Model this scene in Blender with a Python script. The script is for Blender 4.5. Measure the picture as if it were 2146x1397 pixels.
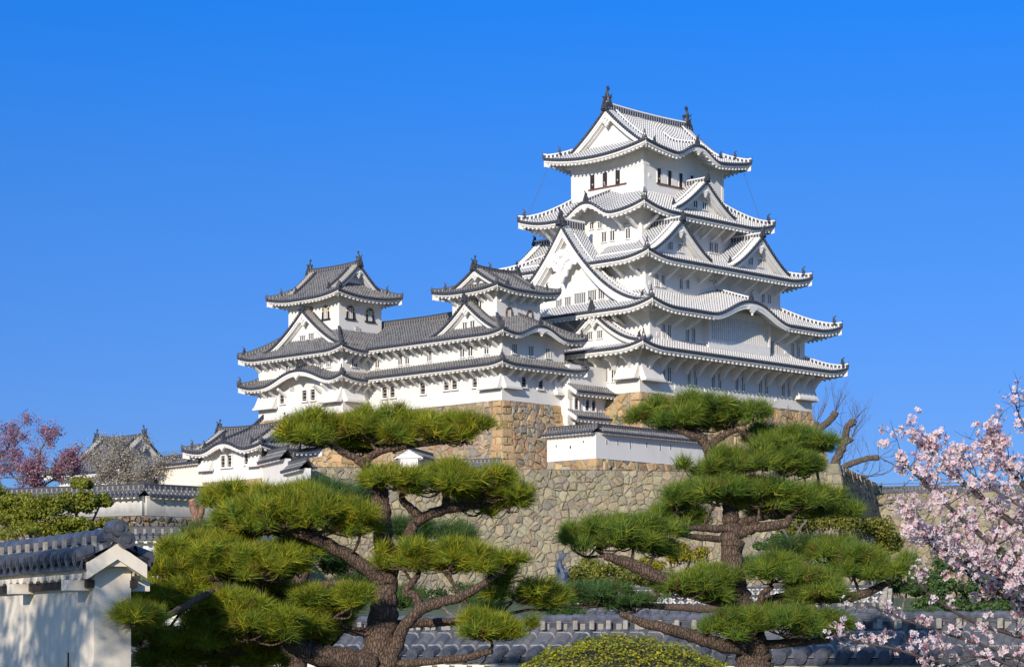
import bpy, math, random
import numpy as np
from mathutils import Vector

for _o in list(bpy.data.objects):
    bpy.data.objects.remove(_o)
SC = bpy.context.scene
COL = SC.collection

# ------------------------------------------------------------------ camera, sky, sun
F, CX, YH, EYE = 4800.0, 1073.0, 1345.0, 1.6          # focal length, principal column, horizon row (photo px), eye height
CAMXY = np.array([-161.878, -142.002])
FW = np.array([0.71382, 0.70033])
RT = np.array([0.70033, -0.71382])

cam = bpy.data.cameras.new('camera')
cam_o = bpy.data.objects.new('camera', cam)
COL.objects.link(cam_o)
cam_o.location = (CAMXY[0], CAMXY[1], EYE)
cam_o.rotation_euler = (math.pi / 2, 0, math.atan2(-FW[0], FW[1]))
cam.sensor_width = 36.0
cam.lens = F / 2146 * 36.0
cam.shift_y = (YH - 698.5) / 2146
cam.clip_start = 0.5
cam.clip_end = 6000
SC.camera = cam_o

SUN_EL = math.radians(20.5)
TO_SUN = np.array([-0.92, -0.39])                     # horizontal direction to the sun (castle axes)
TO_SUN /= np.linalg.norm(TO_SUN)
SUN_AZ = math.atan2(TO_SUN[0], TO_SUN[1])

world = bpy.data.worlds.new('World')
SC.world = world
world.use_nodes = True
wn, wl = world.node_tree.nodes, world.node_tree.links
wn.clear()
w_out = wn.new('ShaderNodeOutputWorld')
w_bg = wn.new('ShaderNodeBackground')
w_sky = wn.new('ShaderNodeTexSky')
w_sky.sky_type = 'NISHITA'
w_sky.sun_disc = False
w_sky.sun_elevation = SUN_EL
w_sky.sun_rotation = SUN_AZ
w_sky.air_density = 1.0
w_sky.dust_density = 0.3
w_sky.ozone_density = 3.0
w_tint = wn.new('ShaderNodeMix')
w_tint.data_type = 'RGBA'
w_tint.blend_type = 'MULTIPLY'
w_tint.inputs[0].default_value = 1.0
w_tc = wn.new('ShaderNodeTexCoord')
w_sep = wn.new('ShaderNodeSeparateXYZ')
w_ramp = wn.new('ShaderNodeValToRGB')
wl.new(w_tc.outputs['Generated'], w_sep.inputs[0])
wl.new(w_sep.outputs['Z'], w_ramp.inputs[0])
wl.new(w_sky.outputs[0], w_tint.inputs[6])
wl.new(w_ramp.outputs[0], w_tint.inputs[7])
wl.new(w_tint.outputs[2], w_bg.inputs[0])
wl.new(w_bg.outputs[0], w_out.inputs[0])
w_bg.inputs[1].default_value = SKY_STRENGTH = 0.15
SKY_RAMP = [(0.0, (0.189, 0.268, 0.471)), (0.092, (0.137, 0.24, 0.518)), (0.189, (0.105, 0.274, 0.575)), (0.266, (0.045, 0.301, 0.702)), (0.34, (0.075, 0.315, 0.711)), (0.5, (0.9, 0.97, 1.0))]
el = w_ramp.color_ramp.elements
while len(el) < len(SKY_RAMP):
    el.new(0.5)
for e_, (p_, c_) in zip(el, SKY_RAMP):
    e_.position = p_
    e_.color = (*c_, 1)

sun = bpy.data.lights.new('sun', 'SUN')
sun.energy = 3.3
sun.angle = math.radians(0.5)
sun.color = (1.0, 0.90, 0.76)
sun_o = bpy.data.objects.new('sun', sun)
COL.objects.link(sun_o)
_ts = Vector((TO_SUN[0] * math.cos(SUN_EL), TO_SUN[1] * math.cos(SUN_EL), math.sin(SUN_EL)))
sun_o.rotation_euler = _ts.to_track_quat('Z', 'Y').to_euler()
sun_o.location = (0, 0, 200)

SC.view_settings.view_transform = 'Standard'
SC.view_settings.look = 'None'
SC.view_settings.gamma = 1.0
SC.view_settings.exposure = 0.54
SC.render.engine = 'CYCLES'
SC.cycles.max_bounces = 6
SC.cycles.diffuse_bounces = 4
SC.cycles.transparent_max_bounces = 6

# ------------------------------------------------------------------ photo column/row + depth -> a point of the place
def at(px, Z):
    return CAMXY + FW * Z + RT * ((px - CX) / F * Z)

def zat(py, Z):
    return EYE + (YH - py) / F * Z

def pt(px, py, Z):
    p = at(px, Z)
    return (p[0], p[1], zat(py, Z))

# ------------------------------------------------------------------ materials
def new_mat(name):
    m = bpy.data.materials.new(name)
    m.use_nodes = True
    nt = m.node_tree
    nt.nodes.clear()
    out = nt.nodes.new('ShaderNodeOutputMaterial')
    b = nt.nodes.new('ShaderNodeBsdfPrincipled')
    nt.links.new(b.outputs[0], out.inputs[0])
    return m, nt, b, out

def N(nt, kind, **kw):
    n = nt.nodes.new(kind)
    for k, v in kw.items():
        setattr(n, k, v)
    return n

def mathn(nt, op, a, b=None, c=None):
    n = nt.nodes.new('ShaderNodeMath')
    n.operation = op
    for i, x in enumerate((a, b, c)):
        if x is None:
            continue
        if isinstance(x, (int, float)):
            n.inputs[i].default_value = x
        else:
            nt.links.new(x, n.inputs[i])
    return n.outputs[0]

def mixc(nt, fac, a, b, blend='MIX'):
    n = nt.nodes.new('ShaderNodeMix')
    n.data_type = 'RGBA'
    n.blend_type = blend
    for sock, x in ((n.inputs[0], fac), (n.inputs[6], a), (n.inputs[7], b)):
        if isinstance(x, (int, float)):
            sock.default_value = x
        elif isinstance(x, tuple):
            sock.default_value = (*x, 1)
        else:
            nt.links.new(x, sock)
    return n.outputs[2]

def noise(nt, scale, detail=4, rough=0.55, vec=None, dist=0.0):
    n = nt.nodes.new('ShaderNodeTexNoise')
    n.inputs['Scale'].default_value = scale
    n.inputs['Detail'].default_value = detail
    n.inputs['Roughness'].default_value = rough
    n.inputs['Distortion'].default_value = dist
    if vec is None:
        vec = nt.nodes.new('ShaderNodeTexCoord').outputs['Object']
    nt.links.new(vec, n.inputs['Vector'])
    return n.outputs['Fac']

def maprange(nt, v, a, b, c=0.0, d=1.0):
    n = nt.nodes.new('ShaderNodeMapRange')
    nt.links.new(v, n.inputs[0])
    for i, x in enumerate((a, b, c, d)):
        n.inputs[i + 1].default_value = x
    return n.outputs[0]

def bump(nt, b, h, strength, dist):
    n = nt.nodes.new('ShaderNodeBump')
    n.inputs['Strength'].default_value = strength
    n.inputs['Distance'].default_value = dist
    nt.links.new(h, n.inputs['Height'])
    nt.links.new(n.outputs[0], b.inputs['Normal'])

def scaled(nt, sx, sy, sz):
    tc = nt.nodes.new('ShaderNodeTexCoord')
    mp = nt.nodes.new('ShaderNodeMapping')
    mp.inputs['Scale'].default_value = (sx, sy, sz)
    nt.links.new(tc.outputs['Object'], mp.inputs[0])
    return mp.outputs[0]

def plain(name, col, rough=0.7, var=0.25, scale=3.0, bumps=0.0):
    m, nt, b, o = new_mat(name)
    f = noise(nt, scale)
    c = mixc(nt, maprange(nt, f, 0.3, 0.7), tuple(x * (1 - var) for x in col), tuple(min(1, x * (1 + var)) for x in col))
    nt.links.new(c, b.inputs['Base Color'])
    b.inputs['Roughness'].default_value = rough
    if bumps:
        bump(nt, b, f, 0.6, bumps)
    return m

def plaster(name, col, stain=(0.64, 0.59, 0.50), amount=0.30):
    m, nt, b, o = new_mat(name)
    pos = nt.nodes.new('ShaderNodeNewGeometry').outputs['Position']
    mp = nt.nodes.new('ShaderNodeMapping')
    mp.inputs['Scale'].default_value = (1.3, 1.3, 0.16)
    nt.links.new(pos, mp.inputs[0])
    streak = noise(nt, 1.0, 5, 0.6, mp.outputs[0])
    blot = noise(nt, 0.35, 5, 0.6, pos)
    s = mathn(nt, 'MULTIPLY', maprange(nt, streak, 0.48, 0.78), maprange(nt, blot, 0.40, 0.72))
    s = mathn(nt, 'MULTIPLY', s, amount)
    c = mixc(nt, s, col, stain)
    fine = noise(nt, 9, 3)
    c = mixc(nt, maprange(nt, fine, 0.3, 0.7, 0.0, 0.07), c, tuple(x * 0.7 for x in col))
    nt.links.new(c, b.inputs['Base Color'])
    b.inputs['Roughness'].default_value = 0.85
    bump(nt, b, fine, 0.15, 0.02)
    return m

M = {}
M['plaster'] = plaster('white_plaster', (0.77, 0.745, 0.70), (0.54, 0.49, 0.41), 0.65)
M['plaster_old'] = plaster('cream_plaster', (0.80, 0.745, 0.655), (0.50, 0.45, 0.38), 0.7)
M['trim'] = plain('white_trim', (0.77, 0.75, 0.715), 0.85, 0.06, 2.0)
M['dark_gap'] = plain('window_dark', (0.018, 0.018, 0.022), 0.6, 0.2)
M['wood_dark'] = plain('dark_wood', (0.045, 0.030, 0.024), 0.7, 0.4, 12)
M['rail'] = plain('red_brown_rail', (0.17, 0.05, 0.035), 0.6, 0.2)
M['wood_mid'] = plain('weathered_wood', (0.20, 0.13, 0.07), 0.7, 0.4, 12)
M['gold'] = plain('gilt_metal', (0.72, 0.46, 0.08), 0.4, 0.2)
M['black'] = plain('black_lacquer', (0.02, 0.02, 0.02), 0.45, 0.2)
M['wire'] = plain('wire_metal', (0.10, 0.10, 0.12), 0.5, 0.2)
M['tile_end'] = plain('dark_tile_end', (0.062, 0.067, 0.085), 0.55, 0.35, 6)
M['ornament'] = plain('dark_ridge_tile', (0.048, 0.052, 0.064), 0.55, 0.4, 6)
M['ornament_blue'] = plain('blue_grey_tile', (0.045, 0.065, 0.105), 0.45, 0.4, 8)
M['soil'] = plain('soil', (0.13, 0.10, 0.065), 0.95, 0.4, 0.8)
M['rubble'] = plain('rubble_filling', (0.23, 0.195, 0.135), 0.95, 0.5, 5.0)
M['grass'] = plain('grassy_earth', (0.085, 0.105, 0.035), 0.95, 0.45, 0.5)
M['wood_end'] = plain('cut_wood', (0.42, 0.24, 0.13), 0.8, 0.3, 9)

def tile_mat(name, dark, light, joint, roll_white, rough=0.5, period=0.34, weather=0.0):
    """u counts tile rows, v runs down the slope in metres: pan tiles with mortared joints, round cover tiles."""
    m, nt, b, o = new_mat(name)
    uv = nt.nodes.new('ShaderNodeUVMap')
    sep = nt.nodes.new('ShaderNodeSeparateXYZ')
    nt.links.new(uv.outputs[0], sep.inputs[0])
    fu = mathn(nt, 'FRACT', sep.outputs[0])
    row = mathn(nt, 'FLOOR', sep.outputs[0])
    fv = mathn(nt, 'FRACT', mathn(nt, 'DIVIDE', sep.outputs[1], period))
    rnd = nt.nodes.new('ShaderNodeTexWhiteNoise')
    rnd.noise_dimensions = '2D'
    cmb = nt.nodes.new('ShaderNodeCombineXYZ')
    nt.links.new(row, cmb.inputs[0])
    nt.links.new(mathn(nt, 'FLOOR', mathn(nt, 'DIVIDE', sep.outputs[1], period)), cmb.inputs[1])
    nt.links.new(cmb.outputs[0], rnd.inputs['Vector'])
    tone = mixc(nt, rnd.outputs[0], dark, light)
    if weather:
        w = noise(nt, 0.9, 5, 0.65)
        tone = mixc(nt, maprange(nt, w, 0.42, 0.75, 0, weather), tone, (0.20, 0.165, 0.12))
    du = mathn(nt, 'ABSOLUTE', mathn(nt, 'SUBTRACT', fu, 0.5))
    is_roll = mathn(nt, 'LESS_THAN', du, 0.27)
    pan_joint = mathn(nt, 'LESS_THAN', fv, joint)
    roll_joint = mathn(nt, 'LESS_THAN', mathn(nt, 'FRACT', mathn(nt, 'ADD', fv, 0.35)), roll_white)
    j = mathn(nt, 'ADD', mathn(nt, 'MULTIPLY', is_roll, roll_joint), mathn(nt, 'MULTIPLY', mathn(nt, 'SUBTRACT', 1.0, is_roll), pan_joint))
    wn_ = mathn(nt, 'ADD', mathn(nt, 'MULTIPLY', noise(nt, 3.0, 3), 0.5), mathn(nt, 'MULTIPLY', noise(nt, 0.35, 4, 0.6), 0.5))
    white = mixc(nt, maprange(nt, wn_, 0.3, 0.7), M_WHITE[0], M_WHITE[1])
    c = mixc(nt, j, tone, white)
    nt.links.new(c, b.inputs['Base Color'])
    r = mathn(nt, 'ADD', mathn(nt, 'MULTIPLY', j, 0.35), rough)
    nt.links.new(r, b.inputs['Roughness'])
    return m

M_WHITE = ((0.52, 0.515, 0.50), (0.70, 0.69, 0.67))
M['tile_white'] = tile_mat('plastered_roof_tiles', (0.10, 0.105, 0.125), (0.20, 0.20, 0.22), 0.34, 0.66)
M_WHITE = ((0.30, 0.28, 0.25), (0.46, 0.43, 0.39))
M['tile_grey'] = tile_mat('grey_roof_tiles', (0.060, 0.066, 0.082), (0.155, 0.155, 0.165), 0.10, 0.16, 0.5, 0.34, 0.45)
M_WHITE = ((0.20, 0.19, 0.18), (0.36, 0.34, 0.31))
M['tile_near'] = tile_mat('blue_grey_tiles', (0.050, 0.060, 0.085), (0.13, 0.135, 0.15), 0.06, 0.13, 0.32, 0.27, 0.30)

def ridge_mat(name, dark, white, duty=0.6, period=0.42):
    m, nt, b, o = new_mat(name)
    uv = nt.nodes.new('ShaderNodeUVMap')
    sep = nt.nodes.new('ShaderNodeSeparateXYZ')
    nt.links.new(uv.outputs[0], sep.inputs[0])
    fv = mathn(nt, 'FRACT', mathn(nt, 'DIVIDE', sep.outputs[1], period))
    band = mathn(nt, 'LESS_THAN', mathn(nt, 'ABSOLUTE', mathn(nt, 'SUBTRACT', sep.outputs[0], 0.42)), 0.34)
    d = mathn(nt, 'MULTIPLY', mathn(nt, 'LESS_THAN', fv, duty), band)
    c = mixc(nt, d, white, dark)
    f = noise(nt, 5.0)
    c = mixc(nt, maprange(nt, f, 0.35, 0.75, 0, 0.3), c, tuple(x * 0.5 for x in dark))
    nt.links.new(c, b.inputs['Base Color'])
    b.inputs['Roughness'].default_value = 0.65
    return m

M['ridge_white'] = ridge_mat('white_mesh_ridge', (0.060, 0.065, 0.085), (0.80, 0.78, 0.74))
M['ridge_dark'] = ridge_mat('dark_mesh_ridge', (0.055, 0.06, 0.08), (0.62, 0.60, 0.57), 0.74, 0.36)
M['ridge_grey'] = ridge_mat('grey_ridge', (0.060, 0.063, 0.075), (0.27, 0.25, 0.22), 0.72, 0.36)
M['ridge_near'] = ridge_mat('near_ridge', (0.045, 0.050, 0.065), (0.30, 0.28, 0.25), 0.70, 0.30)

def stone_mat(name, moss=(0.30, 0.30, 0.20), moss_amt=0.3):
    m, nt, b, o = new_mat(name)
    at_ = nt.nodes.new('ShaderNodeAttribute')
    at_.attribute_name = 'Col'
    f1 = noise(nt, 1.6, 6, 0.65)
    f2 = noise(nt, 9.0, 5, 0.65)
    c = mixc(nt, maprange(nt, f2, 0.30, 0.72, 0.0, 0.55), at_.outputs['Color'], mixc(nt, 1.0, at_.outputs['Color'], (0.55, 0.52, 0.48), 'MULTIPLY'))
    f3 = noise(nt, 3.6, 6, 0.7)
    c = mixc(nt, maprange(nt, f3, 0.50, 0.66, 0.0, 0.45), c, mixc(nt, 1.0, at_.outputs['Color'], (0.48, 0.46, 0.44), 'MULTIPLY'))
    c = mixc(nt, maprange(nt, f1, 0.52, 0.74, 0, moss_amt), c, moss)
    nt.links.new(c, b.inputs['Base Color'])
    b.inputs['Roughness'].default_value = 0.92
    h = mathn(nt, 'ADD', mathn(nt, 'MULTIPLY', f1, 0.6), f2)
    bump(nt, b, mathn(nt, 'ADD', h, f3), 0.9, 0.13)
    return m

M['stone'] = stone_mat('castle_stone')
M['stone_moss'] = stone_mat('lichen_stone', (0.36, 0.34, 0.20), 0.45)

def leaf_mat(name, trans=0.35, rough=0.55, hue=0.0):
    m, nt, b, o = new_mat(name)
    at_ = nt.nodes.new('ShaderNodeAttribute')
    at_.attribute_name = 'Col'
    nt.links.new(at_.outputs['Color'], b.inputs['Base Color'])
    b.inputs['Roughness'].default_value = rough
    b.inputs['Specular IOR Level'].default_value = 0.25
    t = nt.nodes.new('ShaderNodeBsdfTranslucent')
    nt.links.new(at_.outputs['Color'], t.inputs[0])
    mx = nt.nodes.new('ShaderNodeMixShader')
    mx.inputs[0].default_value = trans
    nt.links.new(b.outputs[0], mx.inputs[1])
    nt.links.new(t.outputs[0], mx.inputs[2])
    nt.links.new(mx.outputs[0], o.inputs[0])
    return m

M['needle'] = leaf_mat('pine_needles', 0.30)
M['leaf'] = leaf_mat('broad_leaves', 0.25, 0.45)
M['petal'] = leaf_mat('petals', 0.35, 0.7)

def bark_mat(name, c0, c1, scale=10.0, stretch=0.35):
    m, nt, b, o = new_mat(name)
    v = scaled(nt, scale, scale, scale * stretch)
    vo = nt.nodes.new('ShaderNodeTexVoronoi')
    vo.feature = 'DISTANCE_TO_EDGE'
    nt.links.new(v, vo.inputs['Vector'])
    vo.inputs['Scale'].default_value = 1.6
    cr = maprange(nt, mathn(nt, 'ADD', vo.outputs['Distance'], mathn(nt, 'MULTIPLY', noise(nt, 2.5, 4, 0.6, v), 0.12)), 0.04, 0.20)
    f = noise(nt, 1.0, 6, 0.65, v)
    c = mixc(nt, f, c0, c1)
    c = mixc(nt, maprange(nt, cr, 0.0, 1.0, 0.35, 1.0), tuple(x * 0.5 for x in c0), c)
    nt.links.new(c, b.inputs['Base Color'])
    b.inputs['Roughness'].default_value = 0.9
    bump(nt, b, mathn(nt, 'ADD', cr, mathn(nt, 'MULTIPLY', f, 0.6)), 0.9, 0.02)
    return m

M['bark'] = bark_mat('pine_bark', (0.070, 0.045, 0.032), (0.205, 0.135, 0.095), 24.0, 0.32)
M['bark_grey'] = bark_mat('grey_bark', (0.10, 0.085, 0.07), (0.23, 0.20, 0.165), 3.0)
M['bark_knob'] = bark_mat('brown_grey_bark', (0.075, 0.060, 0.048), (0.17, 0.135, 0.105), 3.0)
M['bark_cherry'] = plain('cherry_bark', (0.075, 0.055, 0.05), 0.85, 0.4, 20)
M['bark_red'] = bark_mat('reddish_bark', (0.16, 0.085, 0.055), (0.36, 0.21, 0.14), 5.0)
M['dark_core'] = plain('dark_core', (0.035, 0.030, 0.014), 0.9, 0.4, 30)
M['skin'] = plain('skin', (0.52, 0.32, 0.23), 0.6, 0.05)
M['hair'] = plain('dark_hair', (0.02, 0.016, 0.014), 0.6, 0.1)
M['cloth_a'] = plain('pale_shirt', (0.40, 0.38, 0.36), 0.9, 0.1)
M['cloth_b'] = plain('red_jacket', (0.16, 0.05, 0.045), 0.9, 0.1)
M['cloth_c'] = plain('navy_jacket', (0.05, 0.06, 0.11), 0.9, 0.1)

# ------------------------------------------------------------------ mesh building
ORG = {}                                               # castle-coordinate origin that a thing's and its parts' meshes are shifted by

def link_mesh(name, me, parent=None, loc=(0, 0, 0)):
    o = bpy.data.objects.new(name, me)
    if parent is not None:
        ORG[o.name] = ORG.get(parent.name, (0, 0, 0))
    COL.objects.link(o)
    o.location = loc
    if parent is not None:
        o.parent = parent
    return o

class MB:
    """collects faces with materials, uvs and colours; build() links them as ONE mesh object"""
    def __init__(self):
        self.v, self.f, self.mi, self.uv, self.col = [], [], [], [], []

    def add(self, pts, m=0, uv=None, col=None):
        n = len(self.v)
        self.v.extend(pts)
        self.f.append(tuple(range(n, n + len(pts))))
        self.mi.append(m)
        self.uv.append(uv)
        self.col.append(col)

    def grid(self, P, m=0, UV=None, flip=False):
        nr, nc = len(P), len(P[0])
        n = len(self.v)
        for r in P:
            self.v.extend(r)
        for i in range(nr - 1):
            for j in range(nc - 1):
                q = [(i, j), (i, j + 1), (i + 1, j + 1), (i + 1, j)]
                if flip:
                    q.reverse()
                self.f.append(tuple(n + a * nc + b for a, b in q))
                self.mi.append(m)
                self.uv.append(tuple(UV[a][b] for a, b in q) if UV else None)
                self.col.append(None)

    def box(self, x0, x1, y0, y1, z0, z1, m=0):
        p = [(x0, y0, z0), (x1, y0, z0), (x1, y1, z0), (x0, y1, z0), (x0, y0, z1), (x1, y0, z1), (x1, y1, z1), (x0, y1, z1)]
        self.hexa(p, m)

    def hexa(self, p, m=0):
        n = len(self.v)
        self.v.extend(p)
        for q in ((0, 3, 2, 1), (4, 5, 6, 7), (0, 1, 5, 4), (1, 2, 6, 5), (2, 3, 7, 6), (3, 0, 4, 7)):
            self.f.append(tuple(n + i for i in q))
            self.mi.append(m)
            self.uv.append(None)
            self.col.append(None)

    def tube(self, path, rad, nseg=8, m=0, jit=0.0, rng=None, cap=True):
        P = [Vector(p) for p in path]
        n0 = len(self.v)
        up = Vector((0.13, 0.21, 0.97))
        prev = None
        acc = 0.0
        uvv = []
        for i, p in enumerate(P):
            d = (P[min(i + 1, len(P) - 1)] - P[max(i - 1, 0)])
            if d.length < 1e-9:
                d = Vector((0, 0, 1))
            d.normalize()
            if prev is None:
                x = d.cross(up)
                if x.length < 0.1:
                    x = d.cross(Vector((1, 0, 0)))
            else:
                x = prev - d * prev.dot(d)
            x.normalize()
            prev = x
            y = d.cross(x)
            if i:
                acc += (p - P[i - 1]).length
            for k in range(nseg):
                a = 2 * math.pi * k / nseg
                r = rad[i] * (1 + (rng.uniform(-jit, jit) if jit else 0))
                q = p + x * (math.cos(a) * r) + y * (math.sin(a) * r)
                self.v.append((q.x, q.y, q.z))
            uvv.append(acc)
        for i in range(len(P) - 1):
            for k in range(nseg):
                k2 = (k + 1) % nseg
                self.f.append((n0 + i * nseg + k, n0 + i * nseg + k2, n0 + (i + 1) * nseg + k2, n0 + (i + 1) * nseg + k))
                self.mi.append(m)
                self.uv.append(((k / nseg, uvv[i]), ((k + 1) / nseg, uvv[i]), ((k + 1) / nseg, uvv[i + 1]), (k / nseg, uvv[i + 1])))
                self.col.append(None)
        if cap:
            for base, rev in ((0, True), (len(P) - 1, False)):
                idx = [n0 + base * nseg + k for k in range(nseg)]
                self.f.append(tuple(reversed(idx)) if rev else tuple(idx))
                self.mi.append(m)
                self.uv.append(None)
                self.col.append(None)

    def prism(self, outline, o, ax, ay, an, th, m=0):
        """outline (x, y) list in the plane o + x*ax + y*ay, thickness th along an, centred"""
        o, ax, ay, an = Vector(o), Vector(ax), Vector(ay), Vector(an)
        n = len(outline)
        fr = [tuple(o + ax * x + ay * y - an * (th / 2)) for x, y in outline]
        bk = [tuple(o + ax * x + ay * y + an * (th / 2)) for x, y in outline]
        self.add(fr, m)
        self.add(list(reversed(bk)), m)
        for i in range(n):
            j = (i + 1) % n
            self.add([fr[j], fr[i], bk[i], bk[j]], m)

    def build(self, name, mats, parent=None, smooth=False):
        me = bpy.data.meshes.new(name)
        off = ORG.get(parent.name, (0, 0, 0)) if parent is not None else (0, 0, 0)
        V = np.array(self.v, dtype=np.float64).reshape(-1, 3) - np.array(off)
        nl = np.array([len(f) for f in self.f], dtype=np.int32)
        lv = np.fromiter((i for f in self.f for i in f), dtype=np.int32, count=int(nl.sum()))
        ls = np.concatenate(([0], np.cumsum(nl)[:-1])).astype(np.int32)
        me.vertices.add(len(V))
        me.vertices.foreach_set('co', V.astype(np.float32).ravel())
        me.loops.add(len(lv))
        me.loops.foreach_set('vertex_index', lv)
        me.polygons.add(len(nl))
        me.polygons.foreach_set('loop_start', ls)
        me.polygons.foreach_set('loop_total', nl)
        for mm in mats:
            me.materials.append(M[mm] if isinstance(mm, str) else mm)
        me.polygons.foreach_set('material_index', np.array(self.mi, dtype=np.int32))
        if any(u is not None for u in self.uv):
            lay = me.uv_layers.new(name='UVMap')
            arr = np.zeros((len(lv), 2), dtype=np.float32)
            k = 0
            for f, u in zip(self.f, self.uv):
                if u is not None:
                    arr[k:k + len(f)] = u
                k += len(f)
            lay.data.foreach_set('uv', arr.ravel())
        if any(c is not None for c in self.col):
            ca = me.color_attributes.new('Col', 'FLOAT_COLOR', 'CORNER')
            arr = np.ones((len(lv), 4), dtype=np.float32)
            k = 0
            for f, c in zip(self.f, self.col):
                if c is not None:
                    arr[k:k + len(f), :3] = c
                k += len(f)
            ca.data.foreach_set('color', arr.ravel())
        me.polygons.foreach_set('use_smooth', np.full(len(nl), bool(smooth)))
        me.update(calc_edges=True)
        me.validate()
        return link_mesh(name, me, parent)

def np_mesh(name, V, Fc, mat, col=None, parent=None):
    """V (n,3), Fc (m,k) index array, col (n,3) per vertex"""
    me = bpy.data.meshes.new(name)
    org = np.array(ORG.get(parent.name, (0, 0, 0)) if parent is not None else (0, 0, 0))
    V = (np.asarray(V, dtype=np.float64) - org).astype(np.float32)
    m, k = Fc.shape
    me.vertices.add(len(V))
    me.vertices.foreach_set('co', V.ravel())
    me.loops.add(m * k)
    me.loops.foreach_set('vertex_index', Fc.astype(np.int32).ravel())
    me.polygons.add(m)
    me.polygons.foreach_set('loop_start', np.arange(0, m * k, k, dtype=np.int32))
    me.polygons.foreach_set('loop_total', np.full(m, k, dtype=np.int32))
    me.polygons.foreach_set('use_smooth', np.zeros(m, dtype=bool))
    me.materials.append(M[mat])
    if col is not None:
        ca = me.color_attributes.new('Col', 'FLOAT_COLOR', 'POINT')
        arr = np.ones((len(V), 4), dtype=np.float32)
        arr[:, :3] = col
        ca.data.foreach_set('color', arr.ravel())
    me.update(calc_edges=True)
    return link_mesh(name, me, parent)

def tag(o, label, cat, group=None):
    o['label'] = label
    o['category'] = cat
    o['kind'] = 'thing'
    if group:
        o['group'] = group
    return o

def thing(name, label, cat, loc=(0, 0, 0), group=None, rotz=0.0, local=False):
    """an Empty at the thing's base; unless local, its parts are modelled in castle coordinates and shifted"""
    o = bpy.data.objects.new(name, None)
    COL.objects.link(o)
    o.location = loc
    o.rotation_euler = (0, 0, rotz)
    o.empty_display_size = 0.5
    if not local:
        ORG[o.name] = tuple(float(x) for x in loc)
    return tag(o, label, cat, group)

def struct(o):
    o['kind'] = 'structure'
    return o

def dup_part(src, parent, offset=None):
    c = src.copy()
    COL.objects.link(c)
    c.parent = parent
    if offset is not None:
        c.location = (src.location[0] + offset[0], src.location[1] + offset[1], src.location[2] + offset[2])
    return c
# ------------------------------------------------------------------ roofs
ROLL = [(0.0, 0.0), (0.24, 0.0), (0.30, 0.6), (0.42, 0.95), (0.5, 1.0), (0.58, 0.95), (0.70, 0.6), (0.76, 0.0)]

def PT(side, s, y, z):
    return (s, y, z) if side in 'SN' else (y, s, z)

def inward(side):
    return 1.0 if side in 'SW' else -1.0

def columns(s0, s1, pitch):
    n = max(1, int(round((s1 - s0) / pitch)))
    p = (s1 - s0) / n
    out = []
    for k in range(n):
        for u, h in ROLL:
            out.append((s0 + (k + u) * p, h, k + u))
    out.append((s1, 0.0, float(n)))
    return out, p, n

def end_caps(mb, side, pts, p, m=0):
    """round end tiles along an eave: pts = [(s, y, z)] at each cover-tile axis, facing outward"""
    g = -inward(side)
    r = p * 0.335
    for s, y, z in pts:
        ring0, ring1 = [], []
        for k in range(8):
            a = 2 * math.pi * k / 8 + 0.39
            ring0.append(PT(side, s + r * math.cos(a), y + g * 0.10, z + r * math.sin(a)))
            ring1.append(PT(side, s + r * math.cos(a), y - g * 0.12, z + r * math.sin(a) + 0.03))
        flip = (side in 'SW')
        fr = ring0 if not flip else ring0
        mb.add(fr, m)
        for k in range(8):
            k2 = (k + 1) % 8
            mb.add([ring0[k], ring1[k], ring1[k2], ring0[k2]], m)

def ridge_bar(mb, path, w, h, m_side=0, m_top=1, sink=0.15):
    """a ridge of stacked tiles along a path: patterned sides, a rounded cap on top"""
    P = [Vector(p) for p in path]
    sec = [(-0.5, -sink), (-0.5, h * 0.72), (-0.62, h * 0.74), (-0.55, h * 0.9), (-0.28, h * 1.03), (0.28, h * 1.03), (0.55, h * 0.9), (0.62, h * 0.74), (0.5, h * 0.72), (0.5, -sink)]
    us = [0.05, 0.8, 0, 0, 0, 0, 0, 0, 0.8, 0.05]
    rows, acc = [], 0.0
    for i, p in enumerate(P):
        d = P[min(i + 1, len(P) - 1)] - P[max(i - 1, 0)]
        if i:
            acc += (p - P[i - 1]).length
        x = Vector((d.y, -d.x, 0))
        if x.length < 1e-6:
            x = Vector((1, 0, 0))
        x.normalize()
        rows.append(([p + x * (sx * w) + Vector((0, 0, sz)) for sx, sz in sec], acc))
    for i in range(len(rows) - 1):
        A, va = rows[i]
        B, vb = rows[i + 1]
        for j in range(len(sec) - 1):
            side = j in (0, len(sec) - 2)
            mb.add([tuple(A[j]), tuple(A[j + 1]), tuple(B[j + 1]), tuple(B[j])], m_side if side else m_top,
                   ((us[j], va), (us[j + 1], va), (us[j + 1], vb), (us[j], vb)) if side else None)
    mb.add([tuple(q) for q in rows[0][0]], m_top)
    mb.add([tuple(q) for q in reversed(rows[-1][0])], m_top)

ONI = [(-0.42, 0), (0.42, 0), (0.47, 0.12), (0.34, 0.24), (0.36, 0.44), (0.27, 0.56), (0.20, 0.72), (0.10, 0.78), (0.13, 0.95), (0.05, 1.18), (-0.05, 1.18), (-0.13, 0.95), (-0.10, 0.78), (-0.20, 0.72), (-0.27, 0.56), (-0.36, 0.44), (-0.34, 0.24), (-0.47, 0.12)]

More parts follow.
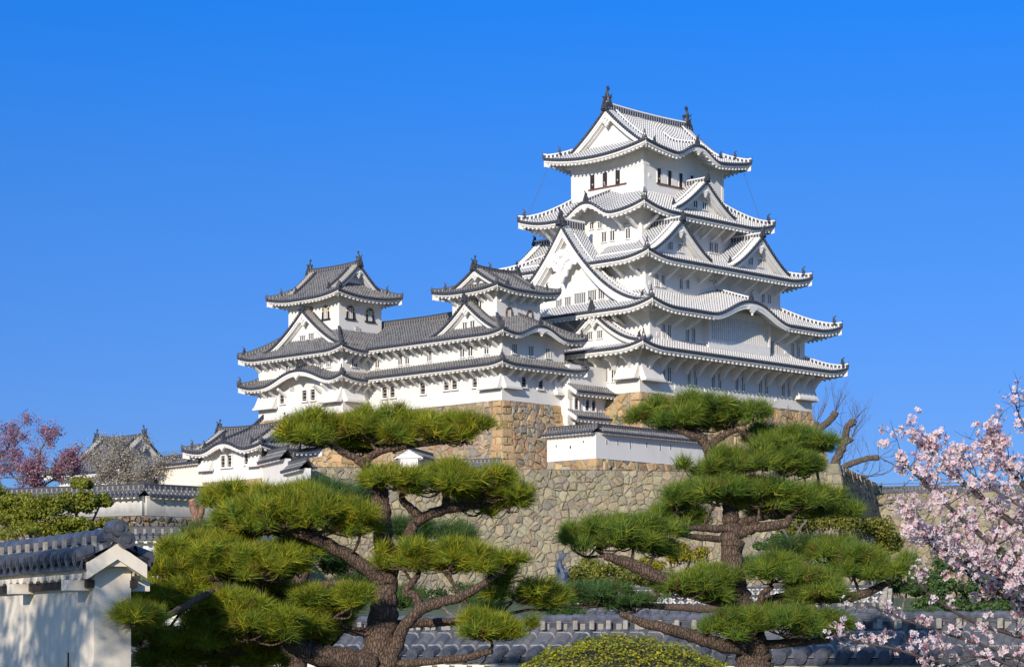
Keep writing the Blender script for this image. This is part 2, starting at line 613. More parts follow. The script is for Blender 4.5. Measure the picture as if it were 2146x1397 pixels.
def oni(parent, pos, d, size, mat='ornament', name='ridge_end_tile'):
    """ornamental end tile: a horned plaque facing along d"""
    d = Vector((d[0], d[1], 0)).normalized()
    x = Vector((d.y, -d.x, 0))
    mb = MB()
    mb.prism([(a * size, b * size) for a, b in ONI], Vector(pos) + Vector((0, 0, -0.12 * size)), x, (0, 0, 1), d, 0.30 * size)
    mb.prism([(a * size * 0.6, b * size * 0.6) for a, b in ONI[:-1]], Vector(pos) + d * (0.2 * size), x, (0, 0, 1), d, 0.22 * size)
    mb.tube([Vector(pos) + Vector((0, 0, 0.95 * size)), Vector(pos) + d * (0.14 * size) + Vector((0, 0, 1.15 * size)), Vector(pos) + d * (0.36 * size) + Vector((0, 0, 1.28 * size))],
            [0.10 * size, 0.08 * size, 0.05 * size], 6)
    return mb.build(name, [mat], parent)

def shachi(parent, pos, d, size, mat='ornament', name='fish_ornament'):
    """roof-ridge fish: head down facing along d, body curving up, forked tail curling back over"""
    d = Vector((d[0], d[1], 0)).normalized()
    x = Vector((d.y, -d.x, 0))
    p = Vector(pos)
    Z = Vector((0, 0, 1))
    mb = MB()
    def q(a, z, s=0.0):
        return p + d * (a * size) + Z * (z * size) + x * (s * size)
    body = [q(0.02, -0.08), q(0.05, 0.06), q(0.07, 0.18), q(0.03, 0.32), q(-0.03, 0.46), q(-0.06, 0.60), q(-0.03, 0.72), q(0.02, 0.80)]
    mb.tube(body, [0.19 * size, 0.20 * size, 0.18 * size, 0.145 * size, 0.11 * size, 0.085 * size, 0.065 * size, 0.04 * size], 10)
    fin = lambda pts, th: mb.prism(pts, p, d * size, Z * size, x, th * size)
    fin([(-0.06, 0.66), (0.02, 0.68), (0.14, 0.80), (0.20, 0.94), (0.09, 0.88), (0.06, 1.04), (0.0, 0.90), (-0.10, 0.98), (-0.07, 0.80)], 0.07)
    fin([(-0.16, 0.20), (-0.05, 0.25), (-0.12, 0.58), (-0.19, 0.54), (-0.22, 0.44), (-0.17, 0.40), (-0.23, 0.30)], 0.06)
    fin([(0.12, 0.34), (0.10, 0.24), (0.28, 0.30), (0.34, 0.42), (0.24, 0.40)], 0.16)
    for s in (-1, 1):
        mb.prism([(0, 0), (0.16, 0.05), (0.24, 0.19), (0.10, 0.15)], q(-0.02, 0.26, 0.14 * s), x * (s * size), Z * size, d, 0.05 * size)
        mb.tube([q(0.16, 0.02, 0.07 * s), q(0.27, 0.0, 0.06 * s), q(0.30, 0.07, 0.05 * s)], [0.07 * size, 0.055 * size, 0.02 * size], 6)
    mb.prism([(-0.26, -0.22), (0.26, -0.22), (0.22, 0.0), (-0.22, 0.0)], p, d * size, Z * size, x, 0.36 * size)
    return mb.build(name, [mat], parent)

class Style:
    def __init__(self, tile, ridge, pitch, eave_t, cap, big=1.0):
        self.tile, self.ridge, self.pitch, self.eave_t, self.cap, self.big = tile, ridge, pitch, eave_t, cap, big

ST_MAIN = Style('tile_white', 'ridge_white', 0.36, 0.30, 'tile_end', 1.0)
ST_GREY = Style('tile_grey', 'ridge_grey', 0.34, 0.20, 'tile_end', 0.8)

def bell(x):
    x = abs(x)
    if x >= 1:
        return 0.0
    return 0.5 * (1 + math.cos(math.pi * (x ** 1.08)))

class RoofSide:
    """one slope: z(s, d) where d is the horizontal distance from the eave"""
    def __init__(self, side, s0, s1, ye, run, z_e, z_t, lift=0.4, lw=4.0, bumps=(), curve=0.28, fade=1.0, dmax0=None, dmax1=None, lift0=True, lift1=True):
        self.__dict__.update(locals())
        self.g = inward(side)
        self.kslope = 0.62 * (z_t - z_e) / run if run < 5.5 else 0.22

    def edge(self, s):
        L = 0.0
        if self.lift0:
            L = max(L, max(0.0, 1 - (s - self.s0) / self.lw) ** 2.0)
        if self.lift1:
            L = max(L, max(0.0, 1 - (self.s1 - s) / self.lw) ** 2.0)
        return L * self.lift

    def bmp(self, s):
        return sum(h * bell((s - c) / hw) for c, hw, h in self.bumps)

    def z(self, s, d):
        x = d / self.run
        base = self.z_e + (self.z_t - self.z_e) * ((1 - self.curve) * x + self.curve * x * x) + self.edge(s) * max(0.0, 1 - d / (self.run * self.fade))
        b = self.bmp(s)
        if b > 0.004:
            k = self.z_e + b + self.kslope * d
            if k > base - 0.25:
                t = k - base
                base = base + 0.5 * (t + math.sqrt(t * t + 0.02)) - 0.01 if t < 3 else k
        return base

    def eave_z(self, s):
        return self.z_e + self.edge(s) + self.bmp(s)

def tiles_on(mb, R, sa, sb, dlo, dhi, pitch, nd, m=0, v_off=0.0):
    """corrugated tile grid; dlo/dhi are functions of s"""
    cols, p, n = columns(sa, sb, pitch)
    P, UV = [], []
    rise = p * 0.30
    for s, h, u in cols:
        a, b = dlo(s), dhi(s)
        row, uvr = [], []
        L, pz, pd = 0.0, None, None
        for i in range(nd + 1):
            d = a + (b - a) * i / nd
            z = R.z(s, d)
            if pz is not None:
                L += math.hypot(z - pz, d - pd)
            pz, pd = z, d
            row.append(PT(R.side, s, R.ye + R.g * d, z + 0.06 + h * rise))
            uvr.append((u, L + v_off))
        P.append(row)
        UV.append(uvr)
    mb.grid(P, m, UV, flip=(R.side in 'SE'))
    return p, n

def eave_parts(caps, white, R, sa, sb, pitch, yw, st, raft=0.55, hip0=True, hip1=True, soff_rise=0.35):
    """dark end tiles, the white eave edge, boarded soffit and rafter ends for R between sa and sb; yw = wall plane below"""
    n = max(1, int(round((sb - sa) / pitch)))
    p = (sb - sa) / n
    end_caps(caps, R.side, [(sa + (k + 0.5) * p, R.ye, R.eave_z(sa + (k + 0.5) * p) + 0.06 + p * 0.05) for k in range(n)], p)
    N_ = max(2, int((sb - sa) / 0.4))
    S = [sa + (sb - sa) * i / N_ for i in range(N_ + 1)]
    g = R.g
    t = st.eave_t
    # drooping flat tiles between the round ends
    caps.grid([[PT(R.side, s, R.ye - g * 0.03, R.eave_z(s) + 0.07) for s in S], [PT(R.side, s, R.ye - g * 0.03, R.eave_z(s) - 0.05) for s in S],
               [PT(R.side, s, R.ye + g * 0.12, R.eave_z(s) - 0.05) for s in S]], 0)
    dist = abs(yw - R.ye)
    def yin(s, y):
        # the soffit stops at the hips
        k = dist
        if hip0:
            k = min(k, max(0.14, s - sa))
        if hip1:
            k = min(k, max(0.14, sb - s))
        return R.ye + g * min(y, k)
    rows = []
    for y, dz in ((0.10, -0.045), (0.10, -0.07 - t * 0.62), (0.22, -0.07 - t * 0.62), (0.22, -0.07 - t), (dist - 0.03, None)):
        row = []
        for s in S:
            yy = yin(s, y)
            z = R.eave_z(s)
            if dz is None:
                z = z - 0.07 - t + soff_rise * (abs(yy - R.ye) - 0.22)
            else:
                z = z + dz
            row.append(PT(R.side, s, yy, z))
        rows.append(row)
    # close down onto the wall
    rows.append([PT(R.side, s, yin(s, dist - 0.03), R.eave_z(s) - 0.07 - t - 0.35) for s in S])
    white.grid(rows, 0)
    # rafters
    nr = max(1, int((sb - sa) / raft))
    for k in range(nr):
        s = sa + (k + 0.5) * (sb - sa) / nr
        k_in = dist
        if hip0:
            k_in = min(k_in, s - sa)
        if hip1:
            k_in = min(k_in, sb - s)
        if k_in < 0.35:
            continue
        z = R.eave_z(s) - 0.07 - t
        w, h = 0.085 * (raft / 0.5), 0.13 if st.big < 1 else 0.17
        y0, y1 = 0.14, k_in
        zz1 = z + soff_rise * (y1 - 0.22)
        q = [PT(R.side, s - w, R.ye + g * y0, z - h), PT(R.side, s + w, R.ye + g * y0, z - h), PT(R.side, s + w, R.ye + g * y1, zz1 - h), PT(R.side, s - w, R.ye + g * y1, zz1 - h),
             PT(R.side, s - w, R.ye + g * y0, z + 0.02), PT(R.side, s + w, R.ye + g * y0, z + 0.02), PT(R.side, s + w, R.ye + g * y1, zz1 + 0.02), PT(R.side, s - w, R.ye + g * y1, zz1 + 0.02)]
        white.hexa(q, 0)

def kara_board(white, R, c, hw, st, drop=0.42):
    """thick white bargeboard under an undulating gable, with a hanging ornament in the middle"""
    g = R.g
    n = 28
    y0, y1 = R.ye + g * 0.06, R.ye + g * 0.30
    S = [c - hw * 1.0 + 2.0 * hw * i / n for i in range(n + 1)]
    def zt(s):
        return R.eave_z(s) - 0.05
    def th(s):
        return drop * (0.55 + 0.45 * (1 - abs((s - c) / hw) ** 3))
    white.grid([[PT(R.side, s, y0, zt(s)) for s in S], [PT(R.side, s, y0, zt(s) - th(s) * 0.6) for s in S], [PT(R.side, s, y0 + g * 0.06, zt(s) - th(s) * 0.6) for s in S],
                [PT(R.side, s, y0 + g * 0.06, zt(s) - th(s)) for s in S], [PT(R.side, s, y1, zt(s) - th(s)) for s in S], [PT(R.side, s, y1, zt(s)) for s in S]], 0)
    k = drop * 1.3
    pend = [(-1.5, 0.15), (-0.9, 0.35), (0, 0.45), (0.9, 0.35), (1.5, 0.15), (1.2, -0.1), (0.8, -0.05), (0.5, -0.35), (0.15, -0.45), (0, -0.75), (-0.15, -0.45), (-0.5, -0.35), (-0.8, -0.05), (-1.2, -0.1)]
    o = PT(R.side, c, R.ye + g * 0.10, R.eave_z(c) - drop - 0.05)
    ax = PT(R.side, 1, 0, 0)
    ay = PT(R.side, 0, 1, 0)
    white.prism([(a * k * 0.62, b * k) for a, b in pend], o, ax, (0, 0, 1), ay, 0.22, 0)

GEGYO = [(0, 0.42), (0.16, 0.40), (0.30, 0.30), (0.52, 0.30), (0.66, 0.16), (0.86, 0.10), (0.98, -0.08), (0.78, -0.10), (0.66, -0.22), (0.50, -0.16), (0.40, -0.34), (0.28, -0.36), (0.24, -0.56), (0.10, -0.62), (0.0, -0.82)]
GEGYO = GEGYO + [(-a, b) for a, b in reversed(GEGYO[1:-1])]

def gable_face(parent, side, sc, hw, zf, yf, st, wall_back, z_floor, board, gegyo, windows=(), double=True, xcut=1.0, gegyo_drop=0.0):
    """gable end in the plane y = yf: dark verge tiles, white bargeboards, recessed plaster triangle, carved pendant"""
    g = inward(side)
    n = 16
    caps, white, wall = MB(), MB(), MB()
    X = [i / n * xcut for i in range(n + 1)]
    # verge tiles: small cylinders pointing out of the gable
    for sg in (-1, 1):
        L, last, nxt = 0.0, None, 0.12
        for i in range(0, 241):
            x = xcut * i / 240
            s, z = sc + sg * hw * x, zf(x)
            if last:
                L += math.hypot(s - last[0], z - last[1])
            last = (s, z)
            if L >= nxt:
                nxt += st.pitch * 0.86
                r = st.pitch * 0.34
                r0, r1 = [], []
                for k in range(8):
                    a = 2 * math.pi * k / 8
                    r0.append(PT(side, s + r * math.cos(a), yf - g * 0.10, z + 0.08 + r * math.sin(a)))
                    r1.append(PT(side, s + r * math.cos(a), yf + g * 0.95, z + 0.16 + r * math.sin(a)))
                caps.add(r0, 0)
                for k in range(8):
                    k2 = (k + 1) % 8
                    front = [r0[k], tuple(r0[k][i_] * 0.78 + r1[k][i_] * 0.22 for i_ in range(3)), tuple(r0[k2][i_] * 0.78 + r1[k2][i_] * 0.22 for i_ in range(3)), r0[k2]]
                    caps.add(front, 0)
                    caps.add([front[1], r1[k], r1[k2], front[2]], 1)
        S = [sc + sg * hw * x for x in X]
        caps.grid([[PT(side, s, yf, zf(x) + 0.06) for s, x in zip(S, X)], [PT(side, s, yf, zf(x) - 0.08) for s, x in zip(S, X)], [PT(side, s, yf + g * 0.14, zf(x) - 0.08) for s, x in zip(S, X)]], 0)
        b = board
        lev = [(0.08, -0.05), (0.08, -b * 0.62), (0.16, -b * 0.62), (0.16, -b), (0.34, -b)]
        if double:
            lev += [(0.36, -b * 1.06), (0.50, -b * 1.06), (0.50, -b * 1.22), (0.62, -b * 1.22)]
        lev += [(wall_back, lev[-1][1])]
        rows = []
        for dy, dz in lev:
            row = []
            for s, x in zip(S, X):
                # keep the two boards butting at the middle, and taper toward the foot
                k = 1.0 - 0.25 * x
                row.append(PT(side, s, yf + g * dy, zf(x) + dz * k - 0.05))
            rows.append(row)
        white.grid(rows, 0)
    # gable wall
    for sg in (-1, 1):
        for i in range(n):
            x0, x1 = X[i], X[i + 1]
            s0, s1 = sc + sg * hw * x0, sc + sg * hw * x1
            z0, z1 = zf(x0) - 0.2, zf(x1) - 0.2
            q = [PT(side, s0, yf + g * wall_back, min(z_floor, z0)), PT(side, s1, yf + g * wall_back, min(z_floor, z1)), PT(side, s1, yf + g * wall_back, z1), PT(side, s0, yf + g * wall_back, z0)]
            wall.add(q, 0)
    ob_c = caps.build('verge_tiles', [st.cap, st.tile if st.tile == 'tile_grey' else 'trim'], parent)
    white_o = white.build('bargeboard', ['trim'], parent)
    w_o = wall.build('gable_wall', ['plaster'], parent)
    if gegyo:
        mb = MB()
        ax, ay = PT(side, 1, 0, 0), PT(side, 0, 1, 0)
        mb.prism([(a * gegyo, b * gegyo) for a, b in GEGYO], PT(side, sc, yf + g * 0.22, zf(0) - gegyo_drop - (board * 1.25 if not gegyo_drop else 0) - gegyo * 0.35), ax, (0, 0, 1), ay, 0.20)
        mb.prism([(a * gegyo * 0.42, b * gegyo * 0.55) for a, b in GEGYO], PT(side, sc, yf + g * 0.08, zf(0) - gegyo_drop - (board * 1.25 if not gegyo_drop else 0) - gegyo * 0.30), ax, (0, 0, 1), ay, 0.16)
        mb.tube([PT(side, sc, yf + g * 0.02, zf(0) - gegyo_drop - (board * 1.25 if not gegyo_drop else 0) - gegyo * 0.12), PT(side, sc, yf - g * 0.14, zf(0) - gegyo_drop - (board * 1.25 if not gegyo_drop else 0) - gegyo * 0.12)], [gegyo * 0.16, gegyo * 0.10], 8)
        mb.build('gable_pendant', ['trim'], parent)
    for (sx, z, w, h) in windows:
        window(parent, side, sx, yf + g * wall_back, z, w, h, 'slits')
    return white_o

def dormer(root, side, sc, hw, z_b, z_a, yf, yb, st, power=1.3, board=0.55, gegyo=0.75, windows=(), z_floor=None, side_ridge=True, name='dormer_gable', wall_back=0.95, oni_size=0.8, ridge_h=0.5, gegyo_drop=0.0):
    """triangular dormer gable standing on a roof slope: its tiled roof carries the gable parts and the ridges"""
    g = inward(side)
    zf = lambda x: z_b + (z_a - z_b) * max(0.0, (1 - min(x, 1.0))) ** power - 0.0
    mb = MB()
    n = 10
    for sg in (-1, 1):
        cols, p, nn = columns(min(yf, yb) , max(yf, yb), st.pitch)
        P, UV = [], []
        for y, h, u in cols:
            row, uvr, L, last = [], [], 0.0, None
            for i in range(n + 1):
                x = i / n
                s, z = sc + sg * hw * x, zf(x)
                if last:
                    L += math.hypot(s - last[0], z - last[1])
                last = (s, z)
                row.append(PT(side, s, y, z + 0.06 + h * p * 0.3))
                uvr.append((u, L))
            P.append(row)
            UV.append(uvr)
        mb.grid(P, 0, UV)
    roof = mb.build(name, [st.tile], root)
    gable_face(roof, side, sc, hw, zf, yf, st, wall_back, (z_floor if z_floor is not None else z_b - 0.8), board, gegyo, windows, gegyo_drop=gegyo_drop)
    rb = MB()
    y_a, y_b = yf + g * 0.05, yb
    ridge_bar(rb, [PT(side, sc, y_a, zf(0) + 0.1), PT(side, sc, (y_a + y_b) / 2, zf(0) + 0.08), PT(side, sc, y_b, zf(0) + 0.1)], 0.36 * st.big, ridge_h)
    rb.build('roof_ridge', ['ridge_dark' if st is ST_MAIN else st.ridge, 'trim' if st is ST_MAIN else 'ornament'], roof)
    d = PT(side, 0, -g, 0)
    oni(roof, PT(side, sc, yf - g * 0.02, zf(0) + 0.15), d, oni_size)
    if side_ridge:
        for sg in (-1, 1):
            pth = []
            for i in range(9):
                x = 0.07 + 0.76 * i / 8
                pth.append(PT(side, sc + sg * hw * x, yf + g * 1.15, zf(x) + 0.12))
            kb = MB()
            ridge_bar(kb, pth, 0.26 * st.big, 0.34 * st.big)
            kb.build('side_ridge', [st.ridge, 'trim' if st is ST_MAIN else 'ornament'], roof)
            e = pth[-1]
            dd = (Vector(pth[-1]) - Vector(pth[-2]))
            oni(roof, (e[0], e[1], e[2] + 0.02), (dd.x, dd.y), 0.62 * st.big)
    return roof

def hip_ridge(parent, path, st, size=0.7):
    kb = MB()
    ridge_bar(kb, path, 0.27 * st.big, 0.40 * st.big)
    o = kb.build('hip_ridge', [st.ridge, 'trim' if st is ST_MAIN else 'ornament'], parent)
    return o

def skirt_roof(root, name, eave, inner, wall_below, z_e, z_t, st, lift=0.45, lw=4.0, bumps=None, sides='SWNE', raft=0.55, kara_drop=0.42, no_hip=(), curve=0.22, soff=0.35, hip_oni=True, cut=None):
    """tiled skirt between an eave rectangle and the storey above; rects are (a0, a1, b0, b1)"""
    bumps = bumps or {}
    ea0, ea1, eb0, eb1 = eave
    ia0, ia1, ib0, ib1 = inner
    wa0, wa1, wb0, wb1 = wall_below
    tiles, caps, white = MB(), MB(), MB()
    info = {'S': (ea0, ea1, eb0, ib0, ia0, ia1, wb0), 'N': (ea0, ea1, eb1, ib1, ia0, ia1, wb1), 'W': (eb0, eb1, ea0, ia0, ib0, ib1, wa0), 'E': (eb0, eb1, ea1, ia1, ib0, ib1, wa1)}
    RS = {}
    for sd in sides:
        s0, s1, ye, yi, i0, i1, yw = info[sd]
        run = abs(yi - ye)
        h0, h1 = (sd + '0') not in no_hip, (sd + '1') not in no_hip
        R = RoofSide(sd, s0, s1, ye, run, z_e, z_t, lift, lw, bumps.get(sd, ()), curve, lift0=h0, lift1=h1)
        RS[sd] = R
        def dmax(s, s0=s0, s1=s1, i0=i0, i1=i1, run=run, h0=h0, h1=h1):
            r = 1.0
            if h0 and i0 > s0 + 1e-6:
                r = min(r, (s - s0) / (i0 - s0))
            if h1 and i1 < s1 - 1e-6:
                r = min(r, (s1 - s) / (s1 - i1))
            return run * max(0.0, r)
        def dlow(s, R=R, run=run, sd=sd, dmax=dmax):
            # where a big gable's roof cuts in, the skirt starts at the valley
            if not cut or sd not in cut:
                return 0.0
            zf = cut[sd]
            d = 0.0
            while d < run and zf(s) > R.z(s, d):
                d += 0.05
            return min(d, dmax(s))
        tiles_on(tiles, R, s0, s1, dlow, dmax, st.pitch, 8 if run > 3 else 6)
        if cut and sd in cut:
            inside = [s0 + (s1 - s0) * i / 400 for i in range(401) if cut[sd](s0 + (s1 - s0) * i / 400) > z_e]
            eave_parts(caps, white, R, s0, min(inside), st.pitch, yw, st, raft, h0, False, soff)
            eave_parts(caps, white, R, max(inside), s1, st.pitch, yw, st, raft, False, h1, soff)
        else:
            eave_parts(caps, white, R, s0, s1, st.pitch, yw, st, raft, h0, h1, soff)
        for c, hw, h in bumps.get(sd, ()):
            kara_board(white, R, c, hw, st, kara_drop)
    roof = tiles.build(name, [st.tile], root)
    caps.build('eave_end_tiles', [st.cap], roof)
    white.build('eave', ['trim'], roof)
    # hips
    for (sa, sb, ex, ey, ix, iy, ka, kb_) in (('S', 'W', ea0, eb0, ia0, ib0, 'S0', 'W0'), ('S', 'E', ea1, eb0, ia1, ib0, 'S1', 'E0'), ('N', 'W', ea0, eb1, ia0, ib1, 'N0', 'W1'), ('N', 'E', ea1, eb1, ia1, ib1, 'N1', 'E1')):
        if (sa not in RS and sb not in RS) or ka in no_hip or kb_ in no_hip:
            continue
        if sa in RS:
            R, use = RS[sa], 's'
        else:
            R, use = RS[sb], 'w'
        pth = []
        for i in range(9):
            r = 0.015 + 0.985 * i / 8
            x, y = ex + (ix - ex) * r, ey + (iy - ey) * r
            z = R.z(x if use == 's' else y, R.run * r) + 0.08
            pth.append((x, y, z))
        # tip turns up a little more
        pth[0] = (pth[0][0], pth[0][1], pth[0][2] + 0.10)
        ho = hip_ridge(roof, pth, st)
        dx, dy = ex - ix, ey - iy
        oni(roof, (pth[0][0], pth[0][1], pth[0][2]), (dx, dy), 0.42 * st.big)
        if hip_oni:
            oni(roof, (pth[1][0], pth[1][1], pth[1][2] + 0.25 * st.big), (dx, dy), 0.70 * st.big)
    # small ridge on top of each undulating gable
    for sd in sides:
        for c, hw, h in bumps.get(sd, ()):
            R = RS[sd]
            e = R.ye
            top_d = R.run
            pth = []
            for i in range(7):
                d = 0.25 + (min(top_d - 0.05, 0.9 * h / (0.38 * (z_t - z_e) / R.run + 0.02) + 0.3) - 0.25) * i / 6
                pth.append(PT(sd, c, R.ye + R.g * d, R.z(c, d) + 0.10))
            kb = MB()
            ridge_bar(kb, pth, 0.26 * st.big, 0.36 * st.big)
            o = kb.build('undulating_gable_ridge', [st.ridge, 'trim' if st is ST_MAIN else 'ornament'], roof)
            oni(roof, (pth[0][0], pth[0][1], pth[0][2] + 0.02), PT(sd, 0, -R.g, 0), 0.78 * st.big)
    return roof

def hip_gable_roof(root, name, eave, wall_below, z_e, z_r, gi, axis, st, lift=0.5, lw=5.0, bumps=None, raft=0.5, board=0.5, gegyo=0.8, fish=1.5, ridge_h=0.7, curve=0.30, gable_sides=None, kara_drop=0.42, soff=0.35, fish_mat='ornament', mid_ridge=True):
    """hip-and-gable roof: long slopes up to a ridge along `axis`, short skirts below a gable at each end"""
    bumps = bumps or {}
    ea0, ea1, eb0, eb1 = eave
    wa0, wa1, wb0, wb1 = wall_below
    if axis == 'a':
        mains = (('S', ea0, ea1, eb0, wb0), ('N', ea0, ea1, eb1, wb1))
        ends = (('W', eb0, eb1, ea0, wa0), ('E', eb0, eb1, ea1, wa1))
        mid, run, e0, e1 = (eb0 + eb1) / 2, (eb1 - eb0) / 2, ea0, ea1
    else:
        mains = (('W', eb0, eb1, ea0, wa0), ('E', eb0, eb1, ea1, wa1))
        ends = (('S', ea0, ea1, eb0, wb0), ('N', ea0, ea1, eb1, wb1))
        mid, run, e0, e1 = (ea0 + ea1) / 2, (ea1 - ea0) / 2, eb0, eb1
    tiles, caps, white = MB(), MB(), MB()
    fade = 0.55
    ov = 0.35
    RM = None
    for sd, s0, s1, ye, yw in mains:
        R = RoofSide(sd, s0, s1, ye, run, z_e, z_r, lift, lw, bumps.get(sd, ()), curve, fade)
        RM = RM or R
        a, b = s0 + gi, s1 - gi
        tiles_on(tiles, R, a, b, lambda s: 0.0, lambda s: run, st.pitch, 12)
        tiles_on(tiles, R, s0, a, lambda s: 0.0, lambda s: s - s0, st.pitch, 6)
        tiles_on(tiles, R, b, s1, lambda s: 0.0, lambda s: s1 - s, st.pitch, 6)
        tiles_on(tiles, R, a - ov, a, lambda s: gi - ov - 0.1, lambda s: run, st.pitch, 10)
        tiles_on(tiles, R, b, b + ov, lambda s: gi - ov - 0.1, lambda s: run, st.pitch, 10)
        eave_parts(caps, white, R, s0, s1, st.pitch, yw, st, raft, True, True, soff)
        for c, hw, h in bumps.get(sd, ()):
            kara_board(white, R, c, hw, st, kara_drop)
    RE = []
    for sd, s0, s1, ye, yw in ends:
        R = RoofSide(sd, s0, s1, ye, run, z_e, z_r, lift, lw, bumps.get(sd, ()), curve, fade)
        RE.append(R)
        tiles_on(tiles, R, s0, s1, lambda s: 0.0, lambda s: max(0.0, min(gi + 0.7, s - s0, s1 - s)), st.pitch, 6)
        eave_parts(caps, white, R, s0, s1, st.pitch, yw, st, raft, True, True, soff)
        for c, hw, h in bumps.get(sd, ()):
            kara_board(white, R, c, hw, st, kara_drop)
    roof = tiles.build(name, [st.tile], root)
    caps.build('eave_end_tiles', [st.cap], roof)
    white.build('eave', ['trim'], roof)
    hwg = run - gi + 0.45
    def zf(x):
        d = run - hwg * min(x, 1.0)
        xx = d / run
        return z_e + (z_r - z_e) * ((1 - curve) * xx + curve * xx * xx)
    for R in RE:
        yf = R.ye + R.g * (gi - ov)
        gable_face(roof, R.side, mid, hwg, zf, yf, st, 0.85, zf(1.0) - 0.4, board, gegyo)
    # main ridge with a gentle upward curve to its ends
    pth = []
    for i in range(13):
        t = i / 12
        s = e0 + gi - ov + (e1 - e0 - 2 * gi + 2 * ov) * t
        up = 0.16 * (abs(2 * t - 1) ** 2.4)
        pth.append((s, mid, z_r + up) if axis == 'a' else (mid, s, z_r + up))
    rb = MB()
    ridge_bar(rb, pth, 0.42 * st.big, ridge_h, sink=0.3)
    ro = rb.build('main_ridge', ['ridge_dark' if st is ST_MAIN else st.ridge, 'trim' if st is ST_MAIN else 'ornament'], roof)
    for k, sg in ((0, -1), (-1, 1)):
        p = pth[k]
        dv = (sg, 0) if axis == 'a' else (0, sg)
        oni(roof, (p[0] + dv[0] * 0.08, p[1] + dv[1] * 0.08, p[2] - 0.15), dv, 0.95 * st.big)
        if fish:
            q = (p[0] - dv[0] * fish * 0.22, p[1] - dv[1] * fish * 0.22, p[2] + ridge_h - 0.06)
            shachi(roof, q, (-dv[0], -dv[1]), fish, fish_mat)
    # hips and descending ridges
    for R in RE:
        for end in (0, 1):
            s_c = R.s0 if end == 0 else R.s1
            sg = 1 if end == 0 else -1
            pth = []
            for i in range(8):
                d = 0.03 + (gi - 0.03) * i / 7
                pth.append(PT(R.side, s_c + sg * d, R.ye + R.g * d, R.z(s_c + sg * d, d) + 0.08))
            pth[0] = (pth[0][0], pth[0][1], pth[0][2] + 0.10)
            ho = hip_ridge(roof, pth, st)
            v = Vector(pth[0]) - Vector(pth[3])
            oni(roof, pth[0], (v.x, v.y), 0.42 * st.big)
            oni(roof, (pth[4][0], pth[4][1], pth[4][2] + 0.22 * st.big), (v.x, v.y), 0.62 * st.big)
            # descending ridge beside the verge
            kp = []
            for i in range(9):
                d = run - 0.35 - (run - gi * 0.75 - 0.35) * i / 8
                s = s_c + sg * d
                y = R.ye + R.g * (gi + 1.0)
                kp.append(PT(R.side, s, y, z_e + (z_r - z_e) * ((1 - curve) * d / run + curve * (d / run) ** 2) + 0.14))
            kb = MB()
            ridge_bar(kb, kp, 0.26 * st.big, 0.34 * st.big)
            k_o = kb.build('descending_ridge', [st.ridge, 'trim' if st is ST_MAIN else 'ornament'], roof)
            v = Vector(kp[-1]) - Vector(kp[-2])
            oni(roof, kp[-1], (v.x, v.y), 0.62 * st.big)
    for Rl, lst in ((R, bumps.get(R.side, ())) for R in RE):
        pass
    for sd, s0, s1, ye, yw in mains:
        for c, hw, h in bumps.get(sd, ()):
            R = RoofSide(sd, s0, s1, ye, run, z_e, z_r, lift, lw, bumps[sd], curve, fade)
            pth = [PT(sd, c, ye + R.g * d, R.z(c, d) + 0.12) for d in (0.25, 0.8, 1.4, 2.0, 2.8, 3.6, 4.6)]
            kb = MB()
            ridge_bar(kb, pth, 0.26 * st.big, 0.34 * st.big)
            o = kb.build('undulating_gable_ridge', [st.ridge, 'trim' if st is ST_MAIN else 'ornament'], roof)
            oni(roof, pth[0], PT(sd, 0, -R.g, 0), 0.75 * st.big)
    return roof

# ------------------------------------------------------------------ walls, windows, brackets
def wall_box(root, rect, z0, z1, name='wall', mat='plaster', sill_band=None):
    mb = MB()
    a0, a1, b0, b1 = rect
    mb.box(a0, a1, b0, b1, z0, z1)
    return mb.build(name, [mat], root)

def wbox(mb, side, y, s0, s1, o0, o1, z0, z1, m):
    """box on a wall: s range, o0..o1 = distance proud of plane y, z range"""
    g = -inward(side)
    p = [PT(side, s, y + g * o, z) for z in (z0, z1) for s, o in ((s0, o0), (s1, o0), (s1, o1), (s0, o1))]
    mb.hexa(p, m)

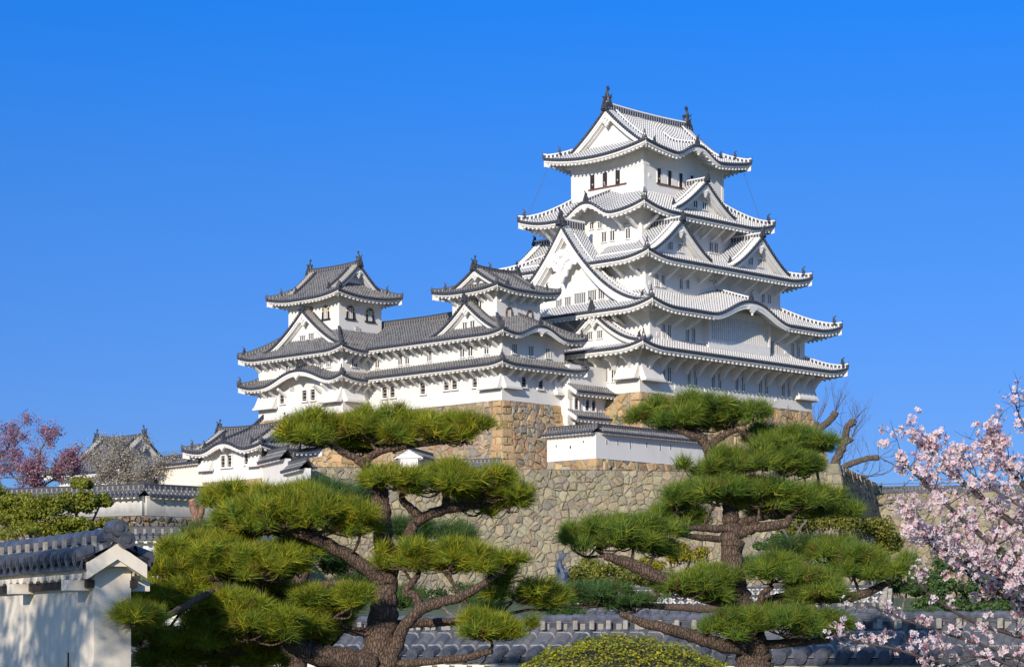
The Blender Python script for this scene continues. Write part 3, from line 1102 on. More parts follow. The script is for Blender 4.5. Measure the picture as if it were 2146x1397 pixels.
def window(parent, side, s, y, z, w, h, style, name=None):
    """s, z = centre; y = wall plane; styles: slits, lattice, arch, vent, opening, shutter"""
    mb = MB()
    g = -inward(side)
    s0, s1, z0, z1 = s - w / 2, s + w / 2, z - h / 2, z + h / 2
    if style == 'slits':
        wbox(mb, side, y, s0, s1, -0.2, 0.012, z0, z1, 1)
        nb = max(2, int(round(w / 0.26)))
        bar = 0.30 * w / nb
        for i in range(nb + 1):
            c_ = s0 + w * i / nb
            wbox(mb, side, y, c_ - bar * 0.5, c_ + bar * 0.5, 0.0, 0.07, z0, z1, 0)
        wbox(mb, side, y, s0 - 0.08, s1 + 0.08, 0.0, 0.13, z0 - 0.10, z0, 0)
        wbox(mb, side, y, s0 - 0.08, s1 + 0.08, 0.0, 0.13, z1, z1 + 0.10, 0)
        return mb.build(name or 'window', ['trim', 'dark_gap'], parent)
    if style == 'lattice':
        wbox(mb, side, y, s0, s1, -0.2, 0.012, z0, z1, 1)
        for q0, q1, q2, q3 in ((s0 - 0.14, s0, z0 - 0.10, z1 + 0.10), (s1, s1 + 0.14, z0 - 0.10, z1 + 0.10)):
            wbox(mb, side, y, q0, q1, 0.0, 0.16, q2, q3, 0)
        wbox(mb, side, y, s0 - 0.002, s1 + 0.002, 0.0, 0.158, z1, z1 + 0.10, 0)
        wbox(mb, side, y, s0 - 0.16, s1 + 0.16, 0.0, 0.20, z0 - 0.16, z0 - 0.02, 0)
        for i in range(3):
            c = s0 + w * (i + 0.5) / 3
            wbox(mb, side, y, c - 0.03, c + 0.03, 0.0, 0.07, z0, z1, 2)
        for i in range(3):
            c = z0 + h * (i + 0.5) / 3
            wbox(mb, side, y, s0, s1, 0.0, 0.04, c - 0.025, c + 0.025, 0)
        return mb.build(name or 'window', ['trim', 'dark_gap', 'wood_dark'], parent)
    if style == 'arch':
        n = 19
        gilt = 2 if name == 'weathered_arched_window' else 4
        def arc(k, top, wid):
            pts = [(-wid * 1.12, 0.0)]
            for i in range(n + 1):
                t = math.pi * (1 - i / n)
                pts.append((wid * math.cos(t) * (1.0 if abs(math.cos(t)) < 0.99 else 1.0), h * 0.52 + (top - h * 0.52) * (math.sin(t) ** 0.8)))
            pts.append((wid * 1.12, 0.0))
            return pts
        ax, ay = PT(side, 1, 0, 0), PT(side, 0, g, 0)
        o = Vector(PT(side, s, y, z0))
        out, inn = arc(0, h, w / 2), arc(0, h - 0.13, w / 2 - 0.13)
        mb.prism(inn, o + Vector(ay) * 0.004, ax, (0, 0, 1), ay, 0.03, 1)
        for i in range(len(out) - 1):
            q = [inn[i], inn[i + 1], out[i + 1], out[i]]
            mb.prism(q, o + Vector(ay) * 0.05, ax, (0, 0, 1), ay, 0.13, gilt if (i % 3 == 1) else 3)
        for i in range(3):
            c = -w * 0.22 + w * 0.22 * i
            wbox(mb, side, y, s + c - 0.05, s + c + 0.05, 0.02, 0.07, z0, z0 + h * 0.80, 0)
        wbox(mb, side, y, s - w * 0.72, s + w * 0.72, 0.0, 0.16, z0 - 0.13, z0, 3)
        return mb.build('arched_window', ['trim', 'dark_gap', 'wood_dark', 'black' if gilt == 4 else 'wood_mid', 'gold'], parent)
    if style == 'vent':
        for i in range(3):
            c = z0 + h * (i + 0.5) / 3
            wbox(mb, side, y, s0, s1, 0.0, 0.12, c - h * 0.12, c + h * 0.06, 0)
            wbox(mb, side, y, s0 + 0.03, s1 - 0.03, -0.05, 0.012, c + h * 0.06, c + h * 0.2, 1)
        return mb.build(name or 'vent', ['trim', 'dark_gap'], parent)
    if style == 'opening':
        wbox(mb, side, y, s0, s1, -0.3, 0.012, z0, z1, 1)
        wbox(mb, side, y, s0 - 0.06, s0, 0.0, 0.07, z0, z1, 0)
        wbox(mb, side, y, s1, s1 + 0.06, 0.0, 0.07, z0, z1, 0)
        return mb.build(name or 'window', ['trim', 'dark_gap'], parent)

def loophole(parent, side, s, y, z, w=0.16, h=0.28):
    mb = MB()
    wbox(mb, side, y, s - w / 2, s + w / 2, -0.1, 0.01, z - h / 2, z + h / 2, 1)
    wbox(mb, side, y, s - w / 2 - 0.05, s - w / 2, 0.0, 0.06, z - h / 2 - 0.05, z + h / 2 + 0.05, 0)
    wbox(mb, side, y, s + w / 2, s + w / 2 + 0.05, 0.0, 0.06, z - h / 2 - 0.05, z + h / 2 + 0.05, 0)
    wbox(mb, side, y, s - w * 0.30, s + w * 0.36, 0.0, 0.035, z - h / 2, z + h / 2, 0)
    return mb.build('loophole', ['trim', 'dark_gap'], parent)

def stone_drop(parent, side, s0, s1, y, z0, z1, out=0.85):
    """flared stone-drop bay on a wall"""
    mb = MB()
    g = -inward(side)
    n = 6
    rows = []
    for i in range(n + 1):
        t = i / n
        z = z1 + (z0 - z1) * t
        o = 0.03 + out * t ** 1.6
        rows.append((z, o))
    P = [[PT(side, s0, y - g * 0.05, z) for z, o in rows], [PT(side, s0, y + g * o, z) for z, o in rows], [PT(side, s1, y + g * o, z) for z, o in rows], [PT(side, s1, y - g * 0.05, z) for z, o in rows]]
    mb.grid(P, 0)
    wbox(mb, side, y, s0 - 0.08, s1 + 0.08, out * 0.25, out + 0.10, z0 - 0.20, z0 + 0.003, 0)
    wbox(mb, side, y, s0 + 0.1, s1 - 0.1, 0.0, out * 0.25, z0 - 0.12, z0 - 0.02, 1)
    return mb.build('stone_drop_bay', ['plaster', 'dark_gap'], parent)

def bracket_mesh(side, out, h, style='strut'):
    mb = MB()
    g = -inward(side)
    w = 0.14
    if style == 'strut':
        q = []
        for s in (-w, w):
            q += [PT(side, s, 0, -h), PT(side, s, g * out, 0.0), PT(side, s, g * out, 0.22), PT(side, s, 0, -h + 0.30)]
        p = [q[0], q[4], q[5], q[1], q[3], q[7], q[6], q[2]]
        mb.hexa(p, 0)
    else:
        # curved arm: a beam end with a brace beneath
        prof = [(0, 0.18), (out, 0.18), (out, -0.08), (out * 0.72, -0.16), (out * 0.5, -0.45), (out * 0.22, -h * 0.85), (0, -h)]
        mb.prism([(a, b) for a, b in prof], (0, 0, 0), PT(side, 0, g, 0), (0, 0, 1), PT(side, 1, 0, 0), 0.30)
    return mb

def brackets(root, side, y, z, ss, out, h, style='strut'):
    first = None
    for s in ss:
        p = PT(side, s, y, z)
        if first is None:
            mb = bracket_mesh(side, out, h, style)
            first = mb.build('eave_bracket', ['trim'], None)
            first.parent = root
            o = first
        else:
            o = first.copy()
            COL.objects.link(o)
        og = ORG.get(root.name, (0, 0, 0))
        o.location = (p[0] - og[0], p[1] - og[1], p[2] - og[2])
# ------------------------------------------------------------------ dry-stone walls, stone by stone
PAL_TAN = [(0.62, 0.42, 0.21), (0.64, 0.45, 0.24), (0.58, 0.39, 0.20), (0.52, 0.42, 0.27), (0.43, 0.39, 0.32), (0.62, 0.47, 0.28), (0.50, 0.33, 0.18)]
PAL_MIX = [(0.55, 0.40, 0.23), (0.50, 0.38, 0.24), (0.42, 0.31, 0.22), (0.53, 0.41, 0.26), (0.36, 0.34, 0.29), (0.50, 0.33, 0.19), (0.40, 0.30, 0.23)]
PAL_LICHEN = [(0.42, 0.37, 0.23), (0.43, 0.375, 0.24), (0.38, 0.335, 0.22), (0.33, 0.29, 0.215), (0.42, 0.345, 0.225), (0.39, 0.355, 0.24), (0.45, 0.39, 0.265), (0.35, 0.305, 0.225), (0.29, 0.255, 0.21)]
PAL_DARK = [(0.22, 0.18, 0.14), (0.17, 0.15, 0.13), (0.27, 0.22, 0.16), (0.20, 0.18, 0.16), (0.34, 0.24, 0.14), (0.14, 0.12, 0.11)]

def clip_poly(poly, px, py, nx, ny):
    """keep the side where (p - (px,py)).n <= 0"""
    out = []
    n = len(poly)
    for i in range(n):
        a, b = poly[i], poly[(i + 1) % n]
        da = (a[0] - px) * nx + (a[1] - py) * ny
        db = (b[0] - px) * nx + (b[1] - py) * ny
        if da <= 0:
            out.append(a)
        if (da < 0) != (db < 0) and abs(da - db) > 1e-12:
            t = da / (da - db)
            out.append((a[0] + (b[0] - a[0]) * t, a[1] + (b[1] - a[1]) * t))
    return out

def stone_poly(mb, poly, fn, rng, pal, gap, bulge):
    n = len(poly)
    cx, cy = sum(p[0] for p in poly) / n, sum(p[1] for p in poly) / n
    size = max(0.05, min(math.hypot(p[0] - cx, p[1] - cy) for p in poly))
    col = rng.choice(pal)
    k = rng.uniform(0.80, 1.18)
    col = tuple(min(0.8, c * k * rng.uniform(0.96, 1.04)) for c in col)
    if size < gap * 2.2:
        return
    lift = rng.uniform(-0.06, 0.07)
    gap = gap * rng.choice((0.2, 0.4, 0.7, 1.0, 2.8))
    bulge = bulge * rng.uniform(0.6, 1.9)
    tx, ty = rng.uniform(-0.17, 0.17), rng.uniform(-0.17, 0.17)
    # split long edges a little so outlines are not razor straight
    ring = []
    for i in range(n):
        a, b = poly[i], poly[(i + 1) % n]
        ring.append(a)
        L = math.hypot(b[0] - a[0], b[1] - a[1])
        if L > 0.28:
            nx, ny = (b[1] - a[1]) / L, -(b[0] - a[0]) / L
            for m_ in ((rng.uniform(0.2, 0.4), rng.uniform(0.6, 0.8)) if L > 0.5 else (rng.uniform(0.35, 0.65),)):
                j = rng.uniform(-0.07, 0.045) * L
                ring.append((a[0] + (b[0] - a[0]) * m_ + nx * j, a[1] + (b[1] - a[1]) * m_ + ny * j))
    def shrink(g):
        out = []
        for x, y in ring:
            d = math.hypot(x - cx, y - cy)
            f = max(0.2, 1 - g / max(d, 1e-6))
            out.append((cx + (x - cx) * f, cy + (y - cy) * f))
        return out
    r0, r1, r2 = shrink(gap), shrink(gap + 0.015), shrink(gap + min(0.16, size * 0.30))
    A = [fn(x, y, -0.10) for x, y in r0]
    B = [fn(x, y, lift + tx * (x - cx) + ty * (y - cy)) for x, y in r1]
    Cc = [fn(x, y, lift + bulge * (0.7 + 0.6 * rng.random()) + tx * (x - cx) + ty * (y - cy)) for x, y in r2]
    cc = fn(cx, cy, lift + bulge * 1.25)
    m = len(ring)
    for i in range(m):
        j = (i + 1) % m
        mb.add([A[i], A[j], B[j], B[i]], 0, None, col)
        mb.add([B[i], B[j], Cc[j], Cc[i]], 0, None, col)
        mb.add([Cc[i], Cc[j], cc], 0, None, col)

def stone_face(mb, W, H, fn, seed, pal, sx=0.95, sy=0.75, gap=0.008, bulge=0.045, qL=0.0, qR=0.0, qh=0.75, jit=0.42, pal_q=None):
    """fn(u, v, n) -> point: u along the wall, v down from its top, n outward"""
    rng = random.Random(seed)
    u0, u1 = qL, W - qR
    nx, ny = max(1, int((u1 - u0) / sx)), max(1, int(H / sy))
    dx, dy = (u1 - u0) / nx, H / ny
    pts = {}
    for j in range(-2, ny + 2):
        for i in range(-2, nx + 2):
            k = 0.5 if j % 2 else 0.0
            pts[i, j] = (u0 + (i + 0.5 + (k - 0.25) + rng.uniform(-jit, jit)) * dx, (j + 0.5 + rng.uniform(-jit, jit)) * dy)
    wt = {k_: rng.choice((0.0, 0.0, 0.05, 0.12, 0.2, -0.12)) * dx * dy for k_ in pts}
    for j in range(ny):
        for i in range(-1, nx + 1):
            c = pts[i, j]
            poly = [(u0, 0.0), (u1, 0.0), (u1, H), (u0, H)]
            for dj in range(-2, 3):
                for di in range(-2, 3):
                    if (di or dj) and (i + di, j + dj) in pts:
                        q = pts[i + di, j + dj]
                        ex, ey = q[0] - c[0], q[1] - c[1]
                        t_ = 0.5 * (1 + (wt[i, j] - wt[i + di, j + dj]) / max(1e-6, ex * ex + ey * ey))
                        poly = clip_poly(poly, c[0] + ex * t_, c[1] + ey * t_, ex, ey)
                        if len(poly) < 3:
                            break
                if len(poly) < 3:
                    break
            if len(poly) >= 3:
                area = 0.5 * abs(sum(poly[a][0] * poly[(a + 1) % len(poly)][1] - poly[(a + 1) % len(poly)][0] * poly[a][1] for a in range(len(poly))))
                parts_ = [poly]
                if area > 0.75 * dx * dy and rng.random() < 0.42:
                    mx, my = sum(p[0] for p in poly) / len(poly), sum(p[1] for p in poly) / len(poly)
                    an = rng.uniform(0, math.pi)
                    ox, oy = mx + rng.uniform(-.2, .2) * dx, my + rng.uniform(-.2, .2) * dy
                    c_, s_ = math.cos(an), math.sin(an)
                    parts_ = [clip_poly(poly, ox, oy, c_, s_), clip_poly(poly, ox, oy, -c_, -s_)]
                for pp_ in parts_:
                    if len(pp_) >= 3:
                        stone_poly(mb, pp_, fn, rng, pal, gap, bulge)
    for q, left in ((qL, True), (qR, False)):
        if q <= 0:
            continue
        v, k = 0.0, 0
        while v < H - 0.05:
            h = min(H - v, qh * rng.uniform(0.8, 1.2))
            if H - v - h < 0.25:
                h = H - v
            a, b = (0.0, q) if left else (W - q, W)
            if k % 2 and q > 0.7:
                c = a + (b - a) * rng.uniform(0.4, 0.6)
                rects = [(a, c), (c, b)]
            else:
                rects = [(a, b)]
            for r0, r1 in rects:
                stone_poly(mb, [(r0, v), (r1, v), (r1, v + h), (r0, v + h)], fn, rng, pal_q or pal, gap * 0.7, bulge * 0.7)
            v += h
            k += 1

def batter(h, H, foot):
    t = h / H
    return foot * (0.62 * t + 0.38 * t * t)

def stone_base(name, label, rect, zt, zb, foot, seed, pal, cat='stone wall', sides='SWEN', sx=0.95, sy=0.75, q=1.25, pal_q=None, mat='stone', gap=0.008, bulge=0.045, group=None):
    """a battered stone base below a building: rect is its top"""
    a0, a1, b0, b1 = rect
    H = zt - zb
    mb = MB()
    def face(side):
        n = inward(side)
        if side in 'SN':
            W = a1 - a0
            def fn(u, v, o):
                k = batter(v, H, foot)
                x = a0 - k + (W + 2 * k) * (u / W)
                return (x, (b0 - k - o) if side == 'S' else (b1 + k + o), zt - v)
        else:
            W = b1 - b0
            def fn(u, v, o):
                k = batter(v, H, foot)
                y = b0 - k + (W + 2 * k) * (u / W)
                return ((a0 - k - o) if side == 'W' else (a1 + k + o), y, zt - v)
        return W, fn
    for sd in 'SWEN':
        W, fn = face(sd)
        if sd in sides:
            stone_face(mb, W, H, fn, seed + ord(sd), pal, sx, sy, gap, bulge, q, q, 0.72, pal_q=pal_q)
        n = 6
        mb.grid([[fn(u, H * i / n, -0.055) for i in range(n + 1)] for u in (0.0, W)], 1)
    mb.add([(a0, b0, zt - 0.02), (a1, b0, zt - 0.02), (a1, b1, zt - 0.02), (a0, b1, zt - 0.02)], 1)
    o = mb.build(name, [mat, 'rubble'])
    return tag(o, label, cat, group)

# ------------------------------------------------------------------ ground and terraces
def slab(name, pts, z0, z1, mat):
    mb = MB()
    top = [(p[0], p[1], z1) for p in pts]
    bot = [(p[0], p[1], z0) for p in pts]
    mb.add(top, 0)
    n = len(pts)
    for i in range(n):
        j = (i + 1) % n
        mb.add([bot[i], bot[j], top[j], top[i]], 0)
    return struct(mb.build(name, [mat]))

mbg = MB()
mbg.add([(-4000, -4000, 0), (4000, -4000, 0), (4000, 4000, 0), (-4000, 4000, 0)], 0)
struct(mbg.build('ground', ['grass']))
MW = [at(640, 188), at(1480, 193), at(1757, 185)]           # top line of the great retaining wall
TERR = 16.0
back = [MW[2] + FW * 110 + RT * 22, MW[0] + FW * 110 + RT * -10]
inset = FW * 0.5
slab('castle_terrace', [MW[0] + inset, MW[1] + inset, MW[2] + inset] + back, -0.2, TERR - 0.05, 'soil')
slab('lower_terrace', [at(-900, 140), at(300, 133.5), at(480, 140), at(660, 190), at(660, 300), at(-900, 300)], -0.3, 8.3, 'grass')
slab('middle_terrace', [at(-300, 178), at(655, 186), at(655, 290), at(-300, 290)], -0.4, 13.6, 'soil')
# earth bank in front of the retaining wall
mbk = MB()
bk = [[(*at(px, Z), z) for px in (100, 500, 900, 1300, 1700, 2100, 2500, 3200)] for Z, z in ((70, -0.02), (95, 1.0), (130, 3.2), (165, 4.6), (186, 5.2))]
mbk.grid(bk, 0)
struct(mbk.build('earth_bank', ['grass']))
slab('far_terrace', [at(1790, 214), at(2700, 205), at(2900, 300), at(1830, 300)], -0.5, 15.0, 'grass')

# ------------------------------------------------------------------ MAIN KEEP
K1 = (0.0, 26.6, 0.0, 21.2)
K2 = (1.4, 25.4, 0.0, 21.2)
K3 = (2.9, 23.7, 1.83, 19.4)
K4 = (5.7, 21.3, 4.75, 17.0)
K5 = (7.16, 19.45, 5.8, 15.4)
keep = thing('castle_keep', 'tallest white castle tower of five stacked plastered roofs with fish ornaments on its top ridge', 'castle keep', (0, 0, 25.1))
w1 = wall_box(keep, K1, 25.1, 29.6)
w2 = wall_box(keep, K2, 29.3, 34.0)
w3 = wall_box(keep, K3, 33.6, 39.2)
w4 = wall_box(keep, K4, 38.6, 44.6)
w5 = wall_box(keep, K5, 44.0, 50.6)

def BIGZ(s):
    return 33.75 + 8.25 * max(0.0, 1 - abs(s - 10.5) / 11.4) ** 2

def grow(r, w, s, e=None, n=None):
    e = w if e is None else e
    n = s if n is None else n
    return (r[0] - w, r[1] + e, r[2] - s, r[3] + n)

skirt_roof(keep, 'tiled_roof', grow(K1, 2.64, 2.64), K2, K1, 28.95, 30.25, ST_MAIN, 0.55, 3.6, raft=0.62, soff=0.42)
skirt_roof(keep, 'tiled_roof', grow(K2, 2.75, 2.70), K3, K2, 32.90, 35.2, ST_MAIN, 0.70, 4.0, {'S': [(13.6, 6.0, 1.75)], 'N': [(13.6, 6.0, 1.75)]}, kara_drop=0.62, soff=0.42)
skirt_roof(keep, 'tiled_roof', grow(K3, 2.35, 2.35), K4, K3, 37.95, 40.4, ST_MAIN, 0.65, 4.0, soff=0.42,
           cut={'W': BIGZ, 'E': BIGZ})
skirt_roof(keep, 'tiled_roof', grow(K4, 2.35, 2.35), K5, K4, 43.25, 45.75, ST_MAIN, 0.75, 4.5, {'W': [(10.2, 3.4, 1.35)], 'E': [(10.2, 3.4, 1.35)]}, kara_drop=0.42, soff=0.42)
hip_gable_roof(keep, 'tiled_roof', grow(K5, 2.05, 2.05), K5, 49.45, 54.45, 2.1, 'a', ST_MAIN, 0.75, 7.0, {'S': [(13.2, 3.5, 1.3)], 'N': [(13.2, 3.5, 1.3)]}, board=0.62, gegyo=0.85, fish=1.65, ridge_h=0.62, curve=0.34, soff=0.30)
# dormer gables
dormer(keep, 'W', 10.5, 11.4, 33.75, 42.0, 0.35, 3.6, ST_MAIN, 2.0, 1.0, 2.7, [(10.6, 34.75, 0.8, 0.95), (9.0, 34.95, 1.5, 1.0), (7.4, 35.05, 1.1, 1.0), (6.2, 35.1, 0.8, 1.0), (11.8, 34.7, 0.8, 0.9)], z_floor=33.6, wall_back=1.15, oni_size=1.25, ridge_h=0.75, gegyo_drop=2.4)
dormer(keep, 'W', 5.3, 6.0, 29.85, 33.0, -0.9, 1.9, ST_MAIN, 1.7, 0.5, 0.75, [(4.9, 30.9, 0.7, 0.7), (6.2, 30.9, 0.7, 0.7)], z_floor=29.3, oni_size=0.95, ridge_h=0.55, wall_back=0.75)
for c in (7.1, 19.5):
    dormer(keep, 'S', c, 4.5, 38.75, 42.05, 0.75, 4.9, ST_MAIN, 1.28, 0.62, 0.62, [(c - 0.75, 39.75, 0.7, 0.75), (c + 0.75, 39.75, 0.7, 0.75)], z_floor=38.4, oni_size=0.85)
dormer(keep, 'S', 13.5, 4.5, 44.0, 47.05, 3.0, 6.0, ST_MAIN, 1.28, 0.58, 0.6, [(12.8, 44.95, 0.65, 0.7), (14.2, 44.95, 0.65, 0.7)], z_floor=43.7, oni_size=0.85)
# north and east sides mirror the gables one can see past the corners
dormer(keep, 'N', 7.1, 4.5, 38.75, 42.05, 20.5, 16.9, ST_MAIN, 1.28, 0.62, 0.85, z_floor=38.4)
dormer(keep, 'N', 19.5, 4.5, 38.75, 42.05, 20.5, 16.9, ST_MAIN, 1.28, 0.62, 0.85, z_floor=38.4)
dormer(keep, 'E', 10.5, 11.4, 33.75, 42.0, 26.3, 23.0, ST_MAIN, 2.0, 1.0, 1.9, z_floor=33.6, wall_back=1.15, oni_size=1.25, ridge_h=0.75)
# windows
for s, w in ((3.35, 0.42), (4.2, 0.5), (7.1, 0.5), (8.1, 0.5), (10.75, 0.5), (11.75, 0.5), (14.4, 0.5), (15.4, 0.5), (18.1, 0.5), (19.1, 0.5), (21.8, 0.5), (22.75, 0.5)):
    window(w1, 'S', s, 0.0, 27.05, w, 1.4, 'slits')
for s in (2.35, 3.4):
    window(w1, 'W', s + 0.9, 0.0, 27.0, 0.6, 1.35, 'slits')
for s in (3.4, 4.2, 6.9, 7.8, 20.0, 20.75, 23.35, 24.3):
    window(w2, 'S', s, 0.0, 31.1, 0.48, 1.35, 'slits')
for s, z, h in ((4.5, 36.3, 1.1), (5.4, 36.3, 1.1), (8.1, 36.3, 1.0), (9.1, 36.35, 0.85), (12.7, 37.35, 0.55), (13.5, 37.35, 0.55), (20.9, 36.3, 0.9), (21.9, 36.3, 0.9)):
    window(w3, 'S', s, K3[2], z, 0.5, h, 'slits')
window(w3, 'W', 2.9, K3[0], 37.2, 0.7, 0.55, 'slits')
for s, z in ((9.65, 41.5), (8.55, 41.5), (6.5, 41.45)):
    window(w4, 'W', s, K4[0], z, 0.62, 0.95, 'slits')
for s, z in ((7.75, 42.4), (6.75, 42.5)):
    window(w4, 'W', s, K4[0], z, 0.62, 0.42, 'vent')
for s, z in ((10.2, 42.75), (11.3, 42.8)):
    window(w4, 'W', s, K4[0], z, 0.55, 0.6, 'slits')
for s in (16.2, 17.0):
    window(w4, 'S', s, K4[2], 41.2, 0.55, 1.05, 'slits')
window(w4, 'S', 12.4, K4[2], 42.5, 0.6, 0.45, 'vent')
window(w4, 'S', 13.5, K4[2], 42.45, 0.6, 0.45, 'vent')
for s in (11.3, 12.3):
    window(w4, 'S', s + 2.2, K4[2], 43.0, 0.5, 0.55, 'slits')
# top floor: open shutters over dark openings, red-brown rail
for i, s in enumerate((12.55, 10.85, 9.15)):
    window(w5, 'W', s, K5[0], 47.55, 0.62, 1.40, 'opening')
for i, s in enumerate((9.45, 11.05, 12.75, 14.5)):
    window(w5, 'S', s, K5[2], 47.55, 0.55, 1.45, 'opening')
mb = MB()
wbox(mb, 'W', K5[0], 8.0, 13.05, 0.0, 0.16, 46.72, 46.82, 0)
mb.build('window_rail', ['rail'], w5)
mb = MB()
wbox(mb, 'S', K5[2], 9.05, 15.3, 0.0, 0.16, 46.72, 46.82, 0)
mb.build('window_rail', ['rail'], w5)
mb = MB()
for sd, y, s0, s1 in (('W', K5[0], K5[2], K5[3]), ('S', K5[2], K5[0], K5[1])):
    wbox(mb, sd, y, s0 - 0.05, s1 + 0.05, 0.0, 0.05, 48.36, 48.46, 0)
    for s in (s0 + 0.12, s1 - 0.12):
        wbox(mb, sd, y, s - 0.16, s + 0.16, 0.0, 0.047, 45.0, 49.8, 0)
mb.build('wall_moulding', ['trim'], w5)
for s in (11.75, 10.05, 8.4):
    mb = MB()
    wbox(mb, 'W', K5[0], s - 0.48, s + 0.42, 0.0, 0.05, 46.86, 48.24, 0)
    mb.build('sliding_shutter', ['trim'], w5)
for s in (10.25, 11.9, 13.6, 15.1):
    mb = MB()
    wbox(mb, 'S', K5[2], s - 0.40, s + 0.36, 0.0, 0.05, 46.86, 48.24, 0)
    mb.build('sliding_shutter', ['trim'], w5)
# lattice bay on the second storey
mb = MB()
wbox(mb, 'S', 0.0, 9.4, 18.95, 0.0, 0.62, 29.75, 30.95, 0)
wbox(mb, 'S', 0.0, 9.4, 18.95, 0.0, 0.45, 30.95, 33.2, 1)
wbox(mb, 'S', 0.0, 9.4, 18.95, 0.0, 0.62, 33.2, 33.9, 0)
wbox(mb, 'S', 0.0, 9.4, 9.65, 0.45, 0.66, 30.9, 33.25, 0)
wbox(mb, 'S', 0.0, 18.7, 18.95, 0.45, 0.66, 30.9, 33.25, 0)
for i in range(30):
    s = 9.8 + 8.85 * i / 29
    wbox(mb, 'S', 0.0, s - 0.085, s + 0.085, 0.45, 0.61, 30.95, 33.2, 0)
wbox(mb, 'S', 0.0, 9.65, 18.7, 0.45, 0.53, 32.05, 32.2, 0)
mb.build('lattice_bay_window', ['trim', 'plaster'], w2)
# stone-drop bays at the corners
stone_drop(w1, 'S', 0.0, 2.75, 0.0, 26.35, 28.6, 0.75)
stone_drop(w1, 'S', 23.6, 26.6, 0.0, 26.35, 28.9, 0.75)
stone_drop(w1, 'W', 0.0, 2.6, 0.0, 26.55, 28.6, 0.75)
stone_drop(w1, 'E', 0.0, 2.6, 26.6, 26.35, 28.9, 0.75)
# brackets
brackets(keep, 'S', 0.0, 28.35, [1.0 + 1.82 * i for i in range(15)], 1.75, 1.25, 'arm')
brackets(keep, 'W', 0.0, 28.35, [0.9, 2.9, 4.9, 6.9], 1.75, 1.25, 'arm')
brackets(keep, 'S', 0.0, 32.3, [2.4, 4.6, 6.8, 20.6, 22.4, 24.4], 1.7, 0.75)
brackets(keep, 'W', 1.4, 32.3, [1.2, 3.2, 5.2, 7.2, 9.2], 1.7, 0.75)
brackets(keep, 'S', K3[2], 37.45, [3.6, 6.0, 8.4, 10.8, 13.2, 15.6, 18.0, 20.4, 22.8], 1.6, 0.9)
brackets(keep, 'W', K3[0], 37.45, [2.6, 4.6, 6.6], 1.6, 0.9)
brackets(keep, 'S', K4[2], 42.75, [6.2, 7.9, 9.6, 11.3, 13.0, 14.7, 16.4, 18.1, 19.8, 21.0], 1.6, 1.0)
brackets(keep, 'W', K4[0], 42.75, [5.3, 7.0, 12.6, 14.0, 15.5, 16.6], 1.6, 1.0)
for s, z in ((5.1, 25.9), (9.6, 25.95), (13.3, 25.9), (16.9, 25.85), (20.6, 25.9), (6.3, 27.0), (2.2, 26.0)):
    loophole(w1, 'S', s, 0.0, z)
for s, z in ((5.3, 30.75), (2.5, 30.75), (22.2, 30.8), (24.9, 30.8)):
    loophole(w2, 'S', s, 0.0, z)
for s, z in ((3.5, 35.9), (18.9, 36.1)):
    loophole(w3, 'S', s, K3[2], z)
loophole(w5, 'S', 8.0, K5[2], 47.4)
# stay wires from the top eaves
mb = MB()
mb.tube([(5.3, 17.0, 49.3), (3.9, 18.6, 44.0)], [0.022, 0.022], 5)
mb.build('stay_wire', ['wire'], keep)
mb = MB()
mb.tube([(20.9, 4.4, 49.5), (22.7, 3.6, 44.6)], [0.022, 0.022], 5)
mb.build('stay_wire', ['wire'], keep)

# ------------------------------------------------------------------ WEST SMALL KEEP
A0, A1 = -13.0, -4.65
WB0, WB1 = 5.35, 14.6
W1 = (A0, A1, WB0, WB1)
WT = (-12.15, -6.4, 6.85, 12.75)
wk = thing('small_keep', 'small grey-roofed keep with undulating right-hand gable, between the long gallery and the tall tower', 'castle tower', (A0, WB0, 23.75))
ww1 = wall_box(wk, W1, 23.75, 27.55)
ww2 = wall_box(wk, (A0 + 0.004, A1 - 0.004, WB0 + 0.004, WB1), 27.5, 30.6)
ww3 = wall_box(wk, WT, 30.3, 34.7)
skirt_roof(wk, 'tiled_roof', (A0 - 1.6, A1 + 1.6, WB0 - 1.6, WB1), (A0, A1, WB0, WB1), W1, 26.85, 27.75, ST_GREY, 0.30, 2.2, sides='SWE', no_hip=('W1', 'E1'), soff=0.42)
skirt_roof(wk, 'tiled_roof', (A0 - 1.55, A1 + 1.55, WB0 - 1.6, WB1), (WT[0], WT[1], WT[2], WB1), W1, 29.65, 31.6, ST_GREY, 0.35, 2.5, {'S': [(-9.3, 3.4, 1.0)]}, sides='SWE', no_hip=('W1', 'E1'), kara_drop=0.42, soff=0.42)
hip_gable_roof(wk, 'tiled_roof', (-13.55, -5.0, 5.45, 14.15), WT, 34.0, 36.25, 1.65, 'a', ST_GREY, 0.35, 3.5, board=0.38, gegyo=0.5, fish=0.85, ridge_h=0.40, curve=0.3, soff=0.40)
dormer(wk, 'W', 9.4, 4.7, 30.05, 32.95, -13.9, -11.5, ST_GREY, 1.45, 0.42, 0.62, [(9.95, 30.85, 0.6, 0.75), (8.95, 30.9, 0.6, 0.75)], z_floor=29.7, oni_size=0.75, ridge_h=0.42, wall_back=0.7)
for s in (12.55, 11.45):
    window(ww1, 'W', s, A0, 25.7, 0.68, 0.95, 'lattice')
window(ww1, 'W', 8.75, A0, 25.7, 0.6, 1.0, 'lattice')
for s in (10.5, 9.42, 7.3):
    window(ww2, 'W', s, A0, 28.6, 0.62, 0.98, 'slits')
for s in (-10.25, -8.0):
    window(ww1, 'S', s, WB0, 25.6, 0.6, 0.88, 'lattice')
for s in (-11.4, -9.2, -6.9):
    window(ww2, 'S', s, WB0, 28.55, 0.66, 0.88, 'slits')
for s in (-10.3, -8.7):
    window(ww2, 'S', s, WB0, 30.15, 1.3, 0.36, 'vent')
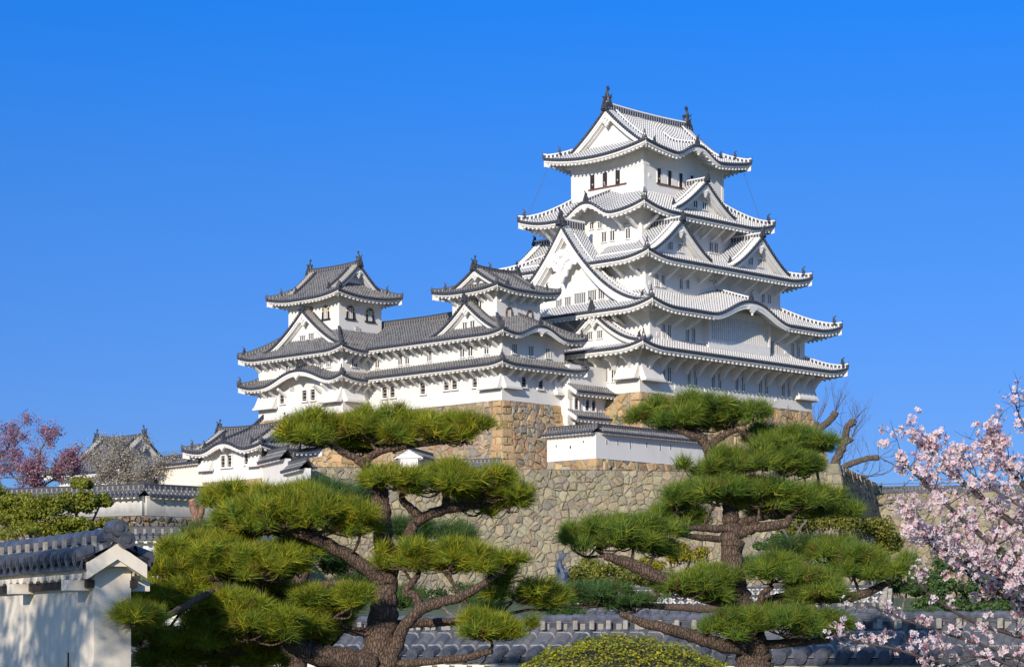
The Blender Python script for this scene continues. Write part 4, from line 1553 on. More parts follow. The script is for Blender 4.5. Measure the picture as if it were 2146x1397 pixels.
window(ww3, 'S', -10.3, WT[2], 32.95, 0.6, 0.42, 'vent')
window(ww3, 'W', 9.1, WT[0], 32.9, 0.62, 0.8, 'slits')
for s in (-10.6, -7.85):
    window(ww3, 'S', s, WT[2], 32.0, 0.85, 1.25, 'arch', 'weathered_arched_window')
stone_drop(ww1, 'W', WB0, WB0 + 2.6, A0, 25.0, 26.7, 0.55)
stone_drop(ww1, 'S', A0, A0 + 2.0, WB0, 25.0, 26.7, 0.55)
stone_drop(ww1, 'S', A1 - 1.5, A1 - 0.2, WB0, 24.9, 26.5, 0.55)
brackets(wk, 'W', A0, 26.45, [5.9, 7.2, 8.5, 9.8, 11.1, 12.4, 13.7], 1.1, 0.7)
brackets(wk, 'S', WB0, 26.45, [-12.4, -11.0, -9.6, -8.2, -6.8, -5.4], 1.1, 0.7)
brackets(wk, 'W', A0, 29.25, [6.0, 7.3, 8.6, 9.9, 11.2, 12.5, 13.8], 1.1, 0.7)
brackets(wk, 'S', WT[2], 33.6, [-11.6, -10.4, -9.2, -8.0, -6.9], 1.0, 0.6)
brackets(wk, 'W', WT[0], 33.6, [7.4, 8.6, 9.8, 11.0, 12.2], 1.0, 0.6)

# ------------------------------------------------------------------ CONNECTING GALLERY (watari-yagura)
GB1 = 23.5
gal = thing('connecting_gallery', 'long two-storey white gallery under one grey ridge between the two small keeps', 'castle building', (A0, WB1, 23.75))
g1 = wall_box(gal, (A0 - 0.003, -6.5, WB1, GB1), 23.75, 30.3)
tl, cp, wh = MB(), MB(), MB()
for R in (RoofSide('W', WB1, GB1 - 0.1, A0 - 1.6, 1.6, 26.85, 27.75, 0, 1, lift0=False, lift1=False),):
    tiles_on(tl, R, R.s0, R.s1, lambda s: 0.0, lambda s: 1.6, 0.34, 6)
    eave_parts(cp, wh, R, R.s0, R.s1, 0.34, A0, ST_GREY, 0.55, False, False, 0.42)
ro = tl.build('tiled_roof', ['tile_grey'], gal)
cp.build('eave_end_tiles', ['tile_end'], ro)
wh.build('eave', ['trim'], ro)
tl, cp, wh = MB(), MB(), MB()
for sd, ye, yw in (('W', A0 - 1.55, A0), ('E', -4.8, -6.5)):
    run = abs(ye + 9.7)
    R = RoofSide(sd, WB1 - 1.6, GB1 + 1.5, ye, run, 29.65, 32.55, 0, 1, lift0=False, lift1=False)
    tiles_on(tl, R, R.s0, R.s1, lambda s: 0.0, lambda s: run, 0.34, 9)
    eave_parts(cp, wh, R, WB1, GB1 - 0.1, 0.34, yw, ST_GREY, 0.55, False, False, 0.42)
ro = tl.build('tiled_roof', ['tile_grey'], gal)
cp.build('eave_end_tiles', ['tile_end'], ro)
wh.build('eave', ['trim'], ro)
rb = MB()
ridge_bar(rb, [(-9.7, WB1 - 1.0, 32.6), (-9.7, 19, 32.52), (-9.7, 25.2, 32.6)], 0.34, 0.55, sink=0.3)
rb.build('main_ridge', ['ridge_grey', 'ornament'], ro)
for s in (21.1, 20.0):
    window(g1, 'W', s, A0, 25.6, 0.66, 0.98, 'lattice')
window(g1, 'W', 15.75, A0, 25.6, 0.66, 1.0, 'lattice')
for s in (22.25, 19.0, 18.0):
    window(g1, 'W', s, A0, 28.6, 0.62, 1.0, 'slits')
window(g1, 'W', 14.95, A0, 28.6, 0.66, 0.98, 'slits')
brackets(gal, 'W', A0, 26.45, [15.2 + 1.3 * i for i in range(7)], 1.1, 0.7)
brackets(gal, 'W', A0, 29.25, [15.2 + 1.3 * i for i in range(7)], 1.1, 0.7)
for s, z in ((14.9, 24.6), (17.6, 24.5), (19.3, 24.6), (22.4, 24.5)):
    loophole(g1, 'W', s, A0, z, 0.2, 0.14)

# ------------------------------------------------------------------ NORTHWEST SMALL KEEP
I1 = (-16.38, -9.0, 23.5, 36.2)
IT = (-15.93, -10.4, 24.55, 32.1)
ik = thing('small_keep', 'small grey-roofed keep with black and gold arched windows, leftmost tower on the high stone base', 'castle tower', (I1[0], I1[2], 23.7))
iw1 = wall_box(ik, I1, 23.6, 27.4)
iw2 = wall_box(ik, (I1[0] + 0.004, I1[1] - 0.004, I1[2] + 0.004, I1[3] - 0.004), 27.3, 30.5)
iw3 = wall_box(ik, IT, 30.2, 35.6)
skirt_roof(ik, 'tiled_roof', grow(I1, 1.5, 1.5), I1, I1, 26.65, 27.55, ST_GREY, 0.45, 2.6, {'W': [(28.7, 5.4, 1.25)]}, soff=0.42, kara_drop=0.42)
skirt_roof(ik, 'tiled_roof', grow(I1, 1.5, 1.5), IT, I1, 29.45, 31.7, ST_GREY, 0.45, 2.8, soff=0.42)
hip_gable_roof(ik, 'tiled_roof', (-17.45, -8.95, 23.05, 33.75), IT, 34.85, 38.2, 1.9, 'b', ST_GREY, 0.45, 4.0, board=0.42, gegyo=0.6, fish=0.95, ridge_h=0.40, curve=0.32, soff=0.40)
dormer(ik, 'W', 28.6, 5.9, 30.05, 33.75, -17.2, -15.0, ST_GREY, 1.42, 0.48, 0.75, [(29.3, 31.05, 0.8, 0.9), (28.0, 31.15, 0.8, 0.9)], z_floor=29.7, oni_size=0.8, ridge_h=0.45, wall_back=0.75)
for s in (32.4, 29.0, 27.75):
    window(iw1, 'W', s, I1[0], 25.65, 0.66, 1.0, 'lattice')
for s in (31.6, 26.7, 25.5):
    window(iw2, 'W', s, I1[0], 28.65, 0.72, 0.95, 'slits')
window(iw2, 'S', -14.9, I1[2], 28.6, 0.75, 0.95, 'slits')
window(iw1, 'W', 31.0, I1[0], 26.45, 0.7, 0.35, 'vent')
window(iw3, 'W', 26.45, IT[0], 33.6, 0.95, 1.35, 'arch')
for s in (-14.5, -11.95):
    window(iw3, 'S', s, IT[2], 33.55, 0.95, 1.3, 'arch')
window(iw3, 'S', -13.6, IT[2], 34.4, 0.6, 0.4, 'vent')
window(iw3, 'S', -13.6, IT[2], 31.95, 0.6, 0.5, 'vent')
stone_drop(iw1, 'W', 33.2, 36.1, I1[0], 24.85, 26.6, 0.7)
stone_drop(iw1, 'W', 23.5, 26.2, I1[0], 24.85, 26.6, 0.7)
stone_drop(iw1, 'S', I1[0], I1[0] + 2.4, I1[2], 24.85, 26.6, 0.7)
brackets(ik, 'W', I1[0], 26.3, [24.2, 25.4, 26.6, 31.9, 33.4, 34.8], 1.1, 0.7)
brackets(ik, 'W', I1[0], 29.1, [24.3 + 1.3 * i for i in range(10)], 1.1, 0.7)
brackets(ik, 'S', I1[2], 29.1, [-15.9, -14.9, -13.9], 1.1, 0.7)
brackets(ik, 'S', I1[2], 26.3, [-15.9, -14.9, -13.9], 1.1, 0.7)

# ------------------------------------------------------------------ SECOND GALLERY between west keep and main keep
NB = 4.18
ng = thing('gate_gallery', 'narrow white passage building with two short tiled pent roofs left of the tall tower', 'castle building', (-4.9, NB, 16))
n1 = wall_box(ng, (-5.2, -0.02, NB, 14.0), 15.9, 27.6)
for z_e, ss in ((24.95, ()), (22.55, ())):
    tl, cp, wh = MB(), MB(), MB()
    R = RoofSide('S', -5.5, 0.75, NB - 1.25, 1.25, z_e, z_e + 0.75, 0, 1, lift0=False, lift1=False)
    tiles_on(tl, R, R.s0, R.s1, lambda s: 0.0, lambda s: 1.25, 0.32, 6)
    eave_parts(cp, wh, R, R.s0, R.s1, 0.32, NB, ST_GREY, 0.5, False, False, 0.42)
    bgs = []
    for s in (R.s0, R.s1):
        bg = MB()
        bgs.append(bg)
        bg.prism([(0.0, 0.03), (1.25, 0.78), (1.25, 0.40), (0.08, -0.30)], (s, NB - 1.25, z_e), (0, 1, 0), (0, 0, 1), (1, 0, 0), 0.16)
    ro = tl.build('pent_roof', ['tile_grey'], ng)
    for bg in bgs:
        bg.build('bargeboard', ['trim'], ro)
    cp.build('eave_end_tiles', ['tile_end'], ro)
    wh.build('eave', ['trim'], ro)
for s, z, w in ((-4.35, 23.95, 0.5), (-2.85, 23.95, 0.5), (-2.0, 23.95, 0.5), (-4.3, 21.65, 0.5), (-3.5, 21.65, 0.5), (-1.95, 21.65, 0.5)):
    window(n1, 'S', s, NB, z, w, 1.0, 'lattice')

# ------------------------------------------------------------------ stone bases
stone_base('stone_base', 'tan stone base with squared corner blocks under the tall tower', K1, 25.1, TERR, 2.6, 11, PAL_TAN, sides='SWE', sx=0.9, sy=0.66, pal_q=PAL_TAN[:3])
stone_base('stone_base', 'tan stone base below the long gallery, its sharp corner beside the small white wall', (A0, -5.2, WB0, GB1 + 0.3), 23.75, 15.2, 2.3, 23, PAL_MIX, sides='SW', sx=0.70, sy=0.60, pal_q=PAL_TAN[:3])
stone_base('stone_base', 'tan stone base under the leftmost small keep, mostly behind the pine top', (I1[0], I1[1], I1[2], I1[3]), 23.65, 13.5, 2.4, 37, PAL_TAN, sides='SW', sx=0.8, sy=0.64, pal_q=PAL_TAN[:3])

# great retaining wall
def line_stones(name, label, pts, zt, zb, foot, seed, pal, sx, sy, mat, ends=(1.3, 1.3), gap=0.008, bulge=0.05, cap=1.2, cat='stone wall', corners=(), pals=None):
    """battered stone wall along a polyline, mitred at its bends; corners = inner vertices that get squared quoins"""
    mb = MB()
    P = [np.array(p, dtype=float) for p in pts]
    T, Nn = [], []
    for i in range(len(P) - 1):
        t = (P[i + 1] - P[i]) / np.linalg.norm(P[i + 1] - P[i])
        n = np.array([t[1], -t[0]])
        T.append(t)
        Nn.append(n if i == 0 and n @ FW < 0 or i and n @ Nn[0] > -0.99 else -n)
    mit = []
    for i in range(len(P)):
        a, b = Nn[max(0, i - 1)], Nn[min(len(Nn) - 1, i)]
        s = a + b
        mit.append(s / max(0.2, (s @ a)) if np.linalg.norm(a - b) > 1e-6 else a)
    H = zt - zb
    for i in range(len(P) - 1):
        W = float(np.linalg.norm(P[i + 1] - P[i]))
        def fn(u, v, o, i=i, W=W):
            k = batter(v, H, foot) + o
            a, b = P[i] + mit[i] * k, P[i + 1] + mit[i + 1] * k
            x = a + (b - a) * (u / W)
            return (x[0], x[1], zt - v)
        ql = ends[0] if i == 0 else (1.3 if i in corners else 0)
        qr = ends[1] if i == len(P) - 2 else (1.3 if i + 1 in corners else 0)
        stone_face(mb, W, H, fn, seed + i, pals[i] if pals else pal, sx, sy, gap, bulge, ql, qr, 0.95)
        mb.grid([[fn(u, H * k / 6, -0.055) for k in range(7)] for u in (0.0, W)], 1)
        mb.add([fn(0, 0, 0.02), fn(W, 0, 0.02), fn(W, 0, -cap), fn(0, 0, -cap)], 1)
    return tag(mb.build(name, [mat, 'rubble']), label, cat)

MWF = MW + [MW[2] + FW * 24 + RT * 7.0]
line_stones('retaining_wall', 'great lichen-covered stone retaining wall rising behind the two pines', MWF, TERR, 2.0, 4.2, 51, PAL_LICHEN, 0.70, 0.58, 'stone_moss', (1.3, 0), corners=(2,), pals=[PAL_LICHEN, PAL_LICHEN, PAL_MIX])
# ------------------------------------------------------------------ plaster walls with tiled copings (local frame: x along, y across, front = -y)
def plaster_wall(name, label, p, q, z0, z_eave, z_ridge, thick=0.5, over=0.45, pitch=0.3, tile='tile_grey', ridge='ridge_grey', mat='plaster_old', loops=(), group=None, detail=False, ridge_h=0.28, eave_blocks=True, cat='plaster wall', ends=(True, True)):
    p, q = np.array(p, dtype=float), np.array(q, dtype=float)
    L = float(np.linalg.norm(q - p))
    t = (q - p) / L
    rot = math.atan2(t[1], t[0])
    root = thing(name, label, cat, (p[0], p[1], z0), group, rot, local=True)
    h = z_eave - z0
    mb = MB()
    mb.box(0, L, -thick / 2, thick / 2, 0, h + ((z_ridge - z_eave) * 0.45 if ends[0] and ends[1] else 0.03))
    body = mb.build('wall', [mat], root)
    hw = thick / 2 + over
    rise = z_ridge - z_eave
    tl, cp = MB(), MB()
    eaves = []
    rng = random.Random(int(L * 1000))
    for side, g in (('S', 1.0), ('N', -1.0)):
        wh = MB()
        eaves.append(wh)
        cols, pp, n = columns(-0.12, L + 0.12, pitch)
        nd = 14 if detail else 5
        P, UV = [], []
        for s, hh, u in cols:
            row, uvr = [], []
            jit = 0.0
            for i in range(nd + 1):
                x = i / nd
                d = hw * x
                z = h + rise * (0.9 * x + 0.1 * x * x)
                if detail:
                    per = 0.27
                    f = ((d * 1.12) / per) % 1.0
                    z += 0.024 * (1 - f)
                row.append((s, -g * (hw - d), z + hh * pp * (0.23 if detail else 0.34) + 0.02))
                uvr.append((u, d * 1.12))
            P.append(row)
            UV.append(uvr)
        tl.grid(P, 0, UV)
        # end tiles
        r = pp * (0.33 if detail else 0.38)
        for k in range(n):
            s = -0.12 + (k + 0.5) * pp
            y = -g * hw
            nk = 12 if detail else 8
            rr = r * rng.uniform(0.95, 1.05)
            r0 = [(s + rr * math.cos(2 * math.pi * a / nk), y - g * 0.05, h + 0.05 + rr * math.sin(2 * math.pi * a / nk)) for a in range(nk)]
            r1 = [(x_, y + g * 0.10, z_ + 0.05) for x_, y_, z_ in r0]
            cp.add(r0, 0)
            for a in range(nk):
                b = (a + 1) % nk
                cp.add([r0[a], r1[a], r1[b], r0[b]], 0)
            if detail:
                for f_, dz in ((0.72, 0.008), (0.35, 0.016)):
                    cp.add([(s + rr * f_ * math.cos(2 * math.pi * a / nk), y - g * (0.05 + dz), h + 0.05 + rr * f_ * math.sin(2 * math.pi * a / nk)) for a in range(nk)], 0)
        cp.grid([[(s, -g * (hw + 0.01), h + 0.03) for s in (-0.12, L + 0.12)], [(s, -g * (hw + 0.01), h - 0.05) for s in (-0.12, L + 0.12)], [(s, -g * (hw - 0.08), h - 0.05) for s in (-0.12, L + 0.12)]], 0)
        # plastered eave
        e = 0.10
        lev = [(hw - 0.05, h - 0.03), (hw - 0.06, h - 0.09), (hw - 0.12, h - 0.10), (thick / 2 + 0.01, h + 0.02), (thick / 2 + 0.01, h - 0.10)]
        wh.grid([[(-0.06, -g * y, z), (L + 0.06, -g * y, z)] for y, z in lev], 0)
        if eave_blocks:
            nb = max(1, int(L / (pitch * (1.0 if detail else 1.4))))
            for k in range(nb):
                s = (k + 0.5) * L / nb
                w = pitch * (0.38 if detail else 0.22)
                y0, y1 = sorted((-g * (hw - 0.03), -g * (thick / 2)))
                if detail:
                    for m_ in range(5):
                        a0, a1 = math.pi * m_ / 5, math.pi * (m_ + 1) / 5
                        wh.hexa([(s - w * math.cos(a0), y0, h - 0.08), (s - w * math.cos(a1), y0, h - 0.08), (s - w * math.cos(a1), y1, h - 0.08), (s - w * math.cos(a0), y1, h - 0.08),
                                 (s - w * math.cos(a0), y0, h - 0.085 - 0.055 * math.sin(a0)), (s - w * math.cos(a1), y0, h - 0.085 - 0.055 * math.sin(a1)), (s - w * math.cos(a1), y1, h - 0.085 - 0.055 * math.sin(a1)), (s - w * math.cos(a0), y1, h - 0.085 - 0.055 * math.sin(a0))], 0)
                else:
                    wh.box(s - w, s + w, y0, y1, h - 0.15, h - 0.05)
        if detail:
            y0, y1 = sorted((-g * (thick / 2 + 0.06), -g * (thick / 2 - 0.01)))
            wh.box(0.0, L, y0, y1, h - 0.20, h - 0.135, 1)
            for k in range(int(L / 1.6) + 1):
                s = L - 0.18 - 1.6 * k
                if s < 0.2:
                    break
                y0, y1 = sorted((-g * (thick / 2 + 0.20), -g * (thick / 2 - 0.01)))
                wh.box(s - 0.10, s + 0.10, y0, y1, h - 0.225, h - 0.135, 0)
    ro = tl.build('tiled_coping', [tile], root)
    cp.build('eave_end_tiles', ['tile_end' if tile != 'tile_near' else 'near_end'], ro)
    for wh in eaves:
        wh.build('eave', [mat if mat != 'plaster' else 'trim', 'wood_dark'], ro)
    rb = MB()
    if detail:
        n = max(2, int(L / 0.27))
        rr = 0.062
        ridge_bar(rb, [(-0.10, 0, h + rise - 0.01), (L / 2, 0, h + rise - 0.01), (L + 0.10, 0, h + rise - 0.01)], 0.15, ridge_h - 0.06, sink=0.05)
        for k in range(n + 1):
            s = L * k / n
            rb.tube([(s - 0.13, 0, h + rise + ridge_h - 0.03), (s + 0.15, 0, h + rise + ridge_h - 0.045)], [rr * 1.06, rr * 0.98], 10, 1)
            for y_ in (-0.155, 0.155):
                rb.box(s - 0.035, s + 0.035, min(y_, y_ * 1.15), max(y_, y_ * 1.15), h + rise - 0.02, h + rise + ridge_h * 0.62, 2)
    else:
        ridge_bar(rb, [(-0.10, 0, h + rise), (L / 2, 0, h + rise), (L + 0.10, 0, h + rise)], 0.24, ridge_h, sink=0.1)
    rb.build('coping_ridge', [ridge, 'ornament' if not detail else 'near_roll', 'near_mortar'], ro)
    # gable boards closing both ends
    for s, on in ((-0.08, ends[0]), (L + 0.08, ends[1])):
        if not on:
            continue
        gb = MB()
        gb.prism([(-hw + 0.03, -0.13), (-hw + 0.03, 0.0), (0, rise), (hw - 0.03, 0.0), (hw - 0.03, -0.12), (0, rise - 0.13)], (s, 0, h), (0, 1, 0), (0, 0, 1), (1, 0, 0), 0.10)
        gb.prism([(-hw * 0.8, -0.02), (0, rise - 0.02), (hw * 0.8, -0.02)], (s * 0.999, 0, h), (0, 1, 0), (0, 0, 1), (1, 0, 0), 0.05)
        gb.build('gable_board', ['trim' if mat == 'plaster' else mat], ro)
    for s, z, w, hh in loops:
        lm = MB()
        z = z - z0
        y = -thick / 2
        lm.box(s - w / 2, s + w / 2, y - 0.004, y + 0.05, z - hh / 2, z + hh / 2, 1)
        for a0, a1, b0, b1 in ((s - w / 2 - 0.03, s - w / 2, z - hh / 2 - 0.03, z + hh / 2 + 0.03), (s + w / 2, s + w / 2 + 0.03, z - hh / 2 - 0.03, z + hh / 2 + 0.03)):
            lm.box(a0, a1, y - 0.02, y + 0.05, b0, b1, 0)
        lm.box(s + w * 0.10, s + w / 2, y - 0.012, y + 0.05, z - hh / 2, z + hh / 2, 0)
        lm.build('loophole', [mat, 'dark_gap'], body)
    return root, L

M['near_end'] = plain('near_tile_end', (0.060, 0.066, 0.085), 0.4, 0.45, 14, 0.004)
M['near_roll'] = plain('near_ridge_roll', (0.085, 0.09, 0.11), 0.38, 0.5, 9, 0.004)
M['near_mortar_light'] = plain('pale_mortar', (0.52, 0.50, 0.47), 0.85, 0.3, 12)
M['near_mortar'] = plain('grey_mortar', (0.29, 0.265, 0.23), 0.85, 0.35, 12)

def foot_stained(name, z0, z1, dark=(0.26, 0.25, 0.24)):
    """plaster weathered grey from the foot upward (splash-back dirt), ragged upper edge"""
    m, nt, b, o = new_mat(name)
    g = nt.nodes.new('ShaderNodeNewGeometry')
    sep = nt.nodes.new('ShaderNodeSeparateXYZ')
    nt.links.new(g.outputs['Position'], sep.inputs[0])
    mp = nt.nodes.new('ShaderNodeMapping')
    mp.inputs['Scale'].default_value = (0.9, 0.9, 0.35)
    nt.links.new(g.outputs['Position'], mp.inputs[0])
    n1 = noise(nt, 1.0, 6, 0.65, mp.outputs[0])
    zz = mathn(nt, 'ADD', sep.outputs[2], mathn(nt, 'MULTIPLY', mathn(nt, 'SUBTRACT', n1, 0.5), 1.5 * (z1 - z0)))
    f = maprange(nt, zz, z0, z1, 0.85, 0.0)
    n2 = noise(nt, 5.0, 5, 0.6, g.outputs['Position'])
    c = mixc(nt, f, mixc(nt, maprange(nt, n2, 0.3, 0.7, 0, 0.12), (0.80, 0.76, 0.69), (0.62, 0.55, 0.46)), dark)
    nt.links.new(c, b.inputs['Base Color'])
    b.inputs['Roughness'].default_value = 0.9
    return m

def worn_plaster(name):
    m, nt, b, o = new_mat(name)
    g = nt.nodes.new('ShaderNodeNewGeometry')
    sep = nt.nodes.new('ShaderNodeSeparateXYZ')
    nt.links.new(g.outputs['Position'], sep.inputs[0])
    mp = nt.nodes.new('ShaderNodeMapping')
    mp.inputs['Scale'].default_value = (9, 9, 1.8)
    nt.links.new(g.outputs['Position'], mp.inputs[0])
    st = noise(nt, 1.0, 5, 0.65, mp.outputs[0])
    fl = noise(nt, 26.0, 5, 0.7, g.outputs['Position'])
    big = noise(nt, 1.6, 4, 0.6, g.outputs['Position'])
    low = maprange(nt, mathn(nt, 'ADD', sep.outputs[2], mathn(nt, 'MULTIPLY', big, 0.5)), 1.75, 1.35, 0.0, 1.0)
    base = mixc(nt, maprange(nt, st, 0.45, 0.72, 0, 0.40), (0.80, 0.72, 0.60), (0.56, 0.48, 0.38))
    flake = mathn(nt, 'MULTIPLY', mathn(nt, 'GREATER_THAN', fl, 0.52), low)
    c = mixc(nt, mathn(nt, 'MULTIPLY', flake, 0.55), base, (0.36, 0.35, 0.34))
    nt.links.new(c, b.inputs['Base Color'])
    b.inputs['Roughness'].default_value = 0.88
    bump(nt, b, fl, 0.2, 0.01)
    return m

M['plaster_foot'] = foot_stained('foot_stained_plaster', 8.9, 9.9, (0.20, 0.20, 0.20))
M['plaster_worn'] = worn_plaster('worn_plaster')

# small white wall on its own stone footing, just below the keep
SW_a, SW_b = -8.85, -2.5
plaster_wall('plaster_wall', 'sunlit side of the small white tiled wall at the foot of the small keep', (SW_a + 0.25, 3.6), (SW_a + 0.25, SW_b), 18.2, 20.55, 21.1, 0.5, 0.6, 0.3, mat='plaster', loops=[(1.2, 19.6, 0.2, 0.2), (3.0, 19.4, 0.26, 0.26), (4.6, 19.8, 0.2, 0.2)], ridge_h=0.32, ends=(True, False))
plaster_wall('plaster_wall', 'shaded side of the small white tiled wall below the tall tower, row of loopholes', (SW_a + 0.5, SW_b + 0.25), (7.0, SW_b + 0.25), 18.21, 20.55, 21.1, 0.5, 0.6, 0.3, mat='plaster', loops=[(1.0, 19.75, 0.26, 0.42), (2.5, 19.8, 0.26, 0.42), (4.2, 19.65, 0.26, 0.6), (6.5, 19.85, 0.26, 0.42), (8.4, 19.7, 0.26, 0.6), (9.9, 19.8, 0.26, 0.42)], ridge_h=0.32, ends=(False, True))
stone_base('stone_base', 'low tan stone footing under the small white tiled wall', (SW_a - 0.01, 7.2, SW_b - 0.01, 3.6), 18.22, TERR - 0.4, 0.45, 71, PAL_TAN, sides='SW', sx=0.85, sy=0.68, q=1.0)

# gate turret on the left
GA, GBb = -37.68, 9.84
G1 = (GA, GA + 4.7, GBb, GBb + 8.2)
gt = thing('gate_turret', 'low gate turret with a small undulating gable and three barred windows', 'castle building', (GA, GBb, 15.6))
gw = wall_box(gt, G1, 15.55, 18.45)
hip_gable_roof(gt, 'tiled_roof', (GA - 1.15, GA + 5.85, 8.5, 19.3), (GA, GA + 4.7, GBb, 18.0), 18.0, 20.15, 1.15, 'b', ST_GREY, 0.35, 2.8, {'W': [(13.7, 3.0, 0.70)]}, board=0.3, gegyo=0.4, fish=0.72, ridge_h=0.34, soff=0.42, kara_drop=0.34)
for s in (GBb + 4.95, GBb + 4.05):
    window(gw, 'W', s, GA, 17.25, 0.55, 0.95, 'lattice')
window(gw, 'W', GBb + 1.75, GA, 17.35, 0.5, 0.95, 'lattice')
stone_drop(gw, 'W', GBb, GBb + 1.3, GA, 16.75, 18.1, 0.4)
stone_drop(gw, 'W', GBb + 6.4, GBb + 8.15, GA, 16.7, 18.0, 0.5)
stone_base('stone_base', 'low footing of rounded tan stones under the gate turret', G1, 15.6, 13.4, 0.35, 83, PAL_TAN, sides='SW', sx=0.85, sy=0.6, q=0.7)
# stepped white walls right of the gate turret
p_a, p_b = at(549, 196), at(603, 189.5)
plaster_wall('plaster_wall', 'upper stepped white wall touching the right end of the gate turret', p_a, p_b, 12.5, zat(968, 193), zat(947, 193), 0.5, 0.5, 0.3, mat='plaster', ends=(False, False))
p_c = at(645, 184.5)
plaster_wall('plaster_wall', 'lower stepped white wall between the gate turret walls and the retaining wall', p_b + RT * 0.15, p_c, 12.45, zat(986, 187), zat(968, 187), 0.5, 0.5, 0.3, mat='plaster', ends=(False, False))
# wall and small roof left of the gate turret
plaster_wall('plaster_wall', 'short sunlit plaster wall with sloping shadow left of the gate turret', at(338, 206), at(428, 200.6), 13.0, zat(974, 203), zat(957, 203), 0.5, 0.5, 0.3, mat='plaster_old', ends=(True, False))
sm = thing('gate', 'small dark gate roof peeking out above the short sunlit wall', 'gate', (*at(362, 212), 14), local=True, rotz=math.atan2(-0.5, 0.5) - 0.05)
mb = MB()
for x in (-1.6, 1.6):
    mb.box(x - 0.16, x + 0.16, -0.16, 0.16, 0, 3.7)
mb.box(-2.0, 2.0, -0.1, 0.1, 3.2, 3.5)
mb.build('post_frame', ['wood_dark'], sm)
mb = MB()
for g in (1, -1):
    cols, pp, n = columns(-2.4, 2.4, 0.32)
    P = [[(s, -g * (1.15 * (1 - i / 4)), 3.75 + 0.75 * i / 4 + h * 0.1) for i in range(5)] for s, h, u in cols]
    UV = [[(u, 1.4 * i / 4) for i in range(5)] for s, h, u in cols]
    mb.grid(P, 0, UV)
ro = mb.build('tiled_roof', ['tile_grey'], sm)
mb = MB()
for x in (-2.35, 2.35):
    mb.prism([(-1.1, -0.22), (-1.1, 0.02), (0, 0.72), (1.1, 0.02), (1.1, -0.22), (0, 0.40)], (x, 0, 3.7), (0, 1, 0), (0, 0, 1), (1, 0, 0), 0.1)
mb.build('bargeboard', ['trim'], ro)
rb = MB()
ridge_bar(rb, [(-2.5, 0, 4.5), (2.5, 0, 4.5)], 0.26, 0.3)
rb.build('roof_ridge', ['ridge_grey', 'ornament'], ro)

# far-left turret
TC = at(252, 236)
tt = thing('turret', 'grey-tiled turret with a white gable half hidden by the bare silvery tree', 'castle building', (TC[0], TC[1], 13.5), rotz=0.10, local=True)
TW = (-4.2, 4.2, -4.6, 4.6)
wall_box(tt, TW, 0, 5.4)
hip_gable_roof(tt, 'tiled_roof', (-5.6, 5.6, -6.0, 6.0), TW, 5.1, 8.9, 2.6, 'b', ST_GREY, 0.35, 3.0, board=0.5, gegyo=0.6, fish=0.85, ridge_h=0.40, soff=0.40, curve=0.30)
# low white gabled roof end in front of the high base (seen through the sunny pine)
lw = plaster_wall('plaster_wall', 'small white gabled wall end glimpsed through the top of the sunny pine', at(905, 203), at(857, 196), 15.9, zat(965, 199), zat(948, 199), 1.6, 0.5, 0.3, mat='plaster')
plaster_wall('plaster_wall', 'low tiled wall behind the sunny pine at the foot of the high base', at(915, 199), at(1048, 197), 15.9, zat(982, 198), zat(968, 198), 0.5, 0.5, 0.3, mat='plaster')

# long plaster wall on the left, two bends, over rough stones
L0, L1_, L2 = at(-60, 135.5), at(303, 130), at(520, 134.5)
plaster_wall('plaster_wall', 'long cream plaster wall at far left behind the green shrub, grey stains along its foot', L0, L1_, 8.6, zat(1040, 130), zat(1023, 130), 0.5, 0.5, 0.29, mat='plaster_foot', loops=[(5.0, 9.4, 0.2, 0.2), (8.3, 9.25, 0.2, 0.2), (9.6, 9.55, 0.2, 0.2)], ends=(True, False))
plaster_wall('plaster_wall', 'shaded continuation of the long plaster wall past its corner, stained grey at the foot', L1_, L2, 8.59, zat(1040, 130), zat(1023, 130), 0.5, 0.5, 0.29, mat='plaster_foot', loops=[(1.2, 9.5, 0.14, 0.18), (4.3, 9.5, 0.14, 0.18)], ends=(False, True))
line_stones('retaining_wall', 'rough dark stone wall below the long plaster wall on the left', [L0 - FW * 0.35, L1_ - FW * 0.35, L2 - FW * 0.35], 8.78, 5.2, 0.8, 91, PAL_DARK, 0.46, 0.38, 'stone', (0, 0), gap=0.02, bulge=0.07, cap=0.9)
plaster_wall('plaster_wall', 'low white wall with a dark tiled coping below the rough dark stones', at(180, 92), at(560, 92), 2.0, zat(1131, 92), zat(1117, 92), 0.45, 0.45, 0.27, mat='plaster')

# near wall at lower left
th_w = math.radians(29)
wd = RT * -math.sin(th_w) + FW * math.cos(th_w)          # direction running away to the left
FWc = at(236, 19.7)
near0 = FWc + wd * 9.0
plaster_wall('plaster_wall', 'near plaster wall dappled by tree shadow, with round ridge tiles and a gabled end', near0, FWc, 0.0, 2.27, 2.44, 0.33, 0.13, 0.205, 'tile_near', 'ridge_near', 'plaster_worn', loops=[(8.35, 1.40, 0.13, 0.22), (6.0, 1.40, 0.13, 0.22)], detail=True, ridge_h=0.115)
